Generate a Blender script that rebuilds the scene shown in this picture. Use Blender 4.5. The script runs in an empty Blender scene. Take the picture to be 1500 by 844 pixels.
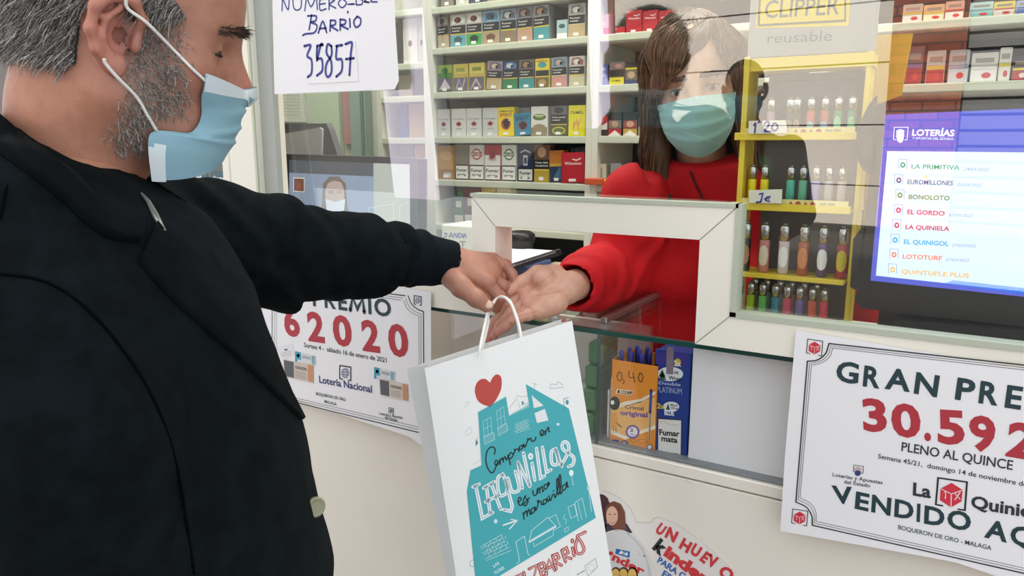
import bpy, math, random
import numpy as np
from mathutils import Vector, Matrix, noise
from mathutils.geometry import tessellate_polygon
from mathutils.bvhtree import BVHTree

random.seed(7); np.random.seed(7)
scene = bpy.context.scene
COL = scene.collection

# ------------------------------------------------------------------ camera
FPX, CX, CY = 1085.0, 750.0, 422.0            # focal length and centre of the 1500x844 frame
YAW, PITCH = math.radians(31.3), math.radians(11.0)
EYE = np.array([0.0, -1.1, 1.45])
FW = np.array([-math.sin(YAW)*math.cos(PITCH), math.cos(YAW)*math.cos(PITCH), -math.sin(PITCH)])
RT = np.array([math.cos(YAW), math.sin(YAW), 0.0])
UP = np.cross(RT, FW)
cam_data = bpy.data.cameras.new('camera')
cam_data.sensor_width = 36.0
cam_data.lens = FPX/1500*36.0
cam_data.clip_start = 0.02
cam = bpy.data.objects.new('camera', cam_data)
cam.matrix_world = Matrix(((RT[0], UP[0], -FW[0], EYE[0]), (RT[1], UP[1], -FW[1], EYE[1]), (RT[2], UP[2], -FW[2], EYE[2]), (0, 0, 0, 1)))
COL.objects.link(cam)
scene.camera = cam

# ------------------------------------------------------------------ light and exposure
scene.view_settings.view_transform = 'Standard'
scene.view_settings.look = 'None'
scene.view_settings.gamma = 1.0
scene.view_settings.use_curve_mapping = False
scene.view_settings.exposure = 0.22
world = bpy.data.worlds.new('sky'); scene.world = world
world.use_nodes = True
bg = world.node_tree.nodes['Background']
bg.inputs[0].default_value = (0.90, 0.95, 1.0, 1)
bg.inputs[1].default_value = 1.35
def lamp(name, kind, loc, rot, energy, color=(1, 1, 1), size=None, size_y=None, angle=None):
    d = bpy.data.lights.new(name, kind); d.energy = energy; d.color = color
    if size: d.shape = 'RECTANGLE'; d.size = size; d.size_y = size_y or size
    if angle: d.angle = angle
    o = bpy.data.objects.new(name, d); o.location = loc; o.rotation_euler = rot
    COL.objects.link(o); return o
lamp('sun', 'SUN', (0, 3, 6), (math.radians(-48), 0, math.radians(8)), 13.0, (1, 0.94, 0.86), angle=0.03)
lamp('unseen_ceiling_lamp', 'AREA', (-0.75, 0.50, 2.42), (0, 0, 0), 14.0, (1, 0.97, 0.92), 1.3, 0.5)
lamp('unseen_ceiling_lamp', 'AREA', (-1.9, 0.62, 2.42), (0, 0, 0), 10.0, (1, 0.97, 0.92), 0.6, 0.5)  # unseen lamp added to brighten the left end of the shop
lamp('unseen_ceiling_lamp', 'AREA', (0.55, 0.50, 2.42), (0, 0, 0), 8.5, (1, 0.97, 0.92), 0.9, 0.5)

# ------------------------------------------------------------------ helpers
def ray(px, py):
    return FW + RT*(px-CX)/FPX - UP*(py-CY)/FPX
def at(px, py, y=0.0):              # the point of the plane y = const seen in that direction
    d = ray(px, py); return EYE + d*((y-EYE[1])/d[1])
def atz(px, py, z):
    d = ray(px, py); return EYE + d*((z-EYE[2])/d[2])
def dep(px, py, t):                 # the point at distance t along the view axis
    return EYE + ray(px, py)*t
def on_plane(px, py, O, N):
    d = ray(px, py); return EYE + d*(np.dot(np.array(O)-EYE, N)/np.dot(d, N))
PANE_N = np.array((-0.050, -1.0, -0.056)); PANE_N = PANE_N/np.linalg.norm(PANE_N)     # pane tilted on purpose, to steer where the man's reflection falls
PANE_O = np.array((-0.43, 0.0, 1.20))
def pane_y(x, z): return -((x-PANE_O[0])*PANE_N[0]+(z-PANE_O[2])*PANE_N[2])/PANE_N[1]
def reflected(px, py, y):           # where on the plane y = const (behind the viewer) the reflection at a traced point comes from
    d = ray(px, py); t = np.dot(PANE_O-EYE, PANE_N)/np.dot(d, PANE_N); h = EYE+d*t; r = d-2*np.dot(d, PANE_N)*PANE_N
    return h+r*((y-h[1])/r[1])
def lin(h):
    h = h.lstrip('#'); v = [int(h[i:i+2], 16)/255 for i in (0, 2, 4)]
    return tuple(((c+0.055)/1.055)**2.4 if c > 0.04045 else c/12.92 for c in v) + (1.0,)
MATS = {}
def mat(hexc, rough=0.55, metal=0.0, bump=0.0, bscale=60.0, var=0.0, vscale=8.0, name=None, emit=0.0, spec=None, sheen=0.0, stretch=None, sss=0.0):
    key = (hexc, rough, metal, bump, bscale, var, vscale, emit, spec, sheen, stretch, sss)
    if key in MATS: return MATS[key]
    m = bpy.data.materials.new(name or 'finish_'+hexc.strip('#')); m.use_nodes = True
    nt = m.node_tree; b = nt.nodes['Principled BSDF']
    b.inputs['Base Color'].default_value = lin(hexc)
    b.inputs['Roughness'].default_value = rough; b.inputs['Metallic'].default_value = metal
    if spec is not None: b.inputs['Specular IOR Level'].default_value = spec
    if sheen: b.inputs['Sheen Weight'].default_value = sheen
    if sss:
        b.inputs['Subsurface Weight'].default_value = sss; b.inputs['Subsurface Radius'].default_value = (0.012, 0.005, 0.003)
    if emit:
        b.inputs['Emission Color'].default_value = lin(hexc); b.inputs['Emission Strength'].default_value = emit
    if bump or var:
        tc = nt.nodes.new('ShaderNodeTexCoord'); src = tc.outputs['Object']
        if stretch:
            mp = nt.nodes.new('ShaderNodeMapping'); mp.inputs['Scale'].default_value = stretch
            nt.links.new(src, mp.inputs['Vector']); src = mp.outputs['Vector']
    if var:
        n = nt.nodes.new('ShaderNodeTexNoise'); n.inputs['Scale'].default_value = vscale; n.inputs['Detail'].default_value = 5
        nt.links.new(src, n.inputs['Vector'])
        r = nt.nodes.new('ShaderNodeValToRGB'); c = lin(hexc)
        r.color_ramp.elements[0].position = 0.3; r.color_ramp.elements[1].position = 0.7
        r.color_ramp.elements[0].color = tuple(x*(1-var) for x in c[:3])+(1,); r.color_ramp.elements[1].color = tuple(min(1, x*(1+var)) for x in c[:3])+(1,)
        nt.links.new(n.outputs['Fac'], r.inputs['Fac']); nt.links.new(r.outputs['Color'], b.inputs['Base Color'])
    if bump:
        n2 = nt.nodes.new('ShaderNodeTexNoise'); n2.inputs['Scale'].default_value = bscale; n2.inputs['Detail'].default_value = 4
        nt.links.new(src, n2.inputs['Vector'])
        bp = nt.nodes.new('ShaderNodeBump'); bp.inputs['Strength'].default_value = bump; bp.inputs['Distance'].default_value = 0.003
        nt.links.new(n2.outputs['Fac'], bp.inputs['Height']); nt.links.new(bp.outputs['Normal'], b.inputs['Normal'])
    MATS[key] = m; return m
def glass_mat(name, tint, refl, rough=0.0):
    m = bpy.data.materials.new(name); m.use_nodes = True; nt = m.node_tree
    nt.nodes.remove(nt.nodes['Principled BSDF']); out = nt.nodes['Material Output']
    t = nt.nodes.new('ShaderNodeBsdfTransparent'); t.inputs[0].default_value = tint
    g = nt.nodes.new('ShaderNodeBsdfGlossy'); g.inputs['Roughness'].default_value = rough; g.inputs[0].default_value = (1, 1, 1, 1)
    lw = nt.nodes.new('ShaderNodeLayerWeight'); lw.inputs['Blend'].default_value = 0.5
    pw = nt.nodes.new('ShaderNodeMath'); pw.operation = 'POWER'; pw.inputs[1].default_value = 4.0
    ml = nt.nodes.new('ShaderNodeMath'); ml.operation = 'MULTIPLY_ADD'; ml.inputs[1].default_value = 0.8; ml.inputs[2].default_value = refl
    mx = nt.nodes.new('ShaderNodeMixShader')
    nt.links.new(lw.outputs['Facing'], pw.inputs[0]); nt.links.new(pw.outputs[0], ml.inputs[0]); nt.links.new(ml.outputs[0], mx.inputs[0])
    nt.links.new(t.outputs[0], mx.inputs[1]); nt.links.new(g.outputs[0], mx.inputs[2]); nt.links.new(mx.outputs[0], out.inputs['Surface'])
    return m

def wloc(o):
    p = np.zeros(3)
    while o is not None: p += np.array(o.location); o = o.parent
    return p
def tag(o, label=None, cat=None, group=None, kind=None):
    if label: o['label'] = label
    if cat: o['category'] = cat
    if group: o['group'] = group
    if kind: o['kind'] = kind
    return o
def empty(name, loc, label=None, cat=None, group=None, kind=None):
    o = bpy.data.objects.new(name, None); o.empty_display_size = 0.05; o.location = tuple(map(float, loc)); COL.objects.link(o)
    return tag(o, label, cat, group, kind)
def link_mesh(name, V, F, mats, mi=None, parent=None, smooth=False, origin=None):
    """V in world coordinates; the object's origin is its parent's, else `origin`, else the bottom centre."""
    V = np.asarray(V, float).reshape(-1, 3)
    if parent is not None: off = wloc(parent)
    elif origin is not None: off = np.array(origin, float)
    else: off = np.array([(V[:, 0].min()+V[:, 0].max())/2, (V[:, 1].min()+V[:, 1].max())/2, V[:, 2].min()])
    me = bpy.data.meshes.new(name); me.from_pydata((V-off).tolist(), [], [list(map(int, f)) for f in F])
    if not isinstance(mats, (list, tuple)): mats = [mats]
    for m in mats: me.materials.append(m)
    if mi is not None: me.polygons.foreach_set('material_index', np.asarray(mi, np.int32))
    if smooth: me.polygons.foreach_set('use_smooth', np.ones(len(F), bool))
    me.update()
    o = bpy.data.objects.new(name, me); COL.objects.link(o)
    if parent is not None: o.parent = parent
    else: o.location = off.tolist()
    return o
def unit(v):
    v = np.asarray(v, float); return v/max(np.linalg.norm(v), 1e-12)
def catmull(P, n=6, closed=False):
    P = np.asarray(P, float)
    if len(P) < 3: return P
    out = []; m = len(P); rng = range(m if closed else m-1)
    for i in rng:
        p1, p2 = P[i], P[(i+1) % m]
        p0 = P[i-1] if (i > 0 or closed) else 2*p1-p2
        p3 = P[(i+2) % m] if (i+2 < m or closed) else 2*p2-p1
        for k in range(n):
            t = k/n
            out.append(0.5*((2*p1)+(p2-p0)*t+(2*p0-5*p1+4*p2-p3)*t*t+(3*p1-p0-3*p2+p3)*t**3))
    if not closed: out.append(P[-1])
    return np.array(out)
class MB:
    def __init__(s): s.V = []; s.F = []; s.M = []; s.mats = []; s.cur = 0
    def m(s, material):
        if material not in s.mats: s.mats.append(material)
        s.cur = s.mats.index(material); return s
    def add(s, V, F):
        n = len(s.V); s.V += [tuple(map(float, v)) for v in V]
        for f in F: s.F.append(tuple(i+n for i in f)); s.M.append(s.cur)
        return s
    def box(s, lo, hi, bev=0.0):
        (a, b, c), (d, e, f) = lo, hi
        a, d = min(a, d), max(a, d); b, e = min(b, e), max(b, e); c, f = min(c, f), max(c, f)
        r = min(bev, (d-a)*.45, (e-b)*.45, (f-c)*.45)
        if r <= 0:
            return s.add([(a, b, c), (d, b, c), (d, e, c), (a, e, c), (a, b, f), (d, b, f), (d, e, f), (a, e, f)],
                         [(0, 3, 2, 1), (4, 5, 6, 7), (0, 1, 5, 4), (1, 2, 6, 5), (2, 3, 7, 6), (3, 0, 4, 7)])
        V = []; idx = {}
        for ix, (x, sx) in enumerate(((a, 1), (d, -1))):
            for iy, (y, sy) in enumerate(((b, 1), (e, -1))):
                for iz, (z, sz) in enumerate(((c, 1), (f, -1))):
                    for k, w in enumerate(((0, r, r), (r, 0, r), (r, r, 0))):
                        idx[ix, iy, iz, k] = len(V); V.append((x+sx*w[0], y+sy*w[1], z+sz*w[2]))
        I = lambda *t: idx[t]
        F = []
        for ix in (0, 1):
            q = [I(ix, 0, 0, 0), I(ix, 1, 0, 0), I(ix, 1, 1, 0), I(ix, 0, 1, 0)]; F.append(q[::-1] if ix == 0 else q)
        for iy in (0, 1):
            q = [I(0, iy, 0, 1), I(0, iy, 1, 1), I(1, iy, 1, 1), I(1, iy, 0, 1)]; F.append(q[::-1] if iy == 0 else q)
        for iz in (0, 1):
            q = [I(0, 0, iz, 2), I(1, 0, iz, 2), I(1, 1, iz, 2), I(0, 1, iz, 2)]; F.append(q[::-1] if iz == 0 else q)
        for iy in (0, 1):
            for iz in (0, 1):
                q = [I(0, iy, iz, 1), I(0, iy, iz, 2), I(1, iy, iz, 2), I(1, iy, iz, 1)]; F.append(q if (iy+iz) % 2 else q[::-1])
        for ix in (0, 1):
            for iz in (0, 1):
                q = [I(ix, 0, iz, 0), I(ix, 0, iz, 2), I(ix, 1, iz, 2), I(ix, 1, iz, 0)]; F.append(q[::-1] if (ix+iz) % 2 else q)
        for ix in (0, 1):
            for iy in (0, 1):
                q = [I(ix, iy, 0, 0), I(ix, iy, 0, 1), I(ix, iy, 1, 1), I(ix, iy, 1, 0)]; F.append(q if (ix+iy) % 2 else q[::-1])
        for ix in (0, 1):
            for iy in (0, 1):
                for iz in (0, 1):
                    q = [I(ix, iy, iz, 0), I(ix, iy, iz, 1), I(ix, iy, iz, 2)]; F.append(q if (ix+iy+iz) % 2 else q[::-1])
        return s.add(V, F)
    def slab(s, loop, d):           # a closed planar loop of 3-D points extruded by vector d
        loop = [np.asarray(p, float) for p in loop]; n = len(loop); d = np.asarray(d, float)
        tris = tessellate_polygon([[Vector(p) for p in loop]])
        V = loop+[p+d for p in loop]
        F = [tuple(t) for t in tris]+[tuple(i+n for i in t[::-1]) for t in tris]
        F += [(i, (i+1) % n, (i+1) % n+n, i+n) for i in range(n)]
        return s.add(V, F)
    def tube(s, pts, r, seg=8, cap=True, flat=1.0, upv=(0, 0, 1)):
        P = np.asarray(pts, float); n = len(P)
        R = np.broadcast_to(np.asarray(r, float), (n,))
        T = np.gradient(P, axis=0); T /= np.maximum(np.linalg.norm(T, axis=1, keepdims=True), 1e-9)
        u = np.asarray(upv, float)
        if abs(np.dot(u, T[0])) > .95: u = np.array([1., 0, 0])
        V = []
        for i in range(n):
            u = unit(u-T[i]*np.dot(u, T[i])); w = np.cross(T[i], u)
            for k in range(seg):
                a = 2*math.pi*k/seg; V.append(P[i]+R[i]*(math.cos(a)*u*flat+math.sin(a)*w))
        F = [(i*seg+k, i*seg+(k+1) % seg, (i+1)*seg+(k+1) % seg, (i+1)*seg+k) for i in range(n-1) for k in range(seg)]
        if cap: F += [tuple(range(seg))[::-1], tuple((n-1)*seg+k for k in range(seg))]
        return s.add(V, F)
    def lathe(s, c, prof, seg=16, sx=1.0, sy=1.0):   # prof: (radius, z) about the vertical through c
        V = []; F = []
        for (r, z) in prof:
            for k in range(seg):
                a = 2*math.pi*k/seg; V.append((c[0]+r*sx*math.cos(a), c[1]+r*sy*math.sin(a), c[2]+z))
        n = len(prof)
        for i in range(n-1):
            for k in range(seg): F.append((i*seg+k, i*seg+(k+1) % seg, (i+1)*seg+(k+1) % seg, (i+1)*seg+k))
        F += [tuple(range(seg))[::-1], tuple((n-1)*seg+k for k in range(seg))]
        return s.add(V, F)
    def grid(s, G, closed_u=False):
        G = np.asarray(G, float); a, b = G.shape[:2]
        F = [(i*b+j, i*b+(j+1) % b, ((i+1) % a)*b+(j+1) % b, ((i+1) % a)*b+j) for i in range(a if closed_u else a-1) for j in range(b-1)]
        return s.add(G.reshape(-1, 3), F)
    def ball(s, c, r, seg=14, rings=9, sc=(1, 1, 1)):
        V = []; F = []
        for i in range(rings+1):
            t = math.pi*i/rings
            for k in range(seg):
                a = 2*math.pi*k/seg
                V.append((c[0]+r*sc[0]*math.sin(t)*math.cos(a), c[1]+r*sc[1]*math.sin(t)*math.sin(a), c[2]+r*sc[2]*math.cos(t)))
        for i in range(rings):
            for k in range(seg): F.append((i*seg+k, (i+1)*seg+k, (i+1)*seg+(k+1) % seg, i*seg+(k+1) % seg))
        return s.add(V, F)
    def build(s, name, material=None, parent=None, smooth=False, origin=None):
        mats = s.mats or [material]
        return link_mesh(name, s.V, s.F, mats, s.M, parent, smooth, origin)
# ---- flat print: 2-D shapes mapped onto a face of a thing
_TXT = {}
def text2d(txt, bold=0.0):
    if 'M' in txt: bold = min(bold, .010)     # the built-in M breaks when swelled further
    key = (txt, round(bold, 3))
    if key not in _TXT:
        cu = bpy.data.curves.new('t', 'FONT'); cu.body = txt; cu.size = 1.0; cu.offset = bold; cu.resolution_u = 3; cu.fill_mode = 'BOTH'
        o = bpy.data.objects.new('t', cu); COL.objects.link(o)
        dg = bpy.context.evaluated_depsgraph_get(); dg.update()
        me = bpy.data.meshes.new_from_object(o.evaluated_get(dg))
        V = np.array([v.co[:2] for v in me.vertices]).reshape(-1, 2); F = [tuple(p.vertices) for p in me.polygons]
        bpy.data.objects.remove(o); bpy.data.curves.remove(cu); bpy.data.meshes.remove(me)
        _TXT[key] = (V, F)
    return _TXT[key]
class Print:
    """u,v in metres (or any 2-D unit) -> world through O + u*U + v*V, lifted along N a little more for each layer."""
    def __init__(s, O, U, V, N, lift=0.0004, step=0.00015):
        s.O, s.U, s.Vv, s.N = map(lambda a: np.asarray(a, float), (O, U, V, N)); s.l = lift; s.st = step; s.mb = MB(); s.layer = 0; s.rough = 0.6; s.emit = 0.0
    def col(s, c): s.mb.m(mat(c, s.rough, emit=s.emit) if isinstance(c, str) else c); return s
    def up(s, n=1): s.layer += n; return s
    def w(s, P):
        P = np.asarray(P, float).reshape(-1, 2)
        return s.O+P[:, :1]*s.U+P[:, 1:2]*s.Vv+s.N*(s.l+s.layer*s.st)
    def raw(s, V2, F): s.mb.add(s.w(V2), F); return s
    def rect(s, a, b, c, d, color=None):
        if color is not None: s.col(color)
        return s.raw([(a, b), (c, b), (c, d), (a, d)], [(0, 1, 2, 3)])
    def poly(s, pts, color=None):
        if color is not None: s.col(color)
        pts = np.asarray(pts, float); t = tessellate_polygon([[Vector((p[0], p[1], 0)) for p in pts]])
        F = []
        for a, b, c in t:
            q, w_ = pts[b]-pts[a], pts[c]-pts[a]
            F.append((a, b, c) if q[0]*w_[1]-q[1]*w_[0] > 0 else (a, c, b))
        return s.raw(pts, F)
    def ell(s, cx, cy, rx, ry, color=None, n=24, a0=0.0):
        t = np.arange(n)*2*math.pi/n; ca, sa = math.cos(a0), math.sin(a0); x, y = rx*np.cos(t), ry*np.sin(t)
        if color is not None: s.col(color)
        return s.raw(np.c_[cx+x*ca-y*sa, cy+x*sa+y*ca], [tuple(range(n))])
    def stroke(s, pts, wd, color=None, smooth=0, closed=False, cap=True):
        if color is not None: s.col(color)
        P = np.asarray(pts, float)
        if smooth: P = catmull(P, smooth, closed)
        elif closed: pass
        if closed: P = np.vstack([P, P[:1]])
        n = len(P)
        if n < 2: return s
        D = np.diff(P, axis=0); L = np.linalg.norm(D, axis=1); D = D/np.maximum(L, 1e-9)[:, None]
        Nn = np.c_[-D[:, 1], D[:, 0]]
        M = np.vstack([Nn[:1], (Nn[1:]+Nn[:-1])/2, Nn[-1:]])
        if closed: M[0] = M[-1] = (Nn[0]+Nn[-1])/2
        q = np.maximum((M**2).sum(1, keepdims=True), .35); M = M/q
        h = np.broadcast_to(np.asarray(wd, float), (n,))[:, None]/2
        A, B = P+M*h, P-M*h
        V = np.empty((2*n, 2)); V[0::2] = A; V[1::2] = B
        s.raw(V, [(2*i, 2*i+1, 2*i+3, 2*i+2) for i in range(n-1)])
        if cap and not closed:
            for p, hh in ((P[0], h[0, 0]), (P[-1], h[-1, 0])): s.ell(p[0], p[1], hh, hh, n=8)
        return s
    def text(s, txt, a, b=None, h=0.01, color=None, bold=0.0, w=None, shear=0.0, center=False):
        """baseline from a towards b; the text is fitted to |b-a| when b is given; h is the capital height"""
        if color is not None: s.col(color)
        V, F = text2d(txt, bold)
        if len(V) == 0: return s
        V = V.copy(); capv = text2d('H')[0]; cap = capv[:, 1].max()-capv[:, 1].min()
        V[:, 0] -= V[:, 0].min(); W = V[:, 0].max(); sc = h/cap
        a = np.asarray(a, float)
        if b is not None:
            d = np.asarray(b, float)-a; L = np.linalg.norm(d); d = d/L; sx = L/W
        else:
            d = np.array([1., 0]); sx = (w/W) if w else sc
        if center: a = a-d*W*sx/2
        nrm = np.array([-d[1], d[0]])
        X = V[:, :1]*sx+V[:, 1:]*sc*shear
        return s.raw(a+X*d+V[:, 1:]*sc*nrm, F)
    def build(s, name, parent): return s.mb.build(name, None, parent)
def facade_print(y, lift=0.0006): return Print((0, y, 0), (1, 0, 0), (0, 0, 1), (0, -1, 0), lift)
def xz(px, py, y=0.0):
    p = at(px, py, y); return (p[0], p[2])
# ------------------------------------------------------------------ materials of the place
CREAM = mat('#ECE7D8', 0.38, var=0.03, vscale=5, name='white_pvc')
PANEL = mat('#EAE3D6', 0.42, var=0.04, vscale=3, bump=0.03, bscale=25, name='white_laminate')
DARK = mat('#16181A', 0.45, name='black_plastic')
PAPER = mat('#EDEBEC', 0.75, name='white_paper')
PANE = glass_mat('window_glass', (0.95, 0.97, 0.955, 1), 0.080)
CASEGLASS = glass_mat('case_glass', (0.985, 0.99, 0.987, 1), 0.045)
EDGE = mat('#1F4A43', 0.15, name='green_glass_edge')
ALU = mat('#A9AAA6', 0.35, metal=0.9, name='aluminium')
def structure(o, label=None, cat=None): return tag(o, label, cat, None, 'structure')
def sbox(name, lo, hi, m, bev=0.0, label=None, cat=None):
    return structure(MB().box(lo, hi, bev).build(name, m), label, cat)

# ------------------------------------------------------------------ room shell and street
sbox('floor', (-3.2, -7.4, -0.12), (3.2, 1.4, 0.0), mat('#474441', 0.8, var=0.12, vscale=3, bump=0.1), label='grey paved ground running under shop and street', cat='floor')
sbox('wall_back', (-3.0, 1.10, 0.0), (1.6, 1.22, 2.6), mat('#C9CCBE', 0.7, var=0.03), label='pale greenish back wall behind the tobacco shelves', cat='wall')
sbox('wall_right', (1.5, 0.06, 0.0), (1.6, 1.10, 2.6), mat('#C9CCBE', 0.7), label='pale side wall at the right end of the shop', cat='wall')
sbox('wall_left', (-3.0, 0.06, 0.0), (-2.75, 1.10, 2.6), mat('#C4C8BC', 0.7), label='pale side wall at the left end of the shop', cat='wall')
sbox('ceiling', (-3.0, 0.0, 2.5), (1.6, 2.2, 2.6), mat('#DADAD4', 0.7), label='white shop ceiling', cat='ceiling')
sbox('wall_front', (-3.0, -0.075, 2.05), (1.6, 0.10, 4.6), mat('#B9B3AA', 0.7, var=0.05), label='wall above the shop window', cat='wall')  # unseen upper wall, raised high to keep the sun off shopfront and passer-by
sbox('wall_entrance', (-3.0, 0.02, 0.0), (-1.352, 0.06, 2.12), mat('#77706A', 0.7, var=0.06), label='grey brown wall left of the white window post', cat='wall')
# across the street, seen only as a reflection in the glass
YS = 6.0
xa, xb, xc, xd = (reflected(p, 110, -YS)[0] for p in (868, 896, 902, 1303))
xe, xf = reflected(1412, 110, -YS)[0], reflected(1620, 110, -YS)[0]
g = MB(); g.m(mat('#DCD3CB', 0.8, var=0.04, vscale=2))
zr = [reflected(1150, p, -YS)[2] for p in (-160, 15, 99, 184, 268, 352)]
for i in range(len(zr)-1):
    g.box((xc, -6.12, zr[i+1]+.007), (xd, -6.0, zr[i]-.007))
g.box((xc, -6.12, 0), (xd, -6.0, zr[-1]-.007)); g.m(mat('#5B5754', 0.9)); g.box((xc, -6.12, 0.0), (xd, -6.02, zr[0]))
zpl = max(.06, reflected(1150, 405, -YS)[2]); g.m(mat('#3E3A38', .9)); g.box((xc, -5.99, 0), (xd, -5.93, zpl)); g.box((xd+.002, -5.95, 0), (-xc+2, -5.90, zpl))  # dark plinth added to keep the lower reflections in the glass dark
structure(g.build('wall_street'), 'pale panelled wall across the street reflected in the glass', 'wall')
def brick_mat():
    m = bpy.data.materials.new('brick'); m.use_nodes = True; nt = m.node_tree; b = nt.nodes['Principled BSDF']
    tc = nt.nodes.new('ShaderNodeTexCoord'); mp = nt.nodes.new('ShaderNodeMapping'); mp.inputs['Rotation'].default_value = (math.radians(90), 0, 0)
    br = nt.nodes.new('ShaderNodeTexBrick'); br.inputs['Color1'].default_value = lin('#8E4A3A'); br.inputs['Color2'].default_value = lin('#A35A45'); br.inputs['Mortar'].default_value = lin('#5E423A')
    br.inputs['Scale'].default_value = 1.0; br.inputs['Brick Width'].default_value = 0.24; br.inputs['Row Height'].default_value = 0.075; br.inputs['Mortar Size'].default_value = 0.008
    nt.links.new(tc.outputs['Object'], mp.inputs['Vector']); nt.links.new(mp.outputs['Vector'], br.inputs['Vector']); nt.links.new(br.outputs['Color'], b.inputs['Base Color']); b.inputs['Roughness'].default_value = 0.9
    return m
BRICK = brick_mat()
sbox('wall_brick', (xd, -6.12, 0), (xe, -5.96, 4.2), BRICK, label='red brick pier across the street reflected in the glass', cat='wall')
sbox('wall_pier', (xb, -6.12, 0), (xc, -5.97, 4.2), BRICK, label='thin red brick strip across the street reflected in the glass', cat='wall')
sbox('wall_pillar', (xa, -6.12, 0), (xb, -5.95, 4.2), mat('#C3BEDA', 0.7), label='lavender pillar across the street reflected in the glass', cat='wall')
gr = MB(); gr.m(mat('#8C8B8C', 0.5, metal=0.3))
z = 0.02
while z < 4.0:
    gr.box((xe, -6.10, z), (xf, -6.02, z+.10)); z += 0.125
gr.m(mat('#4C4A4C', 0.7)); gr.box((xe, -6.13, 0), (xf, -6.06, 4.1))
structure(gr.build('door_1'), 'grey slatted roller shutter across the street', 'door')
xl0, xl1 = reflected(560, 200, -YS)[0], reflected(628, 200, -YS)[0]
dk = MB(); dk.m(mat('#4A4744', 0.9, var=0.15)); dk.box((xl1, -6.6, 0), (xa, -6.4, 4.2)); dk.box((-9.5, -6.6, 0), (xl0, -6.4, 4.2)); dk.box((-9.5, -6.6, 2.9), (xa, -6.0, 4.2))
structure(dk.build('wall_arcade'), 'dark recessed shop fronts across the street', 'wall')
sbox('wall_column', (xl0, -6.5, 0), (xl1, -6.1, 4.2), mat('#C9C3D6', 0.7), label='pale lavender column across the street', cat='wall')

# ------------------------------------------------------------------ window front
win = structure(empty('window_1', (-0.43, 0, 1.147)), 'shop window with white frame and a serving hatch', 'window')
HL, HR = at(703, 290)[0], at(1085, 303)[0]; HIL, HIR = at(737, 330)[0], at(1033, 346)[0]
ZT, ZI, ZS, ZB = 1.360, 1.311, 1.201, 1.152
PL, PR = at(342, 250)[0], at(398, 290)[0]; GL = at(417, 290)[0]
fr = MB(); fr.m(CREAM)
def bar(loop, y0=-.026, y1=.03): fr.slab([(x, y0, z) for x, z in loop], (0, y1-y0, 0))
bar([(HL, ZT), (HR, ZT), (HIR, ZI), (HIL, ZI)])
bar([(HL, ZS-.049+.0), (HL, ZT), (HIL, ZI), (HIL, ZB), ])
fr.build('hatch_frame', None, win)
fr = MB(); fr.m(CREAM); bar([(HIR, ZB), (HIR, ZI), (HR, ZT), (HR, ZS)]); fr.build('hatch_frame', None, win)
fr = MB(); fr.m(CREAM); bar([(PR-.01, ZB), (HL, ZB), (HL, ZS), (PR-.01, ZS)]); fr.build('sill', None, win)
fr = MB(); fr.m(CREAM); bar([(HIR, ZB), (0.9, ZB), (0.9, ZS), (HR, ZS)]); fr.build('sill', None, win)
sm = MB(); sm.m(mat('#8E897F', .7))
for (x0, z0, x1, z1) in ((HL, ZT, HIL, ZI), (HR, ZT, HIR, ZI), (HR, ZS, HIR, ZB)):
    d = np.array((x1-x0, z1-z0)); d = d/np.linalg.norm(d); n = np.array((-d[1], d[0]))*.0006
    sm.add([(x0-n[0], -.0264, z0-n[1]), (x1-n[0], -.0264, z1-n[1]), (x1+n[0], -.0264, z1+n[1]), (x0+n[0], -.0264, z0+n[1])], [(0, 1, 2, 3)])
sm.build('mitre_joint', None, win)
gk = MB(); gk.m(mat('#B7BDAA', .4))
gk.box((HL-.002, -.028, ZT), (HR+.004, .0, ZT+.006)); gk.box((HR, -.028, ZS), (HR+.009, .0, ZT+.006)); gk.box((HR, -.028, ZS-.001), (0.30, .0, ZS+.007)); gk.box((GL, -.028, ZS), (HL, .0, ZS+.005))
gk.build('glazing_gasket', None, win)
po = MB(); po.m(CREAM); po.box((PL, -.03, ZB), (PL+.026, .05, 2.12), .003); po.box((PL+.027, -.03, ZB), (PR, .05, 2.12), .003)
po.m(mat('#C3C4AC', .4)); po.box((PR-.006, -.034, ZB), (PR, -.03, 2.12)); po.m(mat('#A7ABA3', .35)); po.box((PR, -.016, ZS), (GL, -.002, 2.05))
po.build('window_post', None, win)
pn = MB(); pn.m(PANE)
ys = .004
pn.slab([(x, pane_y(x, z), z) for x, z in ((GL-.003, ZS), (HL, ZS), (HL, ZT), (HR, ZT), (HR, ZS), (0.30, ZS), (0.30, 2.05), (GL-.003, 2.05))], (0, ys, 0))
pn.build('pane', None, win)
pn = MB(); pn.m(PANE); pn.box((.36, 0, ZS), (.9, .004, 2.05)); pn.build('pane', None, win)
po = MB(); po.m(CREAM); po.box((.30, -.085, ZS), (.36, .05, 2.05), .003); po.build('mullion', None, win)
po = MB(); po.m(CREAM); po.box((.9, -.03, 0), (1.5, .05, 2.05), .003); structure(po.build('trim_1'), 'white panel at the right end of the shop front', 'panel')

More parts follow.
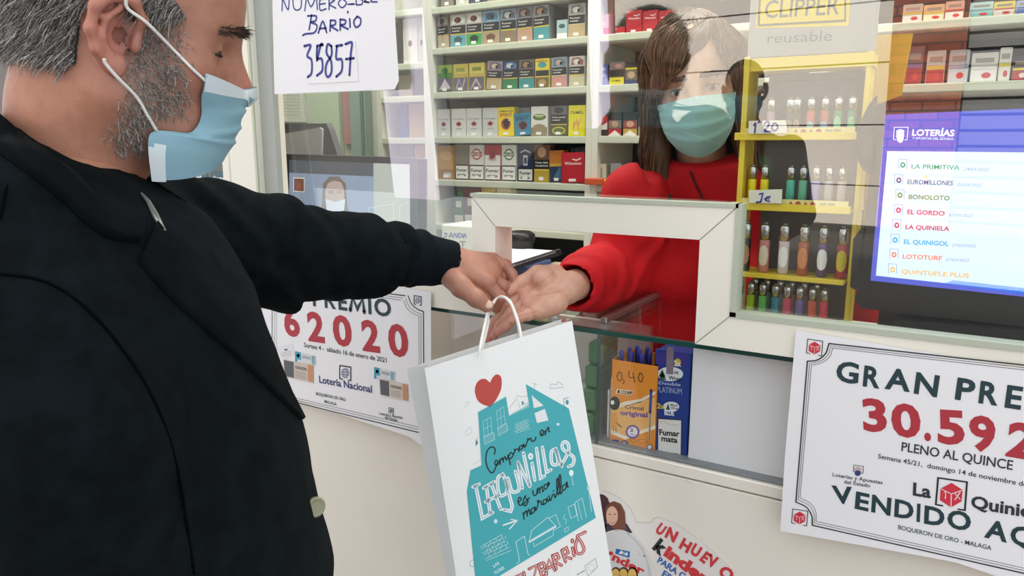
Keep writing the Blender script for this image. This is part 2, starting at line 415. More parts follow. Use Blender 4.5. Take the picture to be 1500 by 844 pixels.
# ------------------------------------------------------------------ counter and display case
ZC0, ZC1 = 0.943, 1.140
ct = empty('counter', (-.4, 0.1, 0), 'white laminate counter under the glass display case and window', 'counter')
c = MB(); c.m(PANEL); c.box((PL, 0, 0), (1.2, .02, .918), .002); c.build('front_panel', None, ct)
c = MB(); c.m(PANEL); c.box((PL, -.002, .921), (1.2, .32, ZC0-.002), .002); c.build('shelf_board', None, ct)
c = MB(); c.m(PANEL); c.box((PL, .0, ZC0), (-.90, .32, ZC1), .002); c.build('cabinet', None, ct)
c = MB(); c.m(PANEL); c.box((-.165, .0, ZC0), (1.2, .32, ZC1), .002); c.build('cabinet', None, ct)
c = MB(); c.m(mat('#4A5A86', .5)); c.box((PL+.002, -.0016, ZC0+.02), (PL+.036, .0, ZC1-.002)); c.build('blue_panel', None, ct)
dc = empty('display_case', (-.53, .15, ZC0), 'long glass display case built into the white counter', 'display case')
c = MB(); c.m(CASEGLASS); c.box((-.895, .000, ZC0), (-.17, .005, ZC1)); c.build('front_glass', None, dc)
c = MB(); c.m(CASEGLASS); c.box((-.897, .0065, ZC1), (-.165, .33, ZC1+.006)); c.build('top_glass', None, dc)
c = MB(); c.m(EDGE); c.box((-.897, -.004, ZC1-.001), (-.165, .006, ZC1+.0065)); c.build('polished_edge', None, dc)
xdv = at(873, 600)[0]
c = MB(); c.m(CASEGLASS); c.box((xdv-.003, .006, ZC0), (xdv+.003, .30, ZC1-.001)); c.build('divider_glass', None, dc)
c = MB(); c.m(EDGE); c.box((xdv-.003, .0052, ZC0), (xdv+.003, .0062, ZC1-.001)); c.build('divider_edge', None, dc)
xr = atz(862, 482, ZC1+.01)[0]; y0, y1 = atz(866, 481, ZC1+.01)[1], atz(995, 413, ZC1+.01)[1]
c = MB(); c.m(ALU); c.box((xr-.006, .04, ZC1+.0065), (xr+.006, .325, ZC1+.018), .002); c.build('aluminium_rail', None, dc)
c = MB(); c.m(mat('#8B9094', .5)); c.box((-.89, .006, ZC0), (-.175, .30, ZC0+.004)); c.build('base_plate', None, dc)
c = MB(); c.m(mat('#C9C9C4', .5)); c.box((-.89, .30, ZC0+.005), (xr-.01, .315, ZC0+.14)); c.build('rear_panel', None, dc)

# ------------------------------------------------------------------ tobacco shelving
SHZ = [1.990, 1.856, 1.738, 1.607, 1.472, 1.340, 1.20, 1.06]
YF = 0.80
SHELF = mat('#DCDCD0', .5, name='cream_shelf'); BACK = mat('#3A3E40', .7)
SX1, SX2, SX3 = -1.447, -.905, -1.66
def shelving(label, xl, xr_, zs, extra=()):
    u = empty('shelving_unit', ((xl+xr_)/2, YF+.13, 0), label, 'shelving')
    for xx in (xl, xr_):
        b = MB(); b.m(SHELF); b.box((xx-.009, YF-.004, .0), (xx+.009, YF+.26, 2.2)); b.build('side_panel', None, u)
    b = MB(); b.m(BACK); b.box((xl+.0095, YF+.25, .0), (xr_-.0095, YF+.262, 2.2)); b.build('back_panel', None, u)
    for z in zs:
        b = MB(); b.m(SHELF); b.box((xl+.0095, YF, z-.02), (xr_-.0095, YF+.248, z)); b.build('shelf', None, u)
        b = MB(); b.m(mat('#C9D0BC', .4)); b.box((xl+.0095, YF-.004, z-.018), (xr_-.0095, YF-.0005, z-.003)); b.build('price_rail', None, u)
    return u
shelving('cream shelving unit with five rows of packs between monitor and woman', SX1, SX2, SHZ)
shelving('narrow cream shelving unit crowded with papers left of the packs', SX3, SX1-.0185, [1.86, 1.70, 1.60, 1.47, 1.34])
shelving('cream shelving unit with red cartons behind the woman', SX2+.0185, -.33, SHZ)
shelving('cream shelving unit of tobacco boxes above the lottery terminal', -.31, .36, [1.95, 1.712, 1.580, 1.45, 1.32])
# ------------------------------------------------------------------ printed sheets on the shop front
class PP(Print):
    """Print whose shapes are traced in frame coordinates and carried onto the real plane (O, N) they lie in."""
    def __init__(s, O, U, V, N, k, lift=0.0006):
        super().__init__(O, U, V, N, lift); s.k = k
    def t(s, pts):
        out = []
        for x, y in pts:
            d = on_plane(x, y, s.O, s.N)-s.O; out.append((np.dot(d, s.U), np.dot(d, s.Vv)))
        return np.array(out)
    def P(s, pts, color=None): return s.poly(s.t(pts), color)
    def L(s, pts, wpx, color=None, smooth=0, closed=False): return s.stroke(s.t(pts), wpx*s.k, color, smooth, closed)
    def E(s, x, y, rx, ry, color=None, n=24, tilt=0.0): 
        a = np.linspace(0, 2*math.pi, n, endpoint=False); c, q = math.cos(tilt), math.sin(tilt)
        return s.poly(s.t([(x+rx*math.cos(i)*c-ry*math.sin(i)*q, y+rx*math.cos(i)*q+ry*math.sin(i)*c) for i in a]), color)
    def T(s, txt, a, b, hpx, color=None, bold=0.0, shear=0.0):
        q = s.t([a, b]); return s.text(txt, q[0], q[1], hpx*s.k, color, bold, shear=shear)
def fpp(y, k, lift=.0006): return PP((0, y, 0), (1, 0, 0), (0, 0, 1), (0, -1, 0), k, lift)
def zt(ox, oy, s):                  # enlargement of the photograph -> frame coordinates
    return lambda *pts: [(ox+x/s, oy+y/s) for x, y in pts]
def sheet(name, loop_px, y, th, label, cat, group=None, m=PAPER, wave=0.0):
    b = MB(); b.m(m); b.slab([at(x, yy, y) for x, yy in loop_px], (0, th, 0))
    o = b.build(name, m); return tag(o, label, cat, group)

NAVY, INK, RED, TEALINK = '#2A3450', '#2B2E33', '#B0303C', '#1E3A40'
# ---- prize poster on the right: GRAN PREMIO
POSR = sheet('prize_poster', [(1166, 484), (1760, 584), (1760, 945), (1400, 824), (1358, 816), (1143, 778), (1150, 664)], -.0322, .0007,
             'white prize poster with red 30.592 and green VENDIDO lettering right of the display case', 'poster')
z = zt(1120, 460, 835/380.); p = fpp(-.0322, .00091)
for d, wd in ((0, 2.0), (1, .7), (2, .7)):
    o = (0, 7, 13)[d]
    p.L(z((850, 166+o*1.2), (208-o*.2+o, 95+o*1.1), (206+o, 100+o)), wd, '#2E3436')
    p.L(z((850, 166+o*1.2), (1310, 243+o*1.2)), wd); p.L(z((850, 838-o*1.3), (1310, 955-o*1.3)), wd)
    p.L(z((206+o, 100+o), (196+o, 128+o*.8), (170+o, 148+o*.7), (138+o, 152+o)), wd, smooth=5)
    p.L(z((138+o, 152+o), (101+o, 605-o)), wd)
    p.L(z((101+o, 605-o), (135+o, 622-o), (152+o, 650-o), (154+o*.9, 680-o)), wd, smooth=5)
    p.L(z((154+o*.9, 680-o), (850, 838-o*1.3)), wd)
def quiniela(p, z, cx, cy, r, wd):
    p.L(z((cx-.62*r, cy+.80*r), (cx-1.08*r, cy+.72*r), (cx-.92*r, cy-1.15*r), (cx+1.1*r, cy-.85*r), (cx+.95*r, cy+1.12*r), (cx+.5*r, cy+1.05*r)), wd, '#26292E')
    p.P(z((cx-.75*r, cy-.4*r), (cx+.02*r, cy-.8*r), (cx+.8*r, cy-.3*r), (cx+.72*r, cy+.5*r), (cx-.02*r, cy+.92*r), (cx-.8*r, cy+.42*r)), '#CF2F3F')
    p.up(); p.L(z((cx-.75*r, cy-.4*r), (cx, cy-.02*r), (cx+.8*r, cy-.3*r)), wd*.45, '#F2E8E8'); p.L(z((cx, cy), (cx-.02*r, cy+.9*r)), wd*.45)
    p.L(z((cx-.5*r, cy-.12*r), (cx-.38*r, cy-.2*r), (cx-.42*r, cy+.3*r)), wd*.6); p.L(z((cx+.22*r, cy-.1*r), (cx+.62*r, cy+.35*r)), wd*.5); p.L(z((cx+.62*r, cy-.15*r), (cx+.25*r, cy+.4*r)), wd*.5)
    p.up(-1)
def q2(p, z, cx, cy, r, wd):
    p.up(); p.L(z((cx-.28*r, cy-.62*r), (cx, cy-.7*r), (cx+.2*r, cy-.55*r), (cx-.2*r, cy-.25*r), (cx+.25*r, cy-.22*r)), wd*.5, '#F2E8E8'); p.up(-1)
quiniela(p, z, 161, 108, 24, 1.2); quiniela(p, z, 113, 655, 24, 1.2); quiniela(p, z, 601, 580, 46, 2.4)
p.build('printed_border', POSR)
p = fpp(-.0322, .00091)
for s_, x0, x1, y0, y1 in (('G', 229, 301, 214, 224), ('R', 316, 370, 230, 238), ('A', 386, 468, 238, 249), ('N', 480, 555, 253, 266), ('P', 612, 672, 272, 282), ('R', 688, 750, 284, 293), ('E', 772, 824, 298, 306), ('I', 952, 964, 326, 328), ('O', 982, 1066, 331, 345)):
    p.T(s_, z((x0, y0))[0], z((x1, y1))[0], 30, TEALINK, .030)
p.stroke(p.t(z((854, 312), (868, 250), (892, 300), (916, 258), (930, 322))), 8.0*p.k, TEALINK)
for s_, x0, x1, y0, y1 in (('V', 220, 286, 606, 612), ('E', 290, 334, 624, 634), ('N', 343, 405, 635, 648), ('D', 417, 478, 650, 662), ('I', 489, 500, 666, 668), ('D', 513, 578, 672, 684), ('O', 588, 664, 686, 698), ('A', 706, 780, 716, 734), ('Q', 790, 870, 738, 752), ('U', 884, 945, 760, 774), ('Í', 960, 980, 778, 782)):
    p.T(s_, z((x0, y0))[0], z((x1, y1))[0], 26.5, TEALINK, .030)
p.build('headline_lettering', POSR)
p = fpp(-.0322, .00091)
for s_, x0, x1, y0, y1 in (('3', 319, 396, 372, 376), ('0', 412, 506, 390, 394), ('.', 514, 536, 402, 404), ('5', 558, 645, 411, 418), ('9', 664, 748, 434, 438), ('2', 775, 870, 452, 468)):
    p.T(s_, z((x0, y0))[0], z((x1, y1))[0], 46 if s_ != '.' else 46, RED, .036)
p.build('prize_number', POSR)
p = fpp(-.0322, .00091)
p.T('PLENO AL QUINCE', z((440, 440))[0], z((798, 502))[0], 13.5, '#33363A', .014)
p.T('Semana 45/21,  domingo 14 de noviembre de 2021', z((365, 464))[0], z((905, 568))[0], 7.0, '#3A3D42', .012)
p.T('Loterías y Apuestas', z((219, 522))[0], z((380, 548))[0], 5.8, '#3A4048', .012); p.T('del Estado', z((256, 545))[0], z((340, 558))[0], 5.8, '#3A4048', .012)
p.L(z((291, 508), (286, 506), (288, 486), (318, 490), (317, 512), (311, 512)), .9, '#3A3D42'); p.E(*z((301, 503))[0], 5.2, 5.6, '#C9A9B5', 16); p.up(); p.E(*z((300, 512))[0], 4.4, 4.2, '#2D3F7A', 16)
p.T('La', z((477, 582))[0], z((535, 592))[0], 19, '#2B3038', .030)
p.T('Quiniela', z((664, 622))[0], z((905, 664))[0], 17.5, '#2B3038', .030)
p.T('BOQUERON DE ORO - MALAGA', z((430, 692))[0], z((730, 760))[0], 6.6, '#2F4A46', .014)
p.build('small_print', POSR)

# ---- prize poster on the left: 62020
POSL = sheet('prize_poster', [(384, 390), (560, 414), (588, 421), (631, 428), (632, 664), (600, 640), (440, 588), (384, 572)], -.0322, .0007,
             'white lottery poster with red 62020 behind the arm of the man in black', 'poster')
z = zt(370, 400, 979/290.); p = fpp(-.0322, .00143)
for o, wd in ((0, 1.5), (12, .6), (22, .6)):
    p.L(z((100, 20), (600, 92+o), (755-o, 112+o)), wd, '#2E3436')
    p.L(z((770-o, 112+o), (785-o, 150+o), (815-o, 178+o), (845-o, 190+o)), wd, smooth=5)
    p.L(z((845-o, 190+o), (848-o, 700)), wd)
    p.L(z((97+o, 20), (97+o, 600)), wd*.8); p.L(z((97+o, 605-o), (215, 640-o), (820, 788-o*1.2)), wd)
p.build('printed_border', POSL)
p = fpp(-.0322, .00143); p.T('1', z((232, 146))[0], z((246, 150))[0], 21, TEALINK, .03); 
for s_, x0, x1 in (('P', 300, 345), ('R', 358, 414), ('E', 426, 470), ('I', 574, 589), ('O', 604, 687)):
    f_ = lambda x: 160+(x-298)*.1443
    p.T(s_, z((x0, f_(x0)))[0], z((x1, f_(x1)))[0], 22.5, TEALINK, .028)
p.up(); p.stroke(p.t(z((484, 183), (495, 122), (519, 178), (545, 129), (553, 193))), 6.2*p.k, TEALINK); p.up(-1)
p.build('headline_lettering', POSL)
p = fpp(-.0322, .00143)
for s_, x0, x1, y0, y1 in (('6', 163, 238, 305, 311), ('2', 277, 359, 330, 342), ('0', 405, 497, 352, 360), ('2', 545, 632, 378, 390), ('0', 678, 776, 402, 412)):
    p.T(s_, z((x0, y0))[0], z((x1, y1))[0], 41, RED, .034)
p.build('prize_number', POSL)
p = fpp(-.0322, .00143)
p.T('Sorteo 4 -  sábado 16 de enero de 2021', z((256, 366))[0], z((664, 443))[0], 6.8, '#33363C', .012)
p.T('Lotería Nacional', z((331, 542))[0], z((592, 592))[0], 10.5, '#27356E', .020, shear=0)
p.T('BOQUERON DE ORO', z((315, 603))[0], z((462, 634))[0], 4.6, '#33363C', .014); p.T('MALAGA', z((357, 642))[0], z((417, 656))[0], 4.6, '#33363C', .014)
p.T('Loterías y Apuestas', z((628, 700))[0], z((743, 722))[0], 4.0, '#33363C', .014); p.T('del Estado', z((655, 719))[0], z((718, 735))[0], 4.0, '#33363C', .014)
for cx, cy, r in ((459, 495, 28), (686, 682, 12), (817, 136, 18)):
    p.L(z((cx-.5*r, cy+1.1*r), (cx-.98*r, cy+.9*r), (cx-.98*r, cy-1.35*r), (cx+.98*r, cy-1.05*r), (cx+.98*r, cy+1.3*r), (cx+.6*r, cy+1.25*r)), r/14, '#33363C')
    x, y = z((cx, cy))[0]; p.E(x, y, r*.72/3.376, r*.9/3.376, '#7A7F93' if r > 15 else '#4A4F66', 18); p.up()
    for k in (-.45, 0, .45): p.L(z((cx-.7*r, cy+k*r), (cx+.7*r, cy+k*r+.1*r)), r/40, '#E8E8EC')
    p.L(z((cx, cy-.85*r), (cx, cy+.85*r)), r/40); p.up(-1)
p.build('small_print', POSL)
p = fpp(-.0322, .00143)
def ticket(q, dx, dy, sc):
    f = lambda x, y: (dx+x*sc, dy+y*sc)
    p.P(z(f(0, 0), f(148, 28), f(150, 118), f(5, 85)), q); p.up(); p.P(z(f(4, 4), f(52, 14), f(54, 92), f(9, 82)), '#5B5A5E')
    p.P(z(f(122, 26), f(147, 31), f(148, 114), f(124, 108)), '#CB8E66')
    p.T('00000', z(f(60, 46))[0], z(f(118, 58))[0], 4.5*sc, '#4A4640', .02)
    for k in range(4): p.L(z(f(62, 60+9*k), f(112, 70+9*k)), .7, '#7E736B')
    p.up(-1)
def stub(dx, dy):
    f = lambda x, y: (dx+x, dy+y)
    p.P(z(f(0, 0), f(100, 22), f(100, 72), f(0, 50)), '#D5D9DA'); p.up(); p.P(z(f(0, 0), f(28, 6), f(30, 44), f(12, 40), f(10, 60), f(0, 56)), '#3C9DB5')
    p.E(*z(f(15, 22))[0], 2.2, 2.6, '#1F6E86', 12); p.T('00000', z(f(36, 34))[0], z(f(78, 44))[0], 4.4, '#8A8E92', .02); p.P(z(f(82, 22), f(97, 25), f(97, 66), f(82, 62)), '#7FA9B5'); p.up(-1)
p.P(z((118, 370), (195, 346), (210, 400), (150, 432)), '#E3E3E4'); p.up(); p.L(z((160, 380), (172, 378)), 2.5, '#6A6F7A'); [p.L(z((140+4*k, 398+8*k), (190+2*k, 386+8*k)), .5, '#8A8D92') for k in range(3)]
p.up(); stub(212, 386); p.up(2); ticket('#CDBFB2', 153, 426, 1.0); stub(603, 464); p.up(2); ticket('#D3C6BA', 628, 522, .95)
p.build('ticket_pictures', POSL)

# ---- handwritten sheet taped to the window
SGN = sheet('handwritten_sign', [(398, -40), (576, -40), (579, 40), (584, 118), (578, 131), (402, 138)], -.0150, .0008,
            'white sheet handwritten NUMERO DEL BARRIO stuck on the window', 'sign')
z = zt(350, 0, 985/350.); p = fpp(-.0150, .00138); PEN = '#3B3F8C'
for st in ([(178, 45), (180, -8)], [(180, -8), (203, 40), (208, -10)], [(222, -15), (226, 30), (240, 42), (256, 30), (258, -10)], [(272, 45), (280, -5), (298, 28), (318, -8), (324, 40)],
           [(352, -4), (334, 2), (336, 42), (360, 36)], [(334, 18), (356, 14)], [(372, 40), (372, -4)], [(372, -4), (394, 2), (374, 18), (400, 34)], [(424, -6), (410, 14), (426, 32), (444, 12), (426, -6)],
           [(462, 18), (478, 16), (450, 18)], [(484, 20), (484, -10)], [(484, -10), (510, 2), (506, 18), (484, 20)], [(530, -6), (518, 6), (540, 10), (520, 8)], [(555, -10), (545, 6), (570, 8)]):
    p.L(z(*st), 2.0, PEN, 4)
for st in ([(300, 62), (290, 122)], [(284, 66), (318, 66), (316, 86), (296, 92), (322, 104), (312, 134), (276, 140), (264, 146)], [(328, 136), (346, 88), (362, 134)], [(334, 118), (360, 116)], [(376, 128), (378, 84)], [(378, 84), (398, 86), (396, 102), (380, 108), (408, 126)],
           [(418, 124), (418, 80)], [(418, 80), (440, 84), (436, 100), (420, 104), (450, 120)], [(457, 78), (459, 112)], [(449, 48), (450, 52)], [(488, 68), (474, 88), (482, 112), (500, 102), (502, 78), (488, 68)]):
    p.L(z(*st), 2.7, PEN, 4)
p.build('handwriting', SGN)
SG2 = sheet('number_slip', [(448, 61), (520, 60), (525, 119), (451, 123)], -.0162, .0008, 'small white slip numbered 35857 taped on the handwritten sheet', 'sign')
p = fpp(-.0162, .00138)
for st in ([(270, 190), (296, 188), (282, 230), (300, 248), (300, 300), (284, 318)], [(322, 250), (338, 186), (346, 186)], [(322, 190), (346, 184)], [(323, 196), (322, 240), (342, 244), (344, 290), (322, 312)],
           [(382, 190), (366, 184), (362, 220), (380, 250), (382, 296), (368, 318), (358, 300), (362, 262), (382, 228), (382, 190)], [(402, 190), (426, 186)], [(404, 192), (402, 242), (424, 246), (424, 292), (402, 316)],
           [(440, 182), (466, 176), (462, 220), (456, 310)], [(442, 244), (474, 240)]):
    p.L(z(*st), 3.6, PEN, 5)
p.build('handwriting', SG2)

# ---- two teal posters beyond the post
z = zt(270, 180, 1055/150.)
for nm, loop, tx, lab in (('a', [(150, 470), (262, 486), (262, 900), (150, 900)], 0, 'teal poster with yellow house outline beside the white window post'), ):
    pass
for (x0, x1, dx, lab) in ((272, 560, 0, 'slate blue betting poster half hidden behind the white window post'), (-40, 240, -300, 'slate blue betting poster half covered by the chin of the man')):
    o = sheet('play_at_home_poster', z((x0, 488+dx*.03), (x1, 505+dx*.03), (x1, 1100), (x0, 1100)), .0192, .0008, lab, 'poster', None, mat('#4E6672', .6))
    p = fpp(.0192, .0016)
    p.T('¿Juegas', z((286+dx, 590+dx*.1))[0], z((482+dx, 596+dx*.1))[0], 6.0, '#E9EEEF', .03); p.T('desde casa?', z((286+dx, 660+dx*.1))[0], z((520+dx, 672+dx*.1))[0], 6.0, '#E9EEEF', .03)
    p.L(z((452+dx, 540+dx*.1), (478+dx, 512+dx*.1), (512+dx, 545+dx*.1), (508+dx, 580+dx*.1)), .9, '#D9C25A')
    p.L(z((292+dx, 690+dx*.1), (540+dx, 695+dx*.1), (540+dx, 900)), .5, '#8FA0A8'); p.L(z((292+dx, 690+dx*.1), (292+dx, 900)), .5)
    p.build('lettering', o)

# ---- die-cut sticker on the counter front
z = zt(860, 640, 1324/320.)
STK = sheet('egg_sticker', z((0, 320), (100, 325), (190, 365), (260, 430), (300, 518), (390, 520), (405, 495), (440, 485), (560, 535), (720, 650), (850, 770), (885, 810), (890, 950), (0, 950)), -.0012, .0008,
            'die-cut sticker with a girl and chocolate egg lettering at the counter foot', 'sticker', None, mat('#E9E4DE', .4))
p = fpp(-.0012, .00105)
p.L(z((100, 325), (190, 365), (260, 430), (300, 518), (390, 520), (405, 495), (440, 485), (560, 535), (720, 650), (850, 770), (885, 810)), .7, '#C4BFB6')
p.P(z((100, 350), (125, 370), (135, 400), (110, 600), (60, 600), (60, 345)), '#4A2630'); p.P(z((60, 560), (130, 520), (240, 525), (275, 580), (200, 600), (60, 600)), '#3C3444')
p.up(); p.P(z((135, 400), (165, 390), (205, 405), (230, 455), (238, 565), (180, 575), (126, 520), (112, 430)), '#7A4A3A'); p.up()
p.E(*z((152, 478))[0], 8.6, 14.0, '#E4B79C', 22); p.up(); p.P(z((118, 430), (150, 408), (188, 440), (196, 470), (206, 420), (165, 394), (130, 405)), '#70402F')
p.E(*z((138, 468))[0], 1.5, .8, '#4A3430', 10); p.E(*z((170, 468))[0], 1.5, .8, '#4A3430', 10); p.L(z((138, 516), (155, 524), (172, 514)), .8, '#A8524A', 4); p.L(z((150, 480), (147, 498), (155, 500)), .4, '#B98A74')
p.up(); egg = [(95, 590), (150, 568), (220, 566), (300, 610), (360, 690), (395, 790), (410, 950), (60, 950), (60, 600)]
p.P(z(*egg), '#D9D8D6'); p.up(); p.L(z(*egg[:7]), 1.0, '#F4F3F0', 4); p.up(); p.L(z((250, 585), (330, 670), (372, 780), (385, 900)), 1.6, '#C4C3C2', 5)
p.P(z((178, 676), (262, 694), (258, 732), (172, 706)), '#2462A8'); p.up(); p.P(z((192, 704), (212, 684), (226, 714)), '#E8EEF4'); p.P(z((214, 708), (226, 690), (238, 718)), '#BFD3E6'); p.E(*z((242, 708))[0], 1.6, 2.6, '#E8EEF4', 12)
p.T('nder', z((150, 742))[0], z((340, 838))[0], 15, '#D03038', .04, shear=.1); p.E(*z((146, 704))[0], 3.5, 3.0, '#D03038', 10)
for cx in (185, 232, 285):
    p.E(*z((cx-8, 832))[0], 8, 11, '#4A2E20', 18); p.up(); p.E(*z((cx-10, 834))[0], 6.2, 9, '#E3B760', 18); p.up(-1)
p.E(*z((320, 708))[0], .9, .6, '#8A8480', 8); p.E(*z((350, 720))[0], 2.0, .9, '#77716C', 8)
p.build('egg_picture', STK)
p = fpp(-.0012, .00105)
for s_, x0, y0, x1, y1 in (('U', 412, 570, 448, 600), ('N', 470, 602, 528, 640), ('H', 556, 668, 610, 704), ('U', 622, 700, 668, 732), ('E', 682, 742, 712, 768), ('V', 722, 770, 778, 800), ('O', 790, 815, 850, 880)):
    p.T(s_, z((x0, y0))[0], z((x1, y1))[0], 19, '#D23B41', .05)
p.T('k', z((396, 672))[0], z((452, 722))[0], 23, '#26282C', .06); p.T('inder', z((462, 712))[0], z((722, 905))[0], 20, '#D23B41', .055)
p.T('PARA CADA', z((424, 758))[0], z((690, 936))[0], 11, '#2A66B0', .03); p.T('ERES', z((452, 838))[0], z((560, 915))[0], 11, '#2A66B0', .03)
p.build('lettering', STK)
# scuffs and tape on the counter front
p = fpp(-.0001, .00105); p.L(z((596, 262), (632, 280)), .8, '#B9B3AB'); p.build('scuff_mark', ct)

# ------------------------------------------------------------------ paper carrier bag
TL, TR = dep(622, 540, 1.11), dep(838, 470, 1.155)
BL = dep(680, 920, 1.13)
BN = unit(np.cross(TR-TL, BL-TL)); BN = BN if np.dot(BN, EYE-TL) > 0 else -BN
BR = on_plane(908, 912, TL, BN)
BL = on_plane(680, 922, TL, BN)
bag = empty('paper_bag', (TL+TR+BL+BR)/4*np.array((1, 1, 0))+np.array((0, .02, min(BL[2], BR[2]))), 'white paper carrier bag with turquoise house print held between two hands', 'bag')
WHITEBAG = mat('#F6F4F0', .6, bump=.02, bscale=30, name='white_kraft_paper')
b = MB(); b.m(WHITEBAG)
dT, dB = .050, .095
bTL, bTR = on_plane(596, 540, TL-BN*dT, BN), on_plane(822, 468, TL-BN*dT, BN)
bBL, bBR = BL-BN*dB+ (TL-TR)*.03, BR-BN*dB
nu, nv = 14, 16
def face(A, B, C, D, bow, s=1):     # A top-left B top-right C bottom-left D bottom-right
    G = []
    for j in range(nv+1):
        row = []
        for i in range(nu+1):
            u, v = i/nu, j/nv
            q = (A*(1-u)+B*u)*(1-v)+(C*(1-u)+D*u)*v
            row.append(q+BN*bow*math.sin(math.pi*u)*(0.3+.7*v)*s)
        G.append(row)
    return np.array(G)
b.grid(face(TL, TR, BL, BR, .0)); b.build('front_panel', None, bag)
b = MB(); b.m(WHITEBAG); b.grid(face(bTL, bTR, bBL, bBR, -.012)); b.build('back_panel', None, bag)
def gusset(A, B, C, D, inward):
    b = MB(); b.m(WHITEBAG); G = []
    for j in range(nv+1):
        v = j/nv; p0, p1 = A*(1-v)+C*v, B*(1-v)+D*v
        mid = (p0+p1)/2+inward*(.016*(1-v)+.004)
        G.append([p0, (p0+mid)/2+inward*.001, mid, (p1+mid)/2+inward*.001, p1])
    b.grid(np.array(G)); return b
inw = unit(TR-TL)
gusset(bTL, TL, bBL, BL, inw).build('side_gusset', None, bag); gusset(TR, bTR, BR, bBR, -inw).build('side_gusset', None, bag)
b = MB(); b.m(WHITEBAG); b.add([BL, BR, bBR, bBL], [(0, 1, 2, 3)]); b.build('base', None, bag)
BU = unit(TR-TL); BV = np.cross(BN, BU); BV = BV if BV[2] > 0 else -BV
def bpp(lift=.0005): return PP(TL, BU, BV, BN, .00106, lift)
TQ, TQL, RDB = '#45AFB6', '#DDF0F0', '#C2483C'
z1 = zt(680, 540, 633/120.); z2 = zt(670, 680, 1287/250.); z3 = zt(690, 620, 897/170.); z4 = zt(580, 460, 703/320.)
p = bpp(); p.P(list(catmull(np.array(z4((303, 221), (310, 206), (322, 195), (334, 198), (340, 212), (338, 242), (322, 276), (304, 299)), float), 5))[:-1]+list(catmull(np.array(z4((304, 299), (278, 290), (262, 276), (254, 248), (258, 226), (270, 212), (287, 209), (303, 221)), float), 5))[:-1], RDB); p.build('heart_print', bag)
p = bpp()
p.P(z4((264, 316), (354, 266), (364, 328), (428, 290), (418, 226), (556, 304), (643, 656), (330, 845), (300, 870), (268, 905), (258, 880), (228, 572), (240, 503), (275, 487)), TQ); p.up()
p.P(z1((520, 205), (612, 286), (538, 306)), '#ECEBEA'); p.P(z1((543, 345), (622, 310), (650, 400), (562, 420)))
for wdw in (((145, 408), (205, 375), (215, 500), (155, 528)), ((250, 328), (304, 294), (316, 430), (262, 462))):
    p.L(z1(*wdw), .45, TQL, closed=True); a, b_, c, d = wdw
    p.L(z1(((a[0]+b_[0])/2, (a[1]+b_[1])/2), ((c[0]+d[0])/2, (c[1]+d[1])/2)), .4); p.L(z1(((a[0]+d[0])/2, (a[1]+d[1])/2), ((c[0]+b_[0])/2, (c[1]+b_[1])/2)), .4)
    p.L(z1((d[0]-5, d[1]-2), (c[0]+10, c[1]-8), (c[0]+22, c[1]+45), (d[0]+5, d[1]+58)), .45, closed=True)
    for k in range(7): f = k/7; p.L(z1((d[0]+(c[0]-d[0]+15)*f+4, d[1]+(c[1]-d[1])*f), (d[0]+6+(c[0]-d[0]+15)*f+4, d[1]+52+(c[1]-d[1])*f)), .3)
for k in range(6): p.L(z1((388+(k % 2)*8, 436+14*k-k), (478+6*k, 398+13*k)), .4)
for k in range(5):
    for j in range(4): x = 405+j*26+(k % 2)*12; p.L(z1((x, 429+14*k-(x-388)*.42), (x+3, 443+14*k-(x-388)*.42)), .4)
for k in range(14): p.L(z1((350+11*k, 345-5*k), (352+11*k, 362-5*k)), .9, '#ECEBEA' if k < 0 else TQL)
p.L(z3((248, 788), (356, 752)), 2.2, '#F0F7F7'); p.L(z3((308, 744), (358, 752), (296, 818)), 1.8); p.E(*z3((190, 758))[0], 2.6, 3.4, '#D8EEEE', 9); p.E(*z3((672, 8))[0], 2.4, 2.0, '#D8EEEE', 9)
p.E(*z3((774, 384))[0], 3.3, 4.6, '#F0F7F7'); p.L(z3((776, 405), (790, 482)), .6)
for k in range(6): p.L(z2((170+10*k, 626+22*k-10*(k % 2)), (335+14*k, 530+24*k)), .6, TQL)
for k in range(5):
    for j in range(4): x = 205+j*42+(k % 2)*20+8*k; y = 606+23*k-(x-190)*.52; p.L(z2((x, y), (x+5, y+22)), .6)
p.L(z2((448, 752), (468, 726), (440, 585), (505, 543), (532, 680), (548, 686)), .8)
p.L(z2((540, 588), (560, 500), (680, 400), (742, 466)), .8); p.L(z2((572, 590), (578, 622), (724, 535), (722, 490)), .7)
for k in range(13): f = k/12; p.E(*z2((545+190*f, 584-112*f))[0], 2.0, 1.8, TQL, 8)
p.L(z2((690, 408), (742, 380), (776, 470), (730, 496)), .7, TQL); p.L(z2((834, 326), (880, 302), (900, 385), (855, 410)), .7, closed=True)
p.L(z2((912, 428), (885, 290), (940, 255), (972, 400)), .7); p.L(z2((905, 282), (940, 420)), .6)
p.L(z2((810, 380), (800, 410), (820, 420), (815, 455)), .6, smooth=4); p.L(z2((806, 488), (835, 474), (836, 500), (812, 512)), .6, closed=True)
p.L(z2((987, 180), (1010, 355)), .8, TQL); p.E(*z2((987, 180))[0], 2.2, 3.2, '#BFE3E4', 14)
p.T('LAS', z2((275, 780))[0], z2((318, 752))[0], 4.4, TQL, .02); p.T('FLORES', z2((285, 830))[0], z2((356, 788))[0], 4.4, TQL, .02)
p.build('house_print', bag)
p = bpp()
for st in ([(0, 300), (40, 270), (30, 258), (10, 268)], [(2, 496), (28, 468), (40, 452), (58, 470), (52, 500), (8, 514)]): p.L(z1(*[(x, y) for x, y in st]), .4, '#A9B5B8', 4)
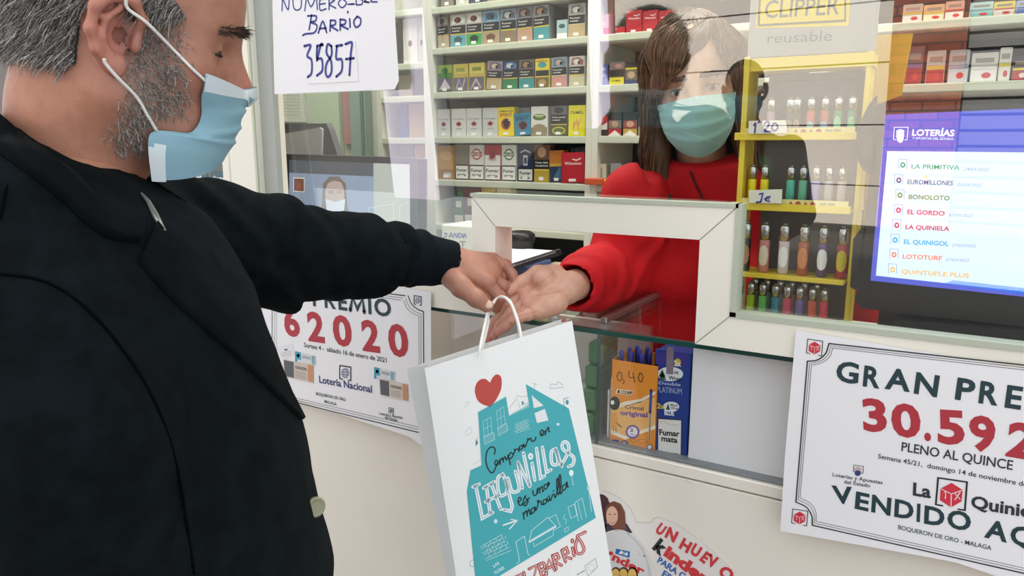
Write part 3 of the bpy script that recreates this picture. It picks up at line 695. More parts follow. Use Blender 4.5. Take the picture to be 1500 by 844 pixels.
p.L(z1((345, 310), (400, 240), (405, 200), (428, 305)), .4, '#77888C'); p.L(z1((405, 205), (440, 220), (495, 208)), .4); p.L(z1((530, 112), (560, 122)), .4); p.L(z1((548, 115), (535, 160)), .4); p.E(*z1((452, 264))[0], 1.6, 2.6, '#4F9AA0', 10); p.L(z1((440, 285), (498, 262)), .5, '#77888C')
p.L(z1((108, 535), (92, 548), (88, 600)), .5, '#5C6E72'); p.E(*z1((97, 572))[0], 1.6, 3.6, '#5C8A90', 10); p.L(z1((65, 745), (130, 705)), .4, '#A9B5B8')
p.L(z4((495, 238), (500, 225), (515, 228), (522, 218), (538, 230)), .5, '#7C9095', 4); p.L(z4((495, 240), (540, 236)), .5); p.L(z4((541, 312), (540, 274), (555, 268)), .7, '#3F8088'); p.E(*z4((551, 284))[0], 2.2, 3.6, '#4F9AA0', 10)
p.L(z2((118, 720), (135, 735), (122, 770), (100, 770), (95, 740)), .6, '#8FA5A8', 3, True)
p.L(z2((962, 768), (1040, 710), (1056, 775), (985, 845)), .6, '#8A8F92', closed=True)
for k in range(10): a = k*.628; p.E(*z2((1008+24*math.cos(a), 780+26*math.sin(a)))[0], .6, .6, '#8A8F92', 6)
p.T('de todos', z2((905, 838))[0], z2((962, 805))[0], 2.6, '#6A6F72', .01)
p.build('line_drawings', bag)
BLK = '#1B2226'
p = bpp(.0011)
for st in ([(180, 240), (186, 200), (160, 182), (130, 205), (114, 260), (122, 330), (150, 378), (172, 378), (190, 340), (205, 300), (192, 285), (183, 310), (196, 325), (215, 308), (220, 285)], [(222, 280), (226, 318)], [(222, 292), (240, 268), (250, 300)], [(246, 284), (262, 258), (272, 284), (284, 262)], [(284, 245), (304, 320)], [(288, 262), (304, 228), (326, 242), (306, 272), (294, 270)],
           [(326, 242), (340, 208), (334, 200)], [(338, 208), (362, 198), (370, 218)], [(398, 170), (374, 180), (376, 204), (396, 192), (404, 160), (410, 186), (426, 170)], [(418, 178), (440, 128), (436, 118)], [(438, 130), (462, 116), (466, 138), (492, 132), (500, 108)],
           [(536, 90), (560, 70), (548, 52), (534, 70), (542, 96), (566, 86)], [(570, 60), (578, 88)], [(574, 72), (590, 38), (600, 36), (598, 60), (608, 66)]):
    p.L(z3(*st), 1.75, BLK, 4)
for st in ([(364, 612), (388, 588), (374, 572), (362, 600), (376, 634), (398, 620), (412, 570), (424, 560)], [(416, 572), (440, 600), (424, 634), (404, 630), (424, 606), (450, 574)], [(476, 520), (484, 556), (506, 548), (512, 500), (516, 540)], [(524, 498), (532, 536)], [(526, 514), (548, 488), (552, 526), (560, 520)], [(592, 468), (566, 478), (566, 508), (586, 500), (596, 452), (598, 484), (606, 460)]):
    p.L(z3(*st), 1.75, BLK, 4)
for st in ([(402, 690), (410, 742)], [(406, 705), (426, 676), (434, 718)], [(430, 702), (448, 664), (456, 704), (466, 690)], [(488, 650), (466, 664), (468, 696), (486, 684), (494, 644), (500, 674), (514, 640), (520, 596), (512, 606)], [(520, 612), (538, 602), (546, 630), (560, 622)], [(580, 588), (558, 596), (560, 626), (580, 612), (586, 576), (594, 604), (606, 590)], [(600, 560), (614, 596), (630, 550)], [(640, 544), (648, 574), (656, 560)], [(636, 520), (637, 524)],
           [(652, 570), (672, 500), (672, 432), (662, 438), (664, 520), (674, 552)], [(676, 550), (694, 480), (690, 402), (680, 420), (690, 540), (704, 524)], [(732, 470), (706, 486), (710, 518), (730, 504), (740, 450), (744, 492), (752, 488)]):
    p.L(z3(*st), 1.75, BLK, 4)
p.build('script_lettering', bag)
p = bpp(.0009); WL = '#F1F6F6'
LAG = [[(14, 492), (62, 470)], [(36, 484), (86, 735), (166, 690)], [(96, 500), (178, 452)], [(118, 490), (146, 690)], [(156, 470), (228, 664)], [(112, 608), (212, 556)],
       [(240, 400), (208, 420), (206, 500), (226, 560), (272, 536), (274, 470), (244, 392)], [(264, 440), (318, 640), (306, 680), (252, 668)], [(284, 424), (312, 520), (344, 530), (372, 500), (342, 372)], [(362, 300), (396, 500)], [(362, 300), (452, 488)], [(404, 232), (456, 480)],
       [(470, 310), (492, 440)], [(505, 196), (536, 424), (566, 408)], [(550, 186), (582, 378), (616, 360)], [(654, 196), (620, 222), (622, 300), (644, 322), (672, 300), (652, 190), (696, 330), (700, 318)],
       [(700, 318), (752, 220), (746, 156), (716, 146), (702, 180), (724, 214), (790, 262), (786, 318), (752, 334)]]
for st in LAG: p.L(z3(*st), 5.2, WL, 0 if len(st) < 5 else 4)
p.E(*z3((459, 256))[0], 3.8, 5.0, WL, 16); p.up(2)
for st in LAG: p.L(z3(*st), .7, '#5FA3A8', 0 if len(st) < 5 else 4)
p.E(*z3((459, 256))[0], 1.1, 1.5, '#5FA3A8', 10)
p.build('outlined_lettering', bag)
p = bpp(.0009)
BAR = [[(440, 850), (505, 812), (450, 900)], [(500, 815), (520, 900)], [(540, 790), (600, 760), (570, 880), (640, 850)], [(610, 760), (640, 850)], [(610, 758), (650, 745), (655, 780), (628, 800), (665, 800), (670, 835), (640, 850)], [(665, 830), (690, 715), (735, 800)], [(680, 785), (722, 765)],
       [(716, 690), (745, 790)], [(716, 690), (752, 675), (765, 705), (732, 735), (785, 762)], [(786, 650), (815, 735)], [(786, 650), (822, 630), (835, 668), (805, 692), (858, 712)], [(866, 630), (880, 690)], [(905, 560), (890, 610), (900, 668), (935, 672), (955, 640), (935, 590), (905, 545), (930, 528), (965, 510)]]
for st in BAR: p.L(z2(*st), 4.4, RDB, 0 if len(st) < 6 else 4)
p.E(*z2((866, 578))[0], 2.6, 3.6, RDB, 14); p.up(2)
for st in BAR: p.L(z2(*st), 1.1, '#EFD9D4', 0 if len(st) < 6 else 4)
p.E(*z2((866, 578))[0], .9, 1.2, '#EFD9D4', 10)
p.build('red_lettering', bag)
CORD = mat('#F0EDE6', .6, name='paper_cord')
zz = zt(560, 260, 957/340.)
def cord(pts): 
    P3 = [dep(*zz((x, y))[0], d) for x, y, d in pts]; b = MB(); b.m(CORD)
    b.tube(catmull(P3, 6), .0023, 8, flat=.75); b.build('handle', None, bag)
cord([(396, 745, 1.113), (405, 690, 1.118), (424, 600, 1.165), (437, 548, 1.19), (470, 500, 1.215), (500, 492, 1.20), (530, 520, 1.185), (550, 566, 1.165), (566, 620, 1.150), (575, 680, 1.140)])
cord([(410, 740, 1.165), (416, 690, 1.17), (434, 610, 1.185), (441, 550, 1.198), (472, 503, 1.225), (502, 496, 1.208), (528, 512, 1.20), (546, 560, 1.19), (562, 618, 1.185), (568, 690, 1.19)])
# ------------------------------------------------------------------ packs on the shelves
ORD = ['first', 'second', 'third', 'fourth', 'fifth', 'sixth', 'seventh', 'eighth', 'ninth', 'tenth', 'eleventh', 'twelfth']
def shelf_z(py): return min(SHZ, key=lambda zz: abs(zz-py))
NARROW = [1.86, 1.70, 1.60, 1.47, 1.34, 2.0]
def pack(name, label, cat, group, px0, px1, pytop, zs, design, yf=None, depth=.032, lean=0.0, seed=0):
    """A box standing on shelf height zs; design = [(fraction, colour), ...] from the bottom up plus drawn extras."""
    yf = YF+.012 if yf is None else yf
    pm = (px0+px1)/2
    xa_, xb_ = at(px0, pytop+20, yf)[0], at(px1, pytop+20, yf)[0]; h = at(pm, pytop, yf)[2]-zs
    up_ = [q for q in NARROW if q > zs+.02] if name == 'boxed_goods' and px1 < 630 else [q for q in SHZ+[1.712, 1.580, 1.95] if q > zs+.06]
    if up_: h = min(h, min(up_)-.024-zs)
    if px0 < 660 and px1 > 630: xa_ = max(xa_, SX1+.011+.15*max(lean, 0))
    if px1 < 630: xa_ = max(xa_, SX3+.014); xb_ = min(xb_, SX1-.034); lean = 0.0
    return pack_at(name, label, cat, group, xa_, xb_, zs, h, design, yf, depth, lean)
def pack_at(name, label, cat, group, xa_, xb_, zs, h, design, yf, depth=.032, lean=0.0):
    w = xb_-xa_; cl, sl = math.cos(lean), math.sin(lean)
    U = np.array((cl, 0, sl)); V = np.array((-sl, 0, cl)); O = np.array((xa_, yf, zs+.0005+(w*max(0, -sl))))
    b = MB(); b.m(mat(design.get('side', design['bands'][-1][1]), .45))
    r = .0012
    lp = [(r, 0), (w-r, 0), (w, r), (w, h-r), (w-r, h), (r, h), (0, h-r), (0, r)]
    b.slab([O+U*x+V*y for x, y in lp], (0, depth, 0))
    o = b.build(name, None, None, origin=(xa_+w/2, yf+depth/2, zs)); tag(o, label, cat, group)
    p = Print(O, U, V, (0, -1, 0), .0004, .0002); p.rough = .35
    y = 0.0
    for fr, c in design['bands']:
        p.rect(.0012, h*y+.0006, w-.0012, h*min(1, y+fr)-.0002, c); y += fr
    p.up()
    for e in design.get('art', ()):
        k = e[0]
        if k == 'r': p.rect(e[1]*w, e[2]*h, e[3]*w, e[4]*h, e[5])
        elif k == 'e': p.ell(e[1]*w, e[2]*h, e[3]*w, e[4]*h, e[5], 16)
        elif k == 'p': p.poly([(x*w, yy*h) for x, yy in e[1]], e[2])
        elif k == 'l': p.stroke([(x*w, yy*h) for x, yy in e[1]], e[2]*w, e[3])
        elif k == 't': p.text(e[1], (e[2]*w, e[3]*h), (e[4]*w, e[3]*h), e[5]*h, e[6], .02)
        elif k == 'u': p.up()
    p.build('front_print', o)
    t = design.get('tag', 1)
    if t:
        b = MB(); b.m(mat('#E9EAE6', .6)); q = O+U*(w*.32)+V*(h*.05); b.slab([q, q+U*w*.3, q+U*w*.3+V*h*.09, q+V*h*.09], (0, -.0012, 0)); b.build('price_tag', None, o)
    return o
def warn(pic, c1, c2='#E0C94A', blob='#8F8F90', blob2='#5A5456', low=None):
    """photo above, black warning band with two lines of text, brand colour below"""
    a = [('p', [(.12, .70), (.5, .74), (.9, .70), (.92, .86), (.6, .96), (.2, .93)], blob), ('u',), ('e', .48, .82, .22, .09, blob2), ('e', .66, .78, .12, .07, blob)]
    a += [('t', 'Fumar', .12, .555, .72, .05, '#DAD9D6'), ('t', 'mata', .12, .47, .6, .05, '#DAD9D6')]
    if low: a += [('p', [(.3, .1), (.7, .1), (.78, .26), (.5, .33), (.22, .26)], low)]
    return dict(bands=[(.36, c1), (.04, c2), (.26, '#23262A'), (.34, pic)], art=a)
def white_pack(c, motif):
    return dict(bands=[(1, c)], art=[('t', 'ROTHMO', .12, .60, .88, .05, '#7A7F86'), ('p', [(.3, .47), (.5, .55), (.7, .47), (.6, .38), (.4, .38)], motif), ('u',), ('e', .5, .46, .08, .04, '#2A2D33'), ('r', .3, .26, .7, .30, '#A9ACB0')])
def fumar(top, accent, ring=True, blk='#E9E9E4', text='#1E2022'):
    art = [('r', .06, .04, .94, .40, blk), ('u',), ('t', 'Fumar', .12, .24, .86, .085, text), ('t', 'mata', .18, .11, .78, .085, text)]
    if ring: art += [('e', .5, .74, .32, .16, accent), ('u',), ('e', .5, .74, .25, .12, '#EDEDE8'), ('u',), ('r', .14, .69, .86, .79, accent), ('u',), ('t', 'BIG BEN', .18, .715, .82, .05, '#F2F2EE')]
    return dict(bands=[(.44, '#2B2D30'), (.56, top)], art=art, side=top)
def zc(x): return 570+x/2.812
G1 = 'tobacco packs on the shelves behind the window'
ROWS = []
TA = [(186, 248, 55, warn('#7A6A66', '#B9A98F', '#C9B765'), .05, 'leaning grey brown tobacco pack with a sand base'),
      (252, 316, 45, warn('#C9C8C2', '#5FA9B5', '#D9C547', '#E6E6E2', '#7A3A30', '#3E5E66'), 0, 'tobacco pack with white photo panel and teal base'),
      (318, 382, 38, warn('#CFCDC6', '#3FA653', '#D9C547', '#E6E6E2', '#7A3A30', '#1E3A26'), 0, 'tobacco pack with white photo panel and bright green base'),
      (384, 454, 32, warn('#8FB3C6', '#B39A78', '#C9B765', '#5A86A6', '#33496A', '#6E5640'), 0, 'tobacco pack with blue photo panel and kraft brown base'),
      (458, 524, 30, warn('#8E9EAA', '#8D7A5E', '#E0CC35', '#5B6470', '#C9CDD2'), 0, 'tobacco pack with dark photo and a brown yellow edged base'),
      (528, 592, 25, warn('#7E7F86', '#C0997F', '#D9C547', '#44484E', '#A98A76'), .03, 'tobacco pack with grey photo and a salmon tan base'),
      (596, 662, 15, warn('#8A8C90', '#4F9BA3', '#E0CC35', '#55585E', '#B48A70'), .04, 'tobacco pack with flesh toned photo and a teal base'),
      (690, 734, 82, dict(bands=[(.3, '#E2E8E8'), (.7, '#A9C3C6')], art=[('e', .5, .66, .3, .12, '#3E5F66')]), 0, 'short pale teal tobacco tin pack'),
      (738, 808, 15, warn('#A2A6A0', '#C1AA80', '#D8CC92', '#72767A', '#C9C6B8'), 0, 'tall grey and sand tobacco pack beside the divider')]
TB = [(200, 260, 235, dict(bands=[(.05, '#3C5F3C'), (.45, '#6B5A7A'), (.2, '#4E7F3E'), (.3, '#93A84A')], art=[('e', .5, .78, .22, .12, '#3E6F38'), ('p', [(.1, .1), (.5, .5), (.9, .12)], '#C9C2C6')]), 0, 'green and violet leaf patterned tobacco pouch'),
      (264, 324, 228, dict(bands=[(.5, '#6E6678'), (.12, '#B9A65A'), (.38, '#CDBB5A')], art=[('l', [(.2, .1), (.4, .45), (.6, .1), (.8, .45)], .1, '#BDB4BE'), ('r', .2, .72, .8, .85, '#8F9A4E')]), 0, 'gold topped violet tobacco pouch'),
      (330, 392, 228, dict(bands=[(.5, '#66606E'), (.12, '#C2AE5C'), (.38, '#D3C25E')], art=[('l', [(.15, .12), (.45, .42), (.75, .12)], .12, '#B3A9B0'), ('r', .2, .72, .8, .85, '#77863E')]), 0, 'gold topped tobacco pouch with a white zigzag'),
      (400, 462, 228, warn('#9A8E9C', '#B8A680', '#C9B765', '#6A5E72', '#C9BBA6'), -.07, 'leaning tan tobacco pack with a gold edge'),
      (468, 530, 238, warn('#23324E', '#2F7F4E', '#D9C547', '#4E74A6', '#C6CCD4'), 0, 'navy tobacco pack with a dark green base'),
      (535, 598, 238, warn('#6E625C', '#3D8E8E', '#C9B765', '#3B3A3C', '#A67F68'), 0, 'brown photo tobacco pack with a teal green base'),
      (602, 660, 235, dict(bands=[(.36, '#6E5A3C'), (.04, '#D9C547'), (.2, '#23262A'), (.4, '#E3CE3E')], art=[('e', .5, .78, .3, .1, '#3E9AA6'), ('t', 'FIESTA', .12, .87, .88, .06, '#B23A30'), ('e', .5, .18, .28, .12, '#A98A5C')]), 0, 'yellow comic topped tobacco pack with a brown base'),
      (670, 734, 226, warn('#8D9AA6', '#C98F86', '#D8CC92', '#5F7486', '#C2A697'), .02, 'grey blue tobacco pack with a pink base'),
      (742, 806, 210, warn('#C6C2BC', '#C6BE9A', '#D9C547', '#96595A', '#DAD4CC'), 0, 'tall pale tobacco pack with a red and white photo')]
TC = [(192, 250, 432, white_pack('#CFD0CF', '#B03A3A'), 0, 'pale grey cigarette carton at the left end'), (257, 317, 430, white_pack('#D6D7D6', '#B03A3A'), 0, 'white grey cigarette carton with a blue stripe'),
      (319, 380, 430, white_pack('#D2D3D3', '#B0403A'), 0, 'white grey cigarette carton with a broad front'), (386, 448, 432, white_pack('#CBCCCB', '#B03A3A'), 0, 'pale grey cigarette carton beside the yellow pack'),
      (450, 515, 440, dict(bands=[(1, '#E6CF22')], art=[('t', 'AMERICAN', .08, .83, .92, .06, '#26303E'), ('t', 'SPIRIT', .1, .68, .9, .11, '#A33A22'), ('e', .5, .42, .3, .2, '#B33A2A'), ('u',), ('p', [(.3, .5), (.55, .62), (.75, .48), (.6, .26), (.4, .3)], '#1E2430'), ('l', [(.45, .5), (.8, .56)], .06, '#E6E0D0')]), .02, 'yellow tobacco pack with a red and black emblem'),
      (520, 588, 470, dict(bands=[(1, '#2E86A6')], art=[('t', 'AMERICAN', .08, .83, .92, .06, '#1E2A3A'), ('t', 'SPIRIT', .1, .68, .9, .12, '#1F3550'), ('e', .52, .44, .28, .2, '#8E2F3A'), ('u',), ('p', [(.3, .5), (.55, .62), (.78, .48), (.6, .26), (.4, .3)], '#1E2430')]), .11, 'leaning blue tobacco pack with a red and black emblem'),
      (585, 653, 436, dict(bands=[(.08, '#8C7F5C'), (.22, '#8E8466'), (.7, '#DCDCD6')], art=[('e', .5, .64, .4, .11, '#5C7A3A'), ('u',), ('e', .5, .67, .3, .05, '#C9CDA0'), ('t', 'AMSTERDAM', .14, .62, .86, .05, '#20301A'), ('p', [(.2, .1), (.8, .1), (.85, .36), (.5, .42), (.15, .36)], '#96896A')]), 0, 'white tobacco carton with a green oval badge'),
      (665, 734, 412, dict(bands=[(.36, '#4E5A34'), (.04, '#CDBB3A'), (.3, '#202326'), (.3, '#63666A')], art=[('e', .5, .18, .4, .13, '#C7B83C'), ('u',), ('e', .5, .18, .32, .09, '#54682E'), ('t', 'Fumar puede', .1, .6, .9, .05, '#DAD9D6'), ('t', 'matar', .1, .51, .6, .05, '#DAD9D6'), ('e', .5, .85, .28, .1, '#3A3C40')]), 0, 'black tobacco pack with a yellow rimmed green oval'),
      (739, 808, 434, dict(bands=[(1, '#E3DA2A')], art=[('t', 'CAMEL', .1, .72, .9, .09, '#4A4A2A'), ('p', [(.25, .3), (.32, .5), (.42, .44), (.5, .56), (.6, .46), (.72, .5), (.8, .62), (.74, .6), (.66, .42), (.62, .2), (.56, .2), (.55, .36), (.4, .36), (.36, .2), (.3, .2)], '#D9A24A')]), 0, 'yellow cigarette carton with an orange camel')]
TD = [(196, 268, 600, dict(bands=[(.3, '#A37E46'), (.7, '#C49A58')], art=[('e', .5, .7, .4, .14, '#D3AE6E'), ('r', .35, .05, .8, .2, '#C9C4BA')]), 0, 'tan rolled tobacco pouch at the left end'),
      (272, 328, 592, fumar('#857A6C', '#B9AF9E', False), 0, 'grey brown tobacco pack with white warning base'),
      (331, 392, 598, fumar('#DEDCD6', '#B23338'), 0, 'white tobacco pack with a red round badge'),
      (393, 460, 598, dict(bands=[(.42, '#2B2D30'), (.3, '#E4E3DE'), (.28, '#B02A36')], art=[('r', .05, .04, .95, .40, '#E9E9E4'), ('u',), ('t', 'Fumar', .1, .24, .9, .09, '#1E2022'), ('t', 'mata', .18, .1, .8, .09, '#1E2022'), ('e', .5, .72, .2, .1, '#8E1E2A'), ('u',), ('t', 'FIELD', .28, .58, .72, .08, '#8E2030')]), 0, 'red topped tobacco pack with large warning print'),
      (464, 524, 598, fumar('#DCDDD6', '#2F6E4A'), 0, 'white tobacco pack with a green round badge'),
      (530, 594, 598, dict(bands=[(.36, '#2B2D30'), (.64, '#27324E')], art=[('r', .06, .04, .94, .34, '#D9D9D4'), ('u',), ('t', 'Fumar', .14, .2, .86, .08, '#1E2022'), ('t', 'mata', .2, .08, .78, .08, '#1E2022'), ('r', .36, .44, .64, .72, '#BFC3CA'), ('u',), ('r', .4, .5, .6, .66, '#27324E'), ('l', [(.2, .8), (.5, .86), (.8, .8)], .08, '#B9BFC9')]), 0, 'navy tobacco pack with a pale doorway badge'),
      (597, 661, 594, dict(bands=[(.3, '#B39B3E'), (.05, '#D9C547'), (.25, '#202326'), (.4, '#6B4E3E')], art=[('e', .5, .8, .28, .14, '#C49A7E'), ('t', 'Fumar daña', .1, .5, .9, .05, '#DAD9D6'), ('t', 'los pulmones', .1, .42, .9, .05, '#DAD9D6')]), 0, 'black tobacco pack with brown photo and olive base'),
      (662, 722, 622, dict(bands=[(.5, '#2B3E5A'), (.1, '#C9A23A'), (.4, '#C2762E')], art=[('p', [(.2, .1), (.8, .55), (.8, .1)], '#4A6A8E')]), .04, 'navy and orange tobacco pack')]
TR_ = [(236, 262, 630)]
zs_row = {'A': 1.738, 'B': 1.607, 'C': 1.472, 'D': 1.340}
RN = {'A': 'top row', 'B': 'second row', 'C': 'third row', 'D': 'fourth row'}
for r, T_ in (('A', TA), ('B', TB), ('C', TC), ('D', TD)):
    for i, (x0, x1_, yt, dz, ln, lab) in enumerate(T_):
        pack('cigarette_pack', f'{lab}, {ORD[i]} from left, {RN[r]}', 'cigarette pack', G1, zc(x0), zc(x1_), yt/2.812, zs_row[r], dz, lean=ln)
# the red carton that sticks out, and the dark packs behind it
WIN = lambda: dict(bands=[(1, '#B3202E')], art=[('t', 'Winston', .14, .60, .86, .09, '#E8D9DA'), ('l', [(.5, .78), (.66, .74), (.84, .80)], .05, '#E8D9DA')], side='#8E1420')
pack('cigarette_carton', 'red carton standing out at the right end of the lowest full shelf', 'cigarette carton', G1, 823, 857, 630/2.812, 1.340, WIN(), YF-.0, lean=.03)
for i, (x0, x1_, yt) in enumerate(((746, 764, 612), (768, 786, 608), (790, 808, 606))):
    pack('cigarette_pack', f'{("black", "charcoal", "dark grey")[i]} pack behind the protruding red carton, {ORD[i]} of three', 'cigarette pack', G1, zc(x0), zc(x1_), yt/2.812, 1.340, dict(bands=[(.8, '#24262A'), (.2, '#5B5E62')], tag=0), YF+.06)
# second rank, seen between the front packs
for (r, x0, x1_, yt, c1, c2, lab) in (('C', 462, 516, 412, '#B5553E', '#C9826A', 'orange red pack half hidden behind the yellow emblem pack'), ('C', 526, 580, 412, '#8E9CA6', '#AAB4BA', 'grey blue pack half hidden behind the blue emblem pack'), ('C', 758, 824, 410, '#CFC02E', '#6E6A2A', 'yellow pack half hidden behind the camel carton'),
                                      ('C', 356, 402, 410, '#2B4A6E', '#1E3350', 'navy pack half hidden behind the pale grey cartons'), ('A', 662, 690, 30, '#3E4246', '#5B6064', 'dark pack behind the short pale teal one'), ('A', 815, 830, 20, '#A39878', '#C9BE9A', 'sand pack wedged against the divider on the top full shelf'), ('B', 810, 826, 240, '#A9957A', '#C9B795', 'tan pack wedged against the divider on the second full shelf')):
    pack('cigarette_pack', lab, 'cigarette pack', G1, zc(x0), zc(x1_), yt/2.812, zs_row[r], dict(bands=[(.7, c1), (.3, c2)], tag=0), YF+.06)
# top shelf: only the feet of its packs show
for i, c in enumerate(('#8D8478', '#C9C6BE', '#3F4A5A', '#A0947C', '#BFB4A0', '#5A5E58', '#A99F94', '#C6BDA4', '#7A6A5A')):
    xx = SX1+.03+.056*i
    pack_at('cigarette_pack', f'{("grey brown", "white", "slate", "khaki", "beige", "olive grey", "taupe", "cream", "brown")[i]} based pack on the uppermost shelf, cut by the picture edge', 'cigarette pack', G1, xx, xx+.048, 1.856, .105, dict(bands=[(.3, c), (.3, '#23262A'), (.4, '#77787A')]), YF+.014)
# shelf under the lowest full one
for (a, b_, yt, zz_, c, lab, hh) in ((381, 438, 772, 1.20, '#D9B23A', 'yellow box on the shelf behind the hatch frame', .1), (444, 502, 770, 1.20, '#D8C79A', 'cream box on the shelf behind the hatch frame', .1), (310, 376, 775, 1.20, '#6E1F28', 'dark red book on the shelf left of the yellow box', .12), (268, 306, 790, 1.20, '#3E6E4A', 'green folder on the shelf left of the dark red book', .1)):
    pack('boxed_goods', lab, 'box', 'boxes on the low shelf', zc(a), zc(b_), yt/2.812, zz_, dict(bands=[(.25, '#E6E2D6'), (.75, c)], art=[('r', .2, .5, .8, .7, '#EDE6D2')], tag=0), YF+.05)
# ---- unit behind the woman
z4c = lambda x: 820+x/2.813
for i, (a, b_) in enumerate(((273, 338), (340, 404), (406, 470))):
    pack('cigarette_carton', f'big red carton behind the woman, {ORD[i]} of three from the left', 'cigarette carton', 'red cartons behind the woman', z4c(a), z4c(b_), 43/2.813, 1.738, WIN(), YF+.02, .06)
pack('cigarette_pack', 'small red pack beside the three big red cartons', 'cigarette pack', G1, z4c(228), z4c(268), 112/2.813, 1.738, dict(bands=[(.2, '#E6DADA'), (.8, '#B3202E')], tag=0), YF+.02)
pack('cigarette_pack', 'pink and white pack beside the divider above the blue camel pack', 'cigarette pack', G1, z4c(150), z4c(204), 60/2.813, 1.738, dict(bands=[(.35, '#C95A86'), (.65, '#D9A6C0')], art=[('p', [(.3, .5), (.5, .8), (.7, .5)], '#F0E4EA')], tag=0), YF+.02)
for (a, b_, yt, zz_, dsg, lab) in ((142, 196, 268, 1.607, dict(bands=[(1, '#4A5FA8')], art=[('t', 'CAMEL', .12, .74, .88, .08, '#D9DDF0'), ('p', [(.25, .25), (.35, .45), (.5, .5), (.6, .42), (.8, .56), (.66, .4), (.6, .2), (.4, .3), (.32, .18)], '#D9DDF0')], tag=0), 'blue camel pack beside the divider'),
        (204, 266, 256, 1.607, dict(bands=[(.32, '#DCD23A'), (.04, '#8A8430'), (.3, '#202326'), (.34, '#7A6A66')], art=[('e', .6, .82, .24, .1, '#B98A80'), ('t', 'CAMEL', .2, .14, .8, .08, '#4A4A2A')], tag=0), 'yellow based camel pack with a flesh photo'),
        (268, 320, 260, 1.607, dict(bands=[(.18, '#3E4E80'), (.5, '#6E6A62'), (.1, '#D9CF3A'), (.22, '#26282C')], art=[('e', .5, .44, .3, .16, '#C2A680')], tag=0), 'dark pack with a tan photo and blue base'),
        (324, 374, 262, 1.607, dict(bands=[(.5, '#3E9A96'), (.5, '#DAD23A')], art=[('t', 'CAMEL', .12, .62, .88, .1, '#2A2A1E'), ('t', '4', .36, .16, .66, .26, '#E6DA3A')], tag=0), 'yellow and teal camel pack'),
        (143, 197, 478, 1.472, dict(bands=[(.3, '#2A2B2E'), (.38, '#E0DCD8'), (.32, '#B8323A')], art=[('p', [(0, .68), (.5, .5), (1, .68)], '#B8323A')], tag=0), 'red and white flip top pack'),
        (200, 255, 464, 1.472, dict(bands=[(.3, '#B8323A'), (.36, '#7A6E66'), (.34, '#26282C')], art=[('p', [(0, 0), (.5, .24), (1, 0)], '#E6E0DC'), ('e', .5, .5, .26, .14, '#B99A80')], tag=0), 'black pack with a red base and tan photo'),
        (260, 320, 464, 1.472, dict(bands=[(.3, '#BFA24A'), (.36, '#8E3A34'), (.34, '#26282C')], art=[('p', [(0, 0), (.5, .24), (1, 0)], '#E6E0DC'), ('e', .5, .5, .26, .14, '#D0A080')], tag=0), 'black pack with a gold base and dark red photo'),
        (322, 372, 466, 1.472, dict(bands=[(.4, '#8E8A86'), (.6, '#3A3C40')], tag=0), 'grey based pack beside the hair of the woman'),
        (144, 190, 676, 1.340, dict(bands=[(1, '#D9D6C4')], art=[('r', .3, .2, .7, .8, '#A8AA94')], tag=0), 'small cream box standing above the orange boxes'),
        (208, 252, 674, 1.340, dict(bands=[(1, '#9AA0A6')], tag=0), 'small grey box beside the red sleeve')):
    pack('cigarette_pack', lab, 'cigarette pack', G1, z4c(a), z4c(b_), yt/2.813, zz_, dsg, YF+.02)
b = MB(); b.m(mat('#C9562E', .5)); b.box((at(857, 270, .77)[0], .765, 1.340), (at(884, 270, .77)[0], .80, 1.358), .002); tag(b.build('rolling_paper_box'), 'flat orange box lying in front of the divider', 'box')
b = MB(); b.m(mat('#D9B52E', .5)); b.box((at(885, 270, .77)[0], .765, 1.340), (at(896, 270, .77)[0], .80, 1.356), .002); tag(b.build('rolling_paper_box'), 'flat yellow box lying beside the flat orange box', 'box')
# ---- unit above the lottery terminal
z7 = lambda x: 1230+x/3.378
RT_ = [(1, 310, 408, 22, ('#DAD6D0', '#C7A93A', '#B0A090'), 'white box with red label and gold edge'), (1, 412, 515, 24, ('#E0D8B8', '#D9BE4A', '#C9A27A'), 'cream box with red label and yellow edge'), (1, 520, 612, 6, ('#DDD8D2', '#B7433A', '#C99A8A'), 'white box with a red top'),
       (1, 640, 755, 12, ('#7FB0B0', '#5C8E90', '#A9C6C4'), 'teal box with wavy stripe'), (1, 758, 864, 8, ('#C9C2BA', '#B2343C', '#D6BE4A'), 'red and yellow striped box'), (1, 868, 960, 2, ('#5A6FA8', '#4A5A90', '#9AA6C6'), 'blue box'),
       (2, 330, 414, 232, ('#9E2F36', '#6E5A86', '#5A4A55'), 'violet pack with a dark red base'), (2, 430, 522, 252, ('#B2383A', '#C9B04A', '#B9B0AA'), 'pale pack with yellow band and red base'), (2, 540, 640, 248, ('#C9CDD2', '#8E9AB0', '#A6A6A8'), 'grey blue pack'), (2, 650, 782, 262, ('#E2E0DE', '#D8D6D4', '#C2BFBA'), 'broad white pack'), (2, 790, 850, 236, ('#D8D4CE', '#D6C25A', '#C9C6C2'), 'tall white and yellow pack'), (2, 852, 940, 282, ('#A62A34', '#D6C23A', '#22252A'), 'black pack with yellow band and red base')]
for i, (r, a, b_, yt, (c1, c2, c3), lab) in enumerate(RT_):
    zz_ = 1.712 if r == 1 else 1.580
    n_ = i if r == 1 else i-6
    pack('cigarette_pack', f'{lab}, {ORD[n_]} from left, {("", "upper", "lower")[r]} row over the terminal', 'cigarette pack', 'tobacco boxes above the terminal', z7(a), z7(b_), yt/3.378, zz_,
         dict(bands=[(.42, c1), (.12, c2), (.46, c3)], art=[('e', .6, .22, .18, .1, '#C23A40' if c1 != '#A62A34' else '#E6C9C6'), ('r', .15, .66, .85, .82, '#8A8078')], tag=0), YF+.02, .05)
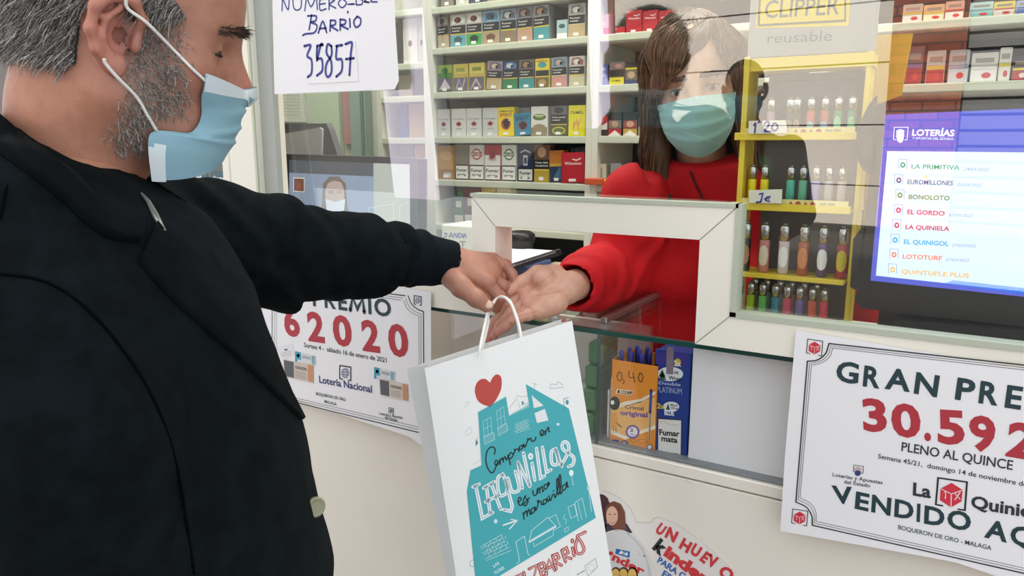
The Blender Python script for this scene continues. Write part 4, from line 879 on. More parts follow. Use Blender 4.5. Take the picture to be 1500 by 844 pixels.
# ---- papers and small boxes in the narrow unit at the left
for i, (px0, px1, pyt, zz_, c, lab) in enumerate(((583, 588, 18, 1.70, '#3A2A30', 'dark folder spine in the narrow unit'), (590, 611, 20, 1.70, '#DEDCD4', 'upright white label roll in the narrow unit'), (612, 622, 24, 1.70, '#C9C7BE', 'cream label roll beside the upright white one'),
        (584, 604, 110, 1.60, '#9A8E7A', 'tan bundle of slips in the narrow unit'), (606, 624, 100, 1.60, '#4A5A52', 'dark green box in the narrow unit'), (583, 596, 122, 1.47, '#33507A', 'navy box low in the narrow unit'), (598, 624, 118, 1.47, '#B49A78', 'cardboard box low in the narrow unit'),
        (606, 626, 168, 1.34, '#C9A070', 'cardboard box below the cardboard one in the narrow unit'), (608, 627, 245, 1.20, '#E2DFD6', 'white stack of forms at the foot of the narrow unit'), (586, 604, 188, 1.34, '#7A8088', 'grey binder in the narrow unit'))):
    pack('boxed_goods', lab, 'box', 'papers in the narrow unit', px0, px1, pyt, zz_, dict(bands=[(.5, c), (.5, c)], art=[('e', .5, .45, .14, .07, '#7A3A34')] if 'roll' in lab else [], tag=0), YF+.02, .08)

# ------------------------------------------------------------------ lighter stand
YL = 0.150
LS = empty('lighter_stand', (at(1165, 300, YL)[0], YL+.03, 1.147), 'yellow tiered lighter display stand with a grey header board behind the window', 'display stand')
YEL = mat('#E8CC3C', .4, name='yellow_plastic')
sx0, sx1 = at(1082, 250, YL)[0], at(1262, 250, YL)[0]
TZ = [1.462, 1.351, 1.241, 1.160]
b = MB(); b.m(YEL); b.box((sx0+.002, YL-.012, 1.147), (sx0+.011, YL+.05, at(1090, 85, YL)[2]), .001); b.build('upright', None, LS)
b = MB(); b.m(YEL); b.box((sx1-.006, YL-.004, 1.147), (sx1+.001, YL+.05, at(1090, 85, YL)[2]), .001); b.build('upright', None, LS)
for i, zz_ in enumerate(TZ):
    b = MB(); b.m(YEL); b.box((sx0-.004, YL-.022, zz_-.006), (sx1-.008, YL+.05, zz_), .001); b.box((sx0-.004, YL-.024, zz_-.006), (sx1-.008, YL-.0205, zz_+(.006 if i < 2 else .002)), .001); b.build('tier', None, LS)
    if i < 2:
        b = MB(); b.m(mat('#E9D98A', .5)); b.box((sx0+.012, YL-.0204, zz_+.0005), (sx1-.012, YL-.016, zz_+.013)); q = b.build('tray', None, LS)
        p = Print((sx0, YL-.0204, zz_), (1, 0, 0), (0, 0, 1), (0, -1, 0), .0005)
        for k in range(4): p.poly([(.085+k*.011, .003), (.094+k*.011, .003), (.0895+k*.011, .011)], '#B5604A') if k % 2 == 0 else p.ell(.0895+k*.011, .0068, .0042, .0042, '#B5504A')
        for k in range(2): p.rect(.132+k*.012, .003, .142+k*.012, .010, '#A8A878')
        p.build('warning_symbols', q)
b = MB(); b.m(mat('#67636A', .5)); b.box((sx0+.028, YL+.0505, 1.165), (sx1-.009, YL+.0535, at(1180, 103, YL)[2])); b.build('added_dark_board', None, LS)  # board added to darken the view behind the lighters
zt0, zt1 = at(1180, 102, YL)[2], at(1180, 82, YL)[2]
b = MB(); b.m(YEL); b.box((sx0, YL-.006, zt0), (sx1+.004, YL+.05, zt1), .001); b.build('crossbar', None, LS)
b = MB(); b.m(mat('#A9A6A3', .5)); b.box((sx0+.004, YL-.004, zt1), (sx1+.002, YL+.03, zt1+.16), .002); hd = b.build('header_board', None, LS)
p = PP((sx0, YL-.004, zt1), (1, 0, 0), (0, 0, 1), (0, -1, 0), .00105); zq = zt(1050, 0, 844/250.)
p.P(zq((192, 140), (652, 128), (664, -60), (205, -60)), '#E6CB3A'); p.up(); p.P(zq((202, 132), (640, 108), (640, -60), (208, -60)), '#6A6558'); p.up(); p.P(zq((214, 120), (630, 97), (632, -60), (220, -60)), '#E6CB3A'); p.up()
p.T('CLIPPER', zq((236, 90))[0], zq((604, 70))[0], 24, '#6A6A66', .01); p.T('reusable', zq((250, 214))[0], zq((568, 202))[0], 14.5, '#77777A', -.004)
p.build('header_lettering', hd)
for (loop, strokes, host) in ((((158, 598), (340, 594), (348, 658), (156, 662)), ([(184, 620), (192, 612), (188, 655)], [(206, 606), (214, 598)], [(220, 606), (222, 600)], [(236, 612), (252, 600), (258, 618), (236, 648), (268, 650)], [(284, 610), (272, 630), (284, 648), (302, 632), (292, 610), (280, 612)]), 0),
                                (((160, 722-560+0), (0, 0), (0, 0), (0, 0)), (), 1)):
    if host: continue
    bx = MB(); bx.m(mat('#E6E2D4', .5)); q0 = [at(*v, YL-.03) for v in zq(*loop)]; bx.slab(q0, (0, .004, 0)); tk = bx.build('price_ticket', None, LS)
    p = PP((sx0, YL-.03, 1.4), (1, 0, 0), (0, 0, 1), (0, -1, 0), .00105)
    for st in strokes: p.L(zq(*st), 2.6, '#4A3FA0', 4)
    p.build('handwriting', tk)
zq6 = zt(1050, 230, 844/250.)
bx = MB(); bx.m(mat('#E6E2D4', .5)); bx.slab([at(*v, YL-.03) for v in zq6((158, 165), (322, 160), (320, 230), (160, 228))], (0, .004, 0)); tk = bx.build('price_ticket', None, LS)
p = PP((sx0, YL-.03, 1.3), (1, 0, 0), (0, 0, 1), (0, -1, 0), .00105)
p.L(zq6((212, 184), (228, 180), (218, 222)), 2.6, '#3F3FA0'); p.L(zq6((218, 222), (196, 224)), 2.6); p.L(zq6((264, 196), (246, 200), (242, 214), (262, 220)), 2.2, None, 4); p.L(zq6((236, 208), (260, 206)), 1.8); p.build('handwriting', tk)
def lighter(px, z0, y, colr, label, h=.068, r=.0066, deco=None, dark=False):
    x = at(px, 300, y)[0]
    o = empty('lighter', (x, y, z0+.0003), label, 'lighter', 'lighters on the yellow stand')
    b = MB(); b.m(mat(colr, .25)); b.lathe((x, y, z0+.0003), [(r*.8, 0), (r, .002), (r, h*.62), (r*.96, h*.64)], 12, 1.0, .8); bd = b.build('body', None, o, True)
    b = MB(); b.m(mat('#C9CACB', .25, metal=1.0)); b.lathe((x, y, z0+.0003), [(r*.97, h*.642), (r*.97, h*.92), (r*.75, h*.95)], 12, 1.0, .8); b.build('metal_hood', None, o, True)
    b = MB(); b.m(mat('#8A8A88', .4, metal=.8)); b.tube([(x-r*.45, y, z0+h*.97), (x+r*.45, y, z0+h*.97)], .0026, 10); b.build('spark_wheel', None, o, True)
    if deco:
        b = MB()
        for (cz, rr, sz, c) in deco:
            G = [[(x+r*1.012*math.sin(rr*aa)*1.0, y-r*.8*1.012*math.cos(rr*aa)-.0001, z0+h*cz+h*sz*bb) for bb in np.linspace(-1, 1, 7)*math.sqrt(max(0, 1-aa*aa))] for aa in np.linspace(-1, 1, 9)]
            b.m(mat(c, .4)); b.grid(np.array(G)[::-1])
        b.build('decoration', None, bd, True)
    return o
def zx6(x): return 1050+x/3.376
for i, (px, c, lab) in enumerate(((1121, '#A88E9A', 'greyish pink'), (1148, '#4A4650', 'charcoal'), (1158, '#5A4E3A', 'brown'), (1178, '#C25A3E', 'orange red and teal'), (1198, '#B8503E', 'red and blue'), (1217, '#3E8E5E', 'green'), (1237, '#347A50', 'dark green'))):
    cs = {3: [(.2, 1.0, .18, '#8FC6C6')], 4: [(.2, 1.0, .18, '#7FA6C6')], 5: [(.3, .9, .2, '#8FD6A0')], 6: [(.3, .9, .2, '#7FC690')]}.get(i, [(.3, .8, .14, '#9A8A6A')])
    lighter(px, TZ[0], YL+.006, c, f'{lab} patterned lighter on the top tier, {ORD[i]} from left', .060, deco=cs)
b = MB(); b.m(mat('#35333A', .6)); b.box((at(1117, 150, YL+.03)[0], YL+.026, TZ[0]+.0005), (at(1256, 150, YL+.03)[0], YL+.03, at(1180, 118, YL+.03)[2]), .001); tag(b.build('display_card'), 'dark backing card behind the lighters of the top tier', 'card')
for i, (px, c, lab) in enumerate(((1100, '#EBD80F', 'bright yellow'), (1118, '#E8D510', 'yellow'), (1156, '#5FB8A2', 'sea green'), (1174, '#6FB596', 'soft green'), (1193, '#7F74B8', 'violet'), (1212, '#AAA6A8', 'clear grey'), (1231, '#B7A6A6', 'clear pinkish'))):
    lighter(px, TZ[1], YL+.004, c, f'{lab} lighter on the second tier, {ORD[i]} from left', .066)
for i, (px, c, dc_, lab) in enumerate(((1096, '#2A211C', '#A8744A', 'black and tan'), (1124, '#C9827A', '#E0CDB4', 'salmon and cream'), (1153, '#D6C6C6', '#F0ECEA', 'white'), (1182, '#B0563E', '#D98A5A', 'orange'), (1211, '#5E4A78', '#EDEBEA', 'purple and white'), (1240, '#B23A4A', '#D6C23A', 'red and yellow'))):
    lighter(px, TZ[2], YL+.004, c, f'large {lab} picture lighter on the third tier, {ORD[i]} from left', .084, .0085, deco=[(.34, 1.1, .2, dc_)])
for i, (px, c, lab) in enumerate(((1091, '#B8BDB8', 'clear'), (1108, '#A8C622', 'lime'), (1126, '#6FC06A', 'green'), (1145, '#3F8FA6', 'teal blue'), (1163, '#D6506A', 'pink'), (1182, '#7A6AA8', 'purple'), (1201, '#D66650', 'coral'), (1219, '#D8485E', 'cherry red'))):
    lighter(px, TZ[3], YL+.004, c, f'{lab} lighter on the bottom tier, {ORD[i]} from left', .064)
    if 0 < i < 7: lighter(px+6, TZ[3], YL+.030, ('#C9C9C4', '#8A9A8A', '#A8B8A0', '#8FB0B8', '#C99AA4', '#A69AB8', '#C9A69A')[i], f'pale lighter in the rear rank of the bottom tier, behind the {lab} one', .068)
# yellow sign board further back at the right
yb = .24
A_ = lambda *v: np.array(v, float)
b = MB(); b.m(mat('#E8B92E', .5)); b.slab([at(1273, 52, yb), at(1337, 49, yb), at(1320, 139, yb), at(1255, 165, yb)], (0, .012, 0)); b.slab([at(1268, 150, yb)+A_(0, .002, 0), at(1280, 150, yb)+A_(0, .002, 0), at(1274, 420, yb)+A_(0, .002, 0), at(1262, 420, yb)+A_(0, .002, 0)], (0, .008, 0)); sg = b.build('yellow_board'); tag(sg, 'slanted yellow board between lighter stand and shelves', 'board')

# ------------------------------------------------------------------ lottery terminal
YT = .105
LT = empty('lottery_terminal', (at(1400, 400, YT)[0], YT+.06, 1.147), 'black lottery terminal screen listing the draws at the right window', 'screen')
BLACK = mat('#15171B', .4, name='terminal_plastic')
def tq(px, py, y=YT): return at(px, py, y)
b = MB(); b.m(BLACK)
lp = [(1284, 158), (1560, 148), (1560, 486), (1262, 452), (1252, 440), (1256, 425)]
b.slab([tq(*v) for v in lp], (0, .035, 0)); b.build('bezel', None, LT)
b = MB(); b.m(mat('#1B1D22', .4)); 
b.slab([tq(*v, YT) for v in catmull(np.array([(1283, 140), (1270, 158), (1259, 185), (1255, 210), (1258, 238), (1268, 252), (1282, 257)], float), 4)]+[tq(1283.2, 256, YT), tq(1283.2, 141, YT)], (0, .018, 0)); b.build('rear_housing', None, LT)
b = MB(); b.m(BLACK); b.slab([tq(*v, YT) for v in ((1262, 333), (1250, 350), (1245, 420), (1251, 424), (1256, 424), (1268, 332))], (0, .018, 0)); b.build('card_reader', None, LT)
b = MB(); b.m(mat('#1A1D26', .35)); b.slab([tq(*v, YT-.018) for v in ((1312, 468), (1560, 490), (1560, 520), (1298, 497))], (0, .05, 0))
b.slab([tq(*v, YT+.02) for v in ((1290, 436), (1560, 470), (1560, 530), (1282, 500))], (0, .05, 0)); b.build('stand_foot', None, LT)
scr = PP((tq(1297, 168)[0], YT-.0004, tq(1297, 168)[2]), (1, 0, 0), (0, 0, 1), (0, -1, 0), .00094, .0004); scr.emit = .75; scr.rough = .2
zs8 = zt(1230, 150, 651/270.)
scr.P([(1297, 168), (1530, 158), (1530, 438), (1275, 411)], '#4F57C0'); scr.up(); scr.P(zs8((168, 172), (760, 178), (760, 680), (128, 612)), '#CFDDF2'); scr.P(zs8((400, 628), (760, 668), (760, 690), (370, 640)), '#1E66D8'); scr.up()
scr.T('LOTERÍAS', zs8((255, 117))[0], zs8((404, 119))[0], 8.6, '#EDEFFA', .03); scr.T('Y APUESTAS DEL ESTADO', zs8((256, 130))[0], zs8((402, 133))[0], 3.0, '#E0E4F8', .02)
scr.L(zs8((200, 132), (190, 130), (193, 88), (242, 88), (238, 132), (230, 132)), .9, '#E6E9FA'); scr.E(*zs8((214, 126))[0], 5.0, 7.0, '#EDEFFA', 16)
for k in range(4): scr.L(zs8((203+7*k, 122), (204+7*k, 100-3*(k in (1, 2)))), 2.2, '#EDEFFA')
for k, (s_, xl, xr2, yb1, yb2, c, dt, dx0, dx1) in enumerate((('LA PRIMITIVA', 253, 423, 234, 238, '#3F9A6E', '24/03/2022', 438, 524), ('EUROMILLONES', 239, 399, 288, 293, '#3F4A7A', '22/03/2022', 414, 499), ('BONOLOTO', 243, 388, 341, 346, '#5A8A4A', '', 0, 0), ('EL GORDO', 238, 370, 394, 400, '#C9385A', '27/03/2022', 384, 468),
                                             ('LA QUINIELA', 232, 387, 447, 454, '#B83A5A', '', 0, 0), ('EL QUINIGOL', 226, 385, 499, 507, '#3F9FD0', '27/03/2022', 396, 480), ('LOTOTURF', 222, 361, 551, 558, '#E07A5A', '27/03/2022', 373, 456), ('QUINTUPLE PLUS', 217, 456, 604, 620, '#E3B46A', '', 0, 0))):
    scr.T(s_, zs8((xl, yb1))[0], zs8((xr2, yb2))[0], 6.4, c, .03)
    if dt: scr.T(dt, zs8((dx0, yb2+2))[0], zs8((dx1, yb2+5))[0], 4.0, '#8C98B8', .01, shear=.25)
    cx_, cy_ = xl-30, yb1-16
    scr.L(zs8((cx_-14, cy_+16), (cx_-15, cy_-18), (cx_+15, cy_-16), (cx_+14, cy_+16)), .7, '#8A9AC0'); scr.E(*zs8((cx_, cy_+3))[0], 3.8, 4.2, c, 14); scr.up(); scr.E(*zs8((cx_, cy_+3))[0], 1.6, 1.8, '#DDE6F5', 10); scr.up(-1)
st = []
for k in range(10):
    a = -math.pi/2+k*math.pi/5; rr = 12 if k % 2 == 0 else 5; st.append((305+rr*math.cos(a), 263+rr*math.sin(a)))
scr.P(zs8(*st), '#D9CDA0')
scr.build('screen', LT)

# ------------------------------------------------------------------ monitors behind the left pane
YM = .13
MN = empty('monitor', (at(510, 320, YM)[0], YM+.03, 1.147), 'monitor with a masked face on its screen behind the left pane', 'monitor')
zm = zt(370, 130, 979/290.)
b = MB(); b.m(mat('#3A383C', .35)); b.slab([at(*v, YM) for v in zm((140, 322), (800, 342), (818, 350), (818, 760), (140, 760))], (0, .03, 0))
b.m(mat('#B9A9AC', .3)); b.slab([at(*v, YM+.004) for v in zm((802, 342), (820, 350), (820, 760), (806, 760))], (0, .032, 0)); b.build('housing', None, MN)
b = MB(); b.m(mat('#3A383C', .35)); xm_ = at(510, 320, YM)[0]; b.box((xm_-.03, YM+.032, 1.147), (xm_+.03, YM+.06, 1.30)); b.box((xm_-.10, YM+.0, 1.147), (xm_+.10, YM+.15, 1.153), .002); b.build('stand', None, MN)
p = PP((at(510, 320, YM)[0], YM, 1.3), (1, 0, 0), (0, 0, 1), (0, -1, 0), .0014, .0004); p.emit = .5; p.rough = .25
p.P(zm((182, 352), (778, 374), (780, 760), (182, 760)), '#4E505C'); p.up(); p.P(zm((182, 415), (598, 434), (600, 760), (182, 760)), '#8492AE'); p.P(zm((598, 368), (778, 374), (780, 760), (600, 760)), '#A9ACA8'); p.up()  # screen colours paled to carry the veil of reflected light
p.P(zm((202, 438), (258, 440), (258, 512), (202, 508)), '#D9D0C8'); p.up(); p.P(zm((206, 444), (255, 446), (255, 508), (206, 504)), '#6A3028'); p.E(*zm((232, 478))[0], 3.2, 5.4, '#B85030', 14); p.up()
p.P(zm((345, 560), (350, 470), (380, 435), (430, 435), (462, 470), (470, 580), (500, 690), (330, 690)), '#6E605E'); p.up(); p.E(*zm((408, 525))[0], 14, 24, '#B39C98', 26); p.up()
p.P(zm((352, 520), (368, 470), (400, 455), (440, 462), (466, 520), (452, 470), (420, 440), (372, 445)), '#74645E')
p.P(zm((362, 545), (410, 560), (460, 545), (455, 600), (410, 616), (368, 598)), '#C6CEDC'); p.L(zm((380, 516), (392, 512), (402, 518)), .9, '#4A4248', 4); p.L(zm((418, 518), (430, 512), (444, 516)), .9, '#4A4248', 4); p.L(zm((374, 505), (402, 506)), .8, '#5E504E'); p.L(zm((416, 506), (448, 504)), .8)
p.L(zm((578, 640), (575, 590), (700, 570), (700, 650)), .7, '#C9CCD0'); p.L(zm((728, 640), (730, 575), (780, 560)), .7)
p.build('screen', MN)
M2 = empty('monitor', (at(445, 220, .30)[0], .33, 1.147), 'silver back of a second monitor seen above the first one', 'monitor')
b = MB(); b.m(mat('#6A6A70', .4)); b.slab([at(*v, .30) for v in zm((60, 172), (348, 172), (362, 170), (378, 200), (420, 330), (420, 480), (60, 480))], (0, .02, 0)); b.build('bezel', None, M2)
b = MB(); b.m(mat('#DEDFE2', .4)); b.slab([at(*v, .2985) for v in zm((60, 240), (340, 192), (352, 200), (346, 470), (60, 470))], (0, -.006, 0)); b.build('rear_shell', None, M2)
b = MB(); b.m(mat('#6A6A70', .4)); q = at(430, 230, .31); b.box((q[0]-.03, .30, 1.147), (q[0]+.03, .32, 1.3)); b.box((q[0]-.09, .27, 1.147), (q[0]+.09, .38, 1.152)); b.build('stand', None, M2)
# door frame, notice and strips on the rear wall at the left
dr = structure(empty('door_2', (at(505, 200, 1.09)[0], 1.09, 0)), 'pale green door in the rear wall behind the monitors', 'door')
b = MB(); b.m(mat('#BFCFB4', .6)); b.box((at(455, 200, 1.09)[0], 1.075, 0), (at(502, 200, 1.09)[0], 1.098, 2.1)); b.build('leaf', None, dr)
b = MB(); b.m(mat('#8FA69A', .5)); b.box((at(522, 200, 1.09)[0], 1.06, 0), (at(544, 200, 1.09)[0], 1.098, 2.1)); b.m(mat('#5C7A72', .5)); b.box((at(538, 200, 1.09)[0], 1.055, 0), (at(542, 200, 1.09)[0], 1.06, 2.1)); b.build('frame', None, dr)
b = MB(); b.m(mat('#B98A86', .6)); b.box((at(505, 200, 1.09)[0], 1.085, 1.45), (at(520, 200, 1.09)[0], 1.098, 1.95)); tag(b.build('pink_notice'), 'pinkish strip notice on the rear wall beside the door frame', 'notice')
nt_ = MB(); nt_.m(mat('#D9DACF', .7)); nt_.slab([at(*v, 1.094) for v in zm((90, 20), (255, 22), (285, 165), (90, 165))], (0, .004, 0)); no = tag(nt_.build('notice_sheet'), 'handwritten notice sheet on the rear wall left of the door', 'notice')
p = PP((0, 1.094, 1.5), (1, 0, 0), (0, 0, 1), (0, -1, 0), .0024, .0005)
for k in range(7): p.L(zm(*[(132+10*j, 34+16*k+3*math.sin(j*2.1+k)) for j in range(11)]), .45, '#8A9088')
p.build('written_lines', no)

# ------------------------------------------------------------------ things in the display case
zk = zt(820, 450, 1125/360.)
def case_box(name, label, cat, loop, y, depth, m):
    b = MB(); b.m(m); P3 = [at(*v, y) for v in loop]
    zmin = ZC0+.0045
    P3 = [np.array((q[0], y, max(q[2], zmin))) for q in P3]
    b.slab(P3, (0, depth, 0)); o = b.build(name); return tag(o, label, cat)
ORN = mat('#E8922E', .5, name='orange_card'); BLU = mat('#24408E', .4)
xx0, xx1 = at(895, 600, .02)[0], at(961, 600, .02)[0]
zt_l = at(895, 526, .02)[2]
pb = empty('pen_box', ((xx0+xx1)/2, .05, ZC0+.0042), 'orange pen box marked 0,40 in the display case', 'box')
b = MB(); b.m(ORN); b.box((xx0, .020, ZC0+.0042), (xx1, .0208, zt_l)); b.box((xx0, .095, ZC0+.0042), (xx1, .0958, zt_l)); b.box((xx0, .0208, ZC0+.0042), (xx0+.0008, .095, zt_l)); b.box((xx1-.0008, .0208, ZC0+.0042), (xx1, .095, zt_l)); b.box((xx0+.0008, .0208, ZC0+.0042), (xx1-.0008, .095, ZC0+.005)); b.build('carton', None, pb)
p = PP((xx0, .020, ZC0), (1, 0, 0), (0, 0, 1), (0, -1, 0), .00104, .0005)
p.P(zk((238, 450), (300, 432), (370, 420), (438, 385), (438, 398), (370, 436), (290, 455), (238, 470)), '#F0E2C9'); p.P(zk((236, 470), (300, 452), (438, 412), (438, 560), (300, 600), (236, 560)), '#EDB56A'); p.up()
p.P(zk((236, 560), (300, 590), (438, 540), (438, 556), (300, 606), (236, 580)), '#F2E6D0'); p.up()
for st in ([(272, 296), (262, 316), (270, 336), (284, 330), (284, 304), (272, 296)], [(292, 330), (296, 340), (290, 350)], [(318, 292), (318, 320), (338, 322)], [(336, 300), (344, 345)], [(368, 300), (360, 325), (370, 342), (382, 325), (374, 302), (366, 304)]): p.L(zk(*st), 1.4, '#4A2E1E', 3)
p.P(zk((262, 374), (336, 382), (328, 404), (256, 394)), '#F4EBDC'); p.up(); p.P(zk((268, 378), (334, 385), (326, 401), (262, 392)), '#3A2A20'); p.up(); p.T('BIC', zk((274, 391))[0], zk((322, 397))[0], 4.0, '#F2D9A8', .03, shear=.2); p.up(-2)
p.T('Cristal', zk((298, 463))[0], zk((384, 472))[0], 5.8, '#3A2E5A', .01, shear=.1); p.T('original', zk((278, 492))[0], zk((404, 504))[0], 7.6, '#6A4AA0', .03)
p.L(zk((415, 480), (411, 608)), 3.6, '#C9B9A0'); p.up(); p.L(zk((415, 480), (411, 608)), 1.0, '#4A4A6A'); p.L(zk((419, 380), (414, 482)), 4.4, '#3A4A9A'); p.up(-1)
p.E(*zk((334, 570))[0], 10.2, 10.0, '#6A569A', 26); p.up(); p.E(*zk((334, 570))[0], 7.4, 7.2, '#EDE6EA', 24); p.up(); p.T('2', zk((322, 568))[0], zk((338, 570))[0], 5.2, '#3A2E5A', .03); p.T('km', zk((326, 584))[0], zk((344, 586))[0], 2.6, '#5A4E7A', .02); p.up(-2)
p.P(zk((242, 604), (272, 608), (271, 630), (241, 626)), '#2E3A8E'); p.E(*zk((296, 622))[0], 5.6, 4.0, '#3A3A5A', 18); p.E(*zk((412, 640))[0], 4.6, 4.4, '#5A5A7A', 18); p.up(); p.E(*zk((412, 640))[0], 3.2, 3.0, '#E6DFE6', 16); p.E(*zk((296, 621))[0], 3.6, 2.2, '#8FA6C0', 14); p.up(-1)
p.L(zk((316, 602), (340, 618), (372, 604), (404, 616), (372, 622), (340, 602), (316, 616)), .5, '#8A5A2A', 4)
p.E(*zk((252, 440))[0], 7.6, 10.0, '#1E2022', 22); p.up(); p.E(*zk((242, 436))[0], 2.8, 3.4, '#F2EEE6', 14); p.P(zk((238, 486), (258, 480), (268, 520), (262, 550), (240, 550)), '#E9A03A'); p.L(zk((262, 530), (282, 548)), 1.6, '#2A2A2A'); p.L(zk((246, 550), (246, 576)), 1.0, '#5A4A3A'); p.L(zk((258, 550), (258, 576)), 1.0); p.up(-1)
p.build('front_print', pb)
for k in range(9):
    b = MB(); c_ = ('#2E3E9A', '#2B3A90')[k % 2]; xk = xx0+.010+.0062*k; yk = .032+.02*(k % 3)
    o = empty('ballpoint_pen', (xk, yk, ZC0+.0055), f'blue capped pen in the orange box, {ORD[k]} from left', 'pen', 'pens in the orange box')
    b.m(mat('#C6CAD0', .3)); b.tube([(xk, yk, ZC0+.0055), (xk, yk+.002, zt_l-.016)], .0032, 8); b.build('barrel', None, o, True)
    b = MB(); b.m(mat(c_, .35)); b.tube([(xk, yk+.002, zt_l-.0158), (xk, yk+.0028, zt_l+.010), (xk, yk+.0028, zt_l+.014)], [.0041, .0041, .0028], 8); b.build('cap', None, o, True)
bx0, bx1 = at(961, 600, .024)[0], at(1009, 600, .024)[0]; bz = min(at(985, 514, .024)[2], ZC1-.004)
rb = empty('rolling_paper_box', ((bx0+bx1)/2, .05, ZC0+.0042), 'tall blue rolling paper box with a white warning panel in the display case', 'box')
b = MB(); b.m(BLU); b.box((bx0, .024, ZC0+.0042), (bx1, .085, bz), .001); b.build('carton', None, rb)
p = PP((bx0, .024, ZC0), (1, 0, 0), (0, 0, 1), (0, -1, 0), .00104, .0005)
p.P(zk((440, 200), (586, 208), (586, 270), (440, 262)), '#3A3490'); p.P(zk((446, 506), (562, 514), (558, 700), (446, 682)), '#3A3A3E'); p.up()
p.P(zk((452, 512), (556, 519), (553, 692), (451, 676)), '#E6E5DF'); p.E(*zk((506, 306))[0], 19, 10.5, '#E6E9EE', 26); p.E(*zk((510, 456))[0], 12, 7.5, '#E6E9EE', 22); p.E(*zk((540, 252))[0], 5, 5.5, '#C9B23A', 14); p.up()
p.P(zk((470, 284), (486, 320), (452, 318)), '#2F5A3E'); p.P(zk((470, 296), (488, 334), (454, 332)), '#2F5A3E'); p.T('nt', zk((524, 304))[0], zk((544, 307))[0], 5.6, '#22262E', .03); p.T('Wrap', zk((498, 330))[0], zk((558, 338))[0], 6.0, '#22262E', .03)
p.T('Double', zk((452, 352))[0], zk((552, 362))[0], 5.0, '#B9CDE6', .01, shear=.3); p.T('PLATINUM', zk((446, 388))[0], zk((560, 398))[0], 9.0, '#A9BBD6', .0)
p.T('2x', zk((446, 462))[0], zk((484, 466))[0], 8.0, '#D9C23A', .04); p.T('Blunt', zk((508, 452))[0], zk((542, 455))[0], 3.6, '#22262E', .02); p.T('Wrap', zk((508, 466))[0], zk((546, 469))[0], 3.6, '#22262E', .02); p.P(zk((496, 440), (506, 470), (486, 469)), '#2F5A3E')
p.T('BLUE', zk((480, 492))[0], zk((524, 497))[0], 7.0, '#E6ECF4', .04); p.T('2x', zk((524, 268))[0], zk((556, 271))[0], 8.5, '#F0EEDA', .03)
p.T('Fumar', zk((457, 584))[0], zk((550, 592))[0], 9.0, '#1E2022', .035); p.T('mata', zk((466, 612))[0], zk((540, 621))[0], 9.0, '#1E2022', .035); p.L(zk((460, 660), (546, 672)), .9, '#5A5A58'); p.L(zk((460, 670), (546, 684)), .9, '#5A5A58'); p.L(zk((456, 528), (480, 522), (500, 536), (548, 540)), .5, '#9A9A94', 3)
p.P(zk((490, 180), (522, 182), (520, 308), (488, 306)), '#8A7A86')
p.build('front_print', rb)
b = MB(); b.m(BLU); b.box((bx1+.004, .035, ZC0+.0042), (bx1+.010, .09, bz-.01), .001); o = b.build('rolling_paper_box'); tag(o, 'second blue box standing edge-on behind the white sheets', 'box')
ws = MB(); ws.m(PAPER); x0_, x1_ = at(1012, 600, .022)[0], -.178
for k in range(3):
    ws.box((x0_+.004*k, .020+.0035*k, ZC0+.0042), (x1_-.003*k, .0206+.0035*k, ZC1-.006-.002*k))
o = ws.build('paper_sheets'); tag(o, 'large white sheets standing behind the case glass beside the blue box', 'paper')
for k in range(3):
    b = MB(); b.m(mat(('#D9D6CF', '#C9C8C2', '#E2E0D8')[k], .6)); xk = xdv+.008+.005*k
    b.box((xk, .03, ZC0+.0045), (xk+.0035, .13, ZC0+.09+.022*k)); tag(b.build('card_holder'), ('low', 'middle', 'tall')[k]+' pale card holder left of the orange pen box', 'card')
GREEN = mat('#4E7F58', .35, bump=.4, bscale=40)
for k in range(4):
    b = MB(); b.m(GREEN); xk = xdv-.045+.004*k; b.box((xk, .02+.004*k, ZC0+.0045+.042*k), (xk+.029, .10, ZC0+.044+.042*k), .004); tag(b.build('green_packet'), f'shiny green packet behind the bag corner, {("lowest", "second", "third", "topmost")[k]} of its stack', 'packet', 'green packets')
# ------------------------------------------------------------------ things seen through the hatch and beside it
tb = MB(); tb.m(mat('#C6C6C0', .6)); tb.box((-1.30, .335, 1.09), (-.70, .74, 1.11), .002); tbo = tb
dk_ = empty('work_table', (-1.0, .5, 0), 'pale work table behind the hatch carrying notebook and black pot', 'table')
tbo.build('table_top', None, dk_)
for (x_, y_) in ((-1.28, .36), (-.72, .36), (-1.28, .72), (-.72, .72)):
    b = MB(); b.m(mat('#9A9A96', .5)); b.box((x_-.015, y_-.015, 0), (x_+.015, y_+.015, 1.09)); b.build('leg', None, dk_)
zh = zt(560, 260, 957/340.)
q = atz(*zh((560, 330))[0], 1.11)
nb = empty('spiral_notebook', (-.86, .42, 1.111), 'spiral bound notebook lying open behind the hatch', 'notebook')
A_ = at(*zh((540, 374))[0], .345); B_ = atz(*zh((728, 312))[0], A_[2])
dirn = unit((B_-A_)*np.array((1, 1, 0))); nrm = np.array((-dirn[1], dirn[0], 0))
zb = A_[2]-.03
Ab, Bb = np.array((A_[0], A_[1], zb+.03)), np.array((B_[0], B_[1], zb+.03))
b = MB(); b.m(mat('#E4E6EA', .7)); b.slab([Ab+nrm*.01, Bb+nrm*.01, Bb+nrm*.16, Ab+nrm*.16], (0, 0, .006)); b.build('pages', None, nb)
b = MB(); b.m(mat('#2E2A2E', .5)); b.slab([Ab+nrm*.008-np.array((0, 0, .004)), Bb+nrm*.008-np.array((0, 0, .004)), Bb+nrm*.165-np.array((0, 0, .004)), Ab+nrm*.165-np.array((0, 0, .004))], (0, 0, .003)); b.build('cover', None, nb)
b = MB(); b.m(mat('#3A363C', .4, metal=.4)); N_ = 26
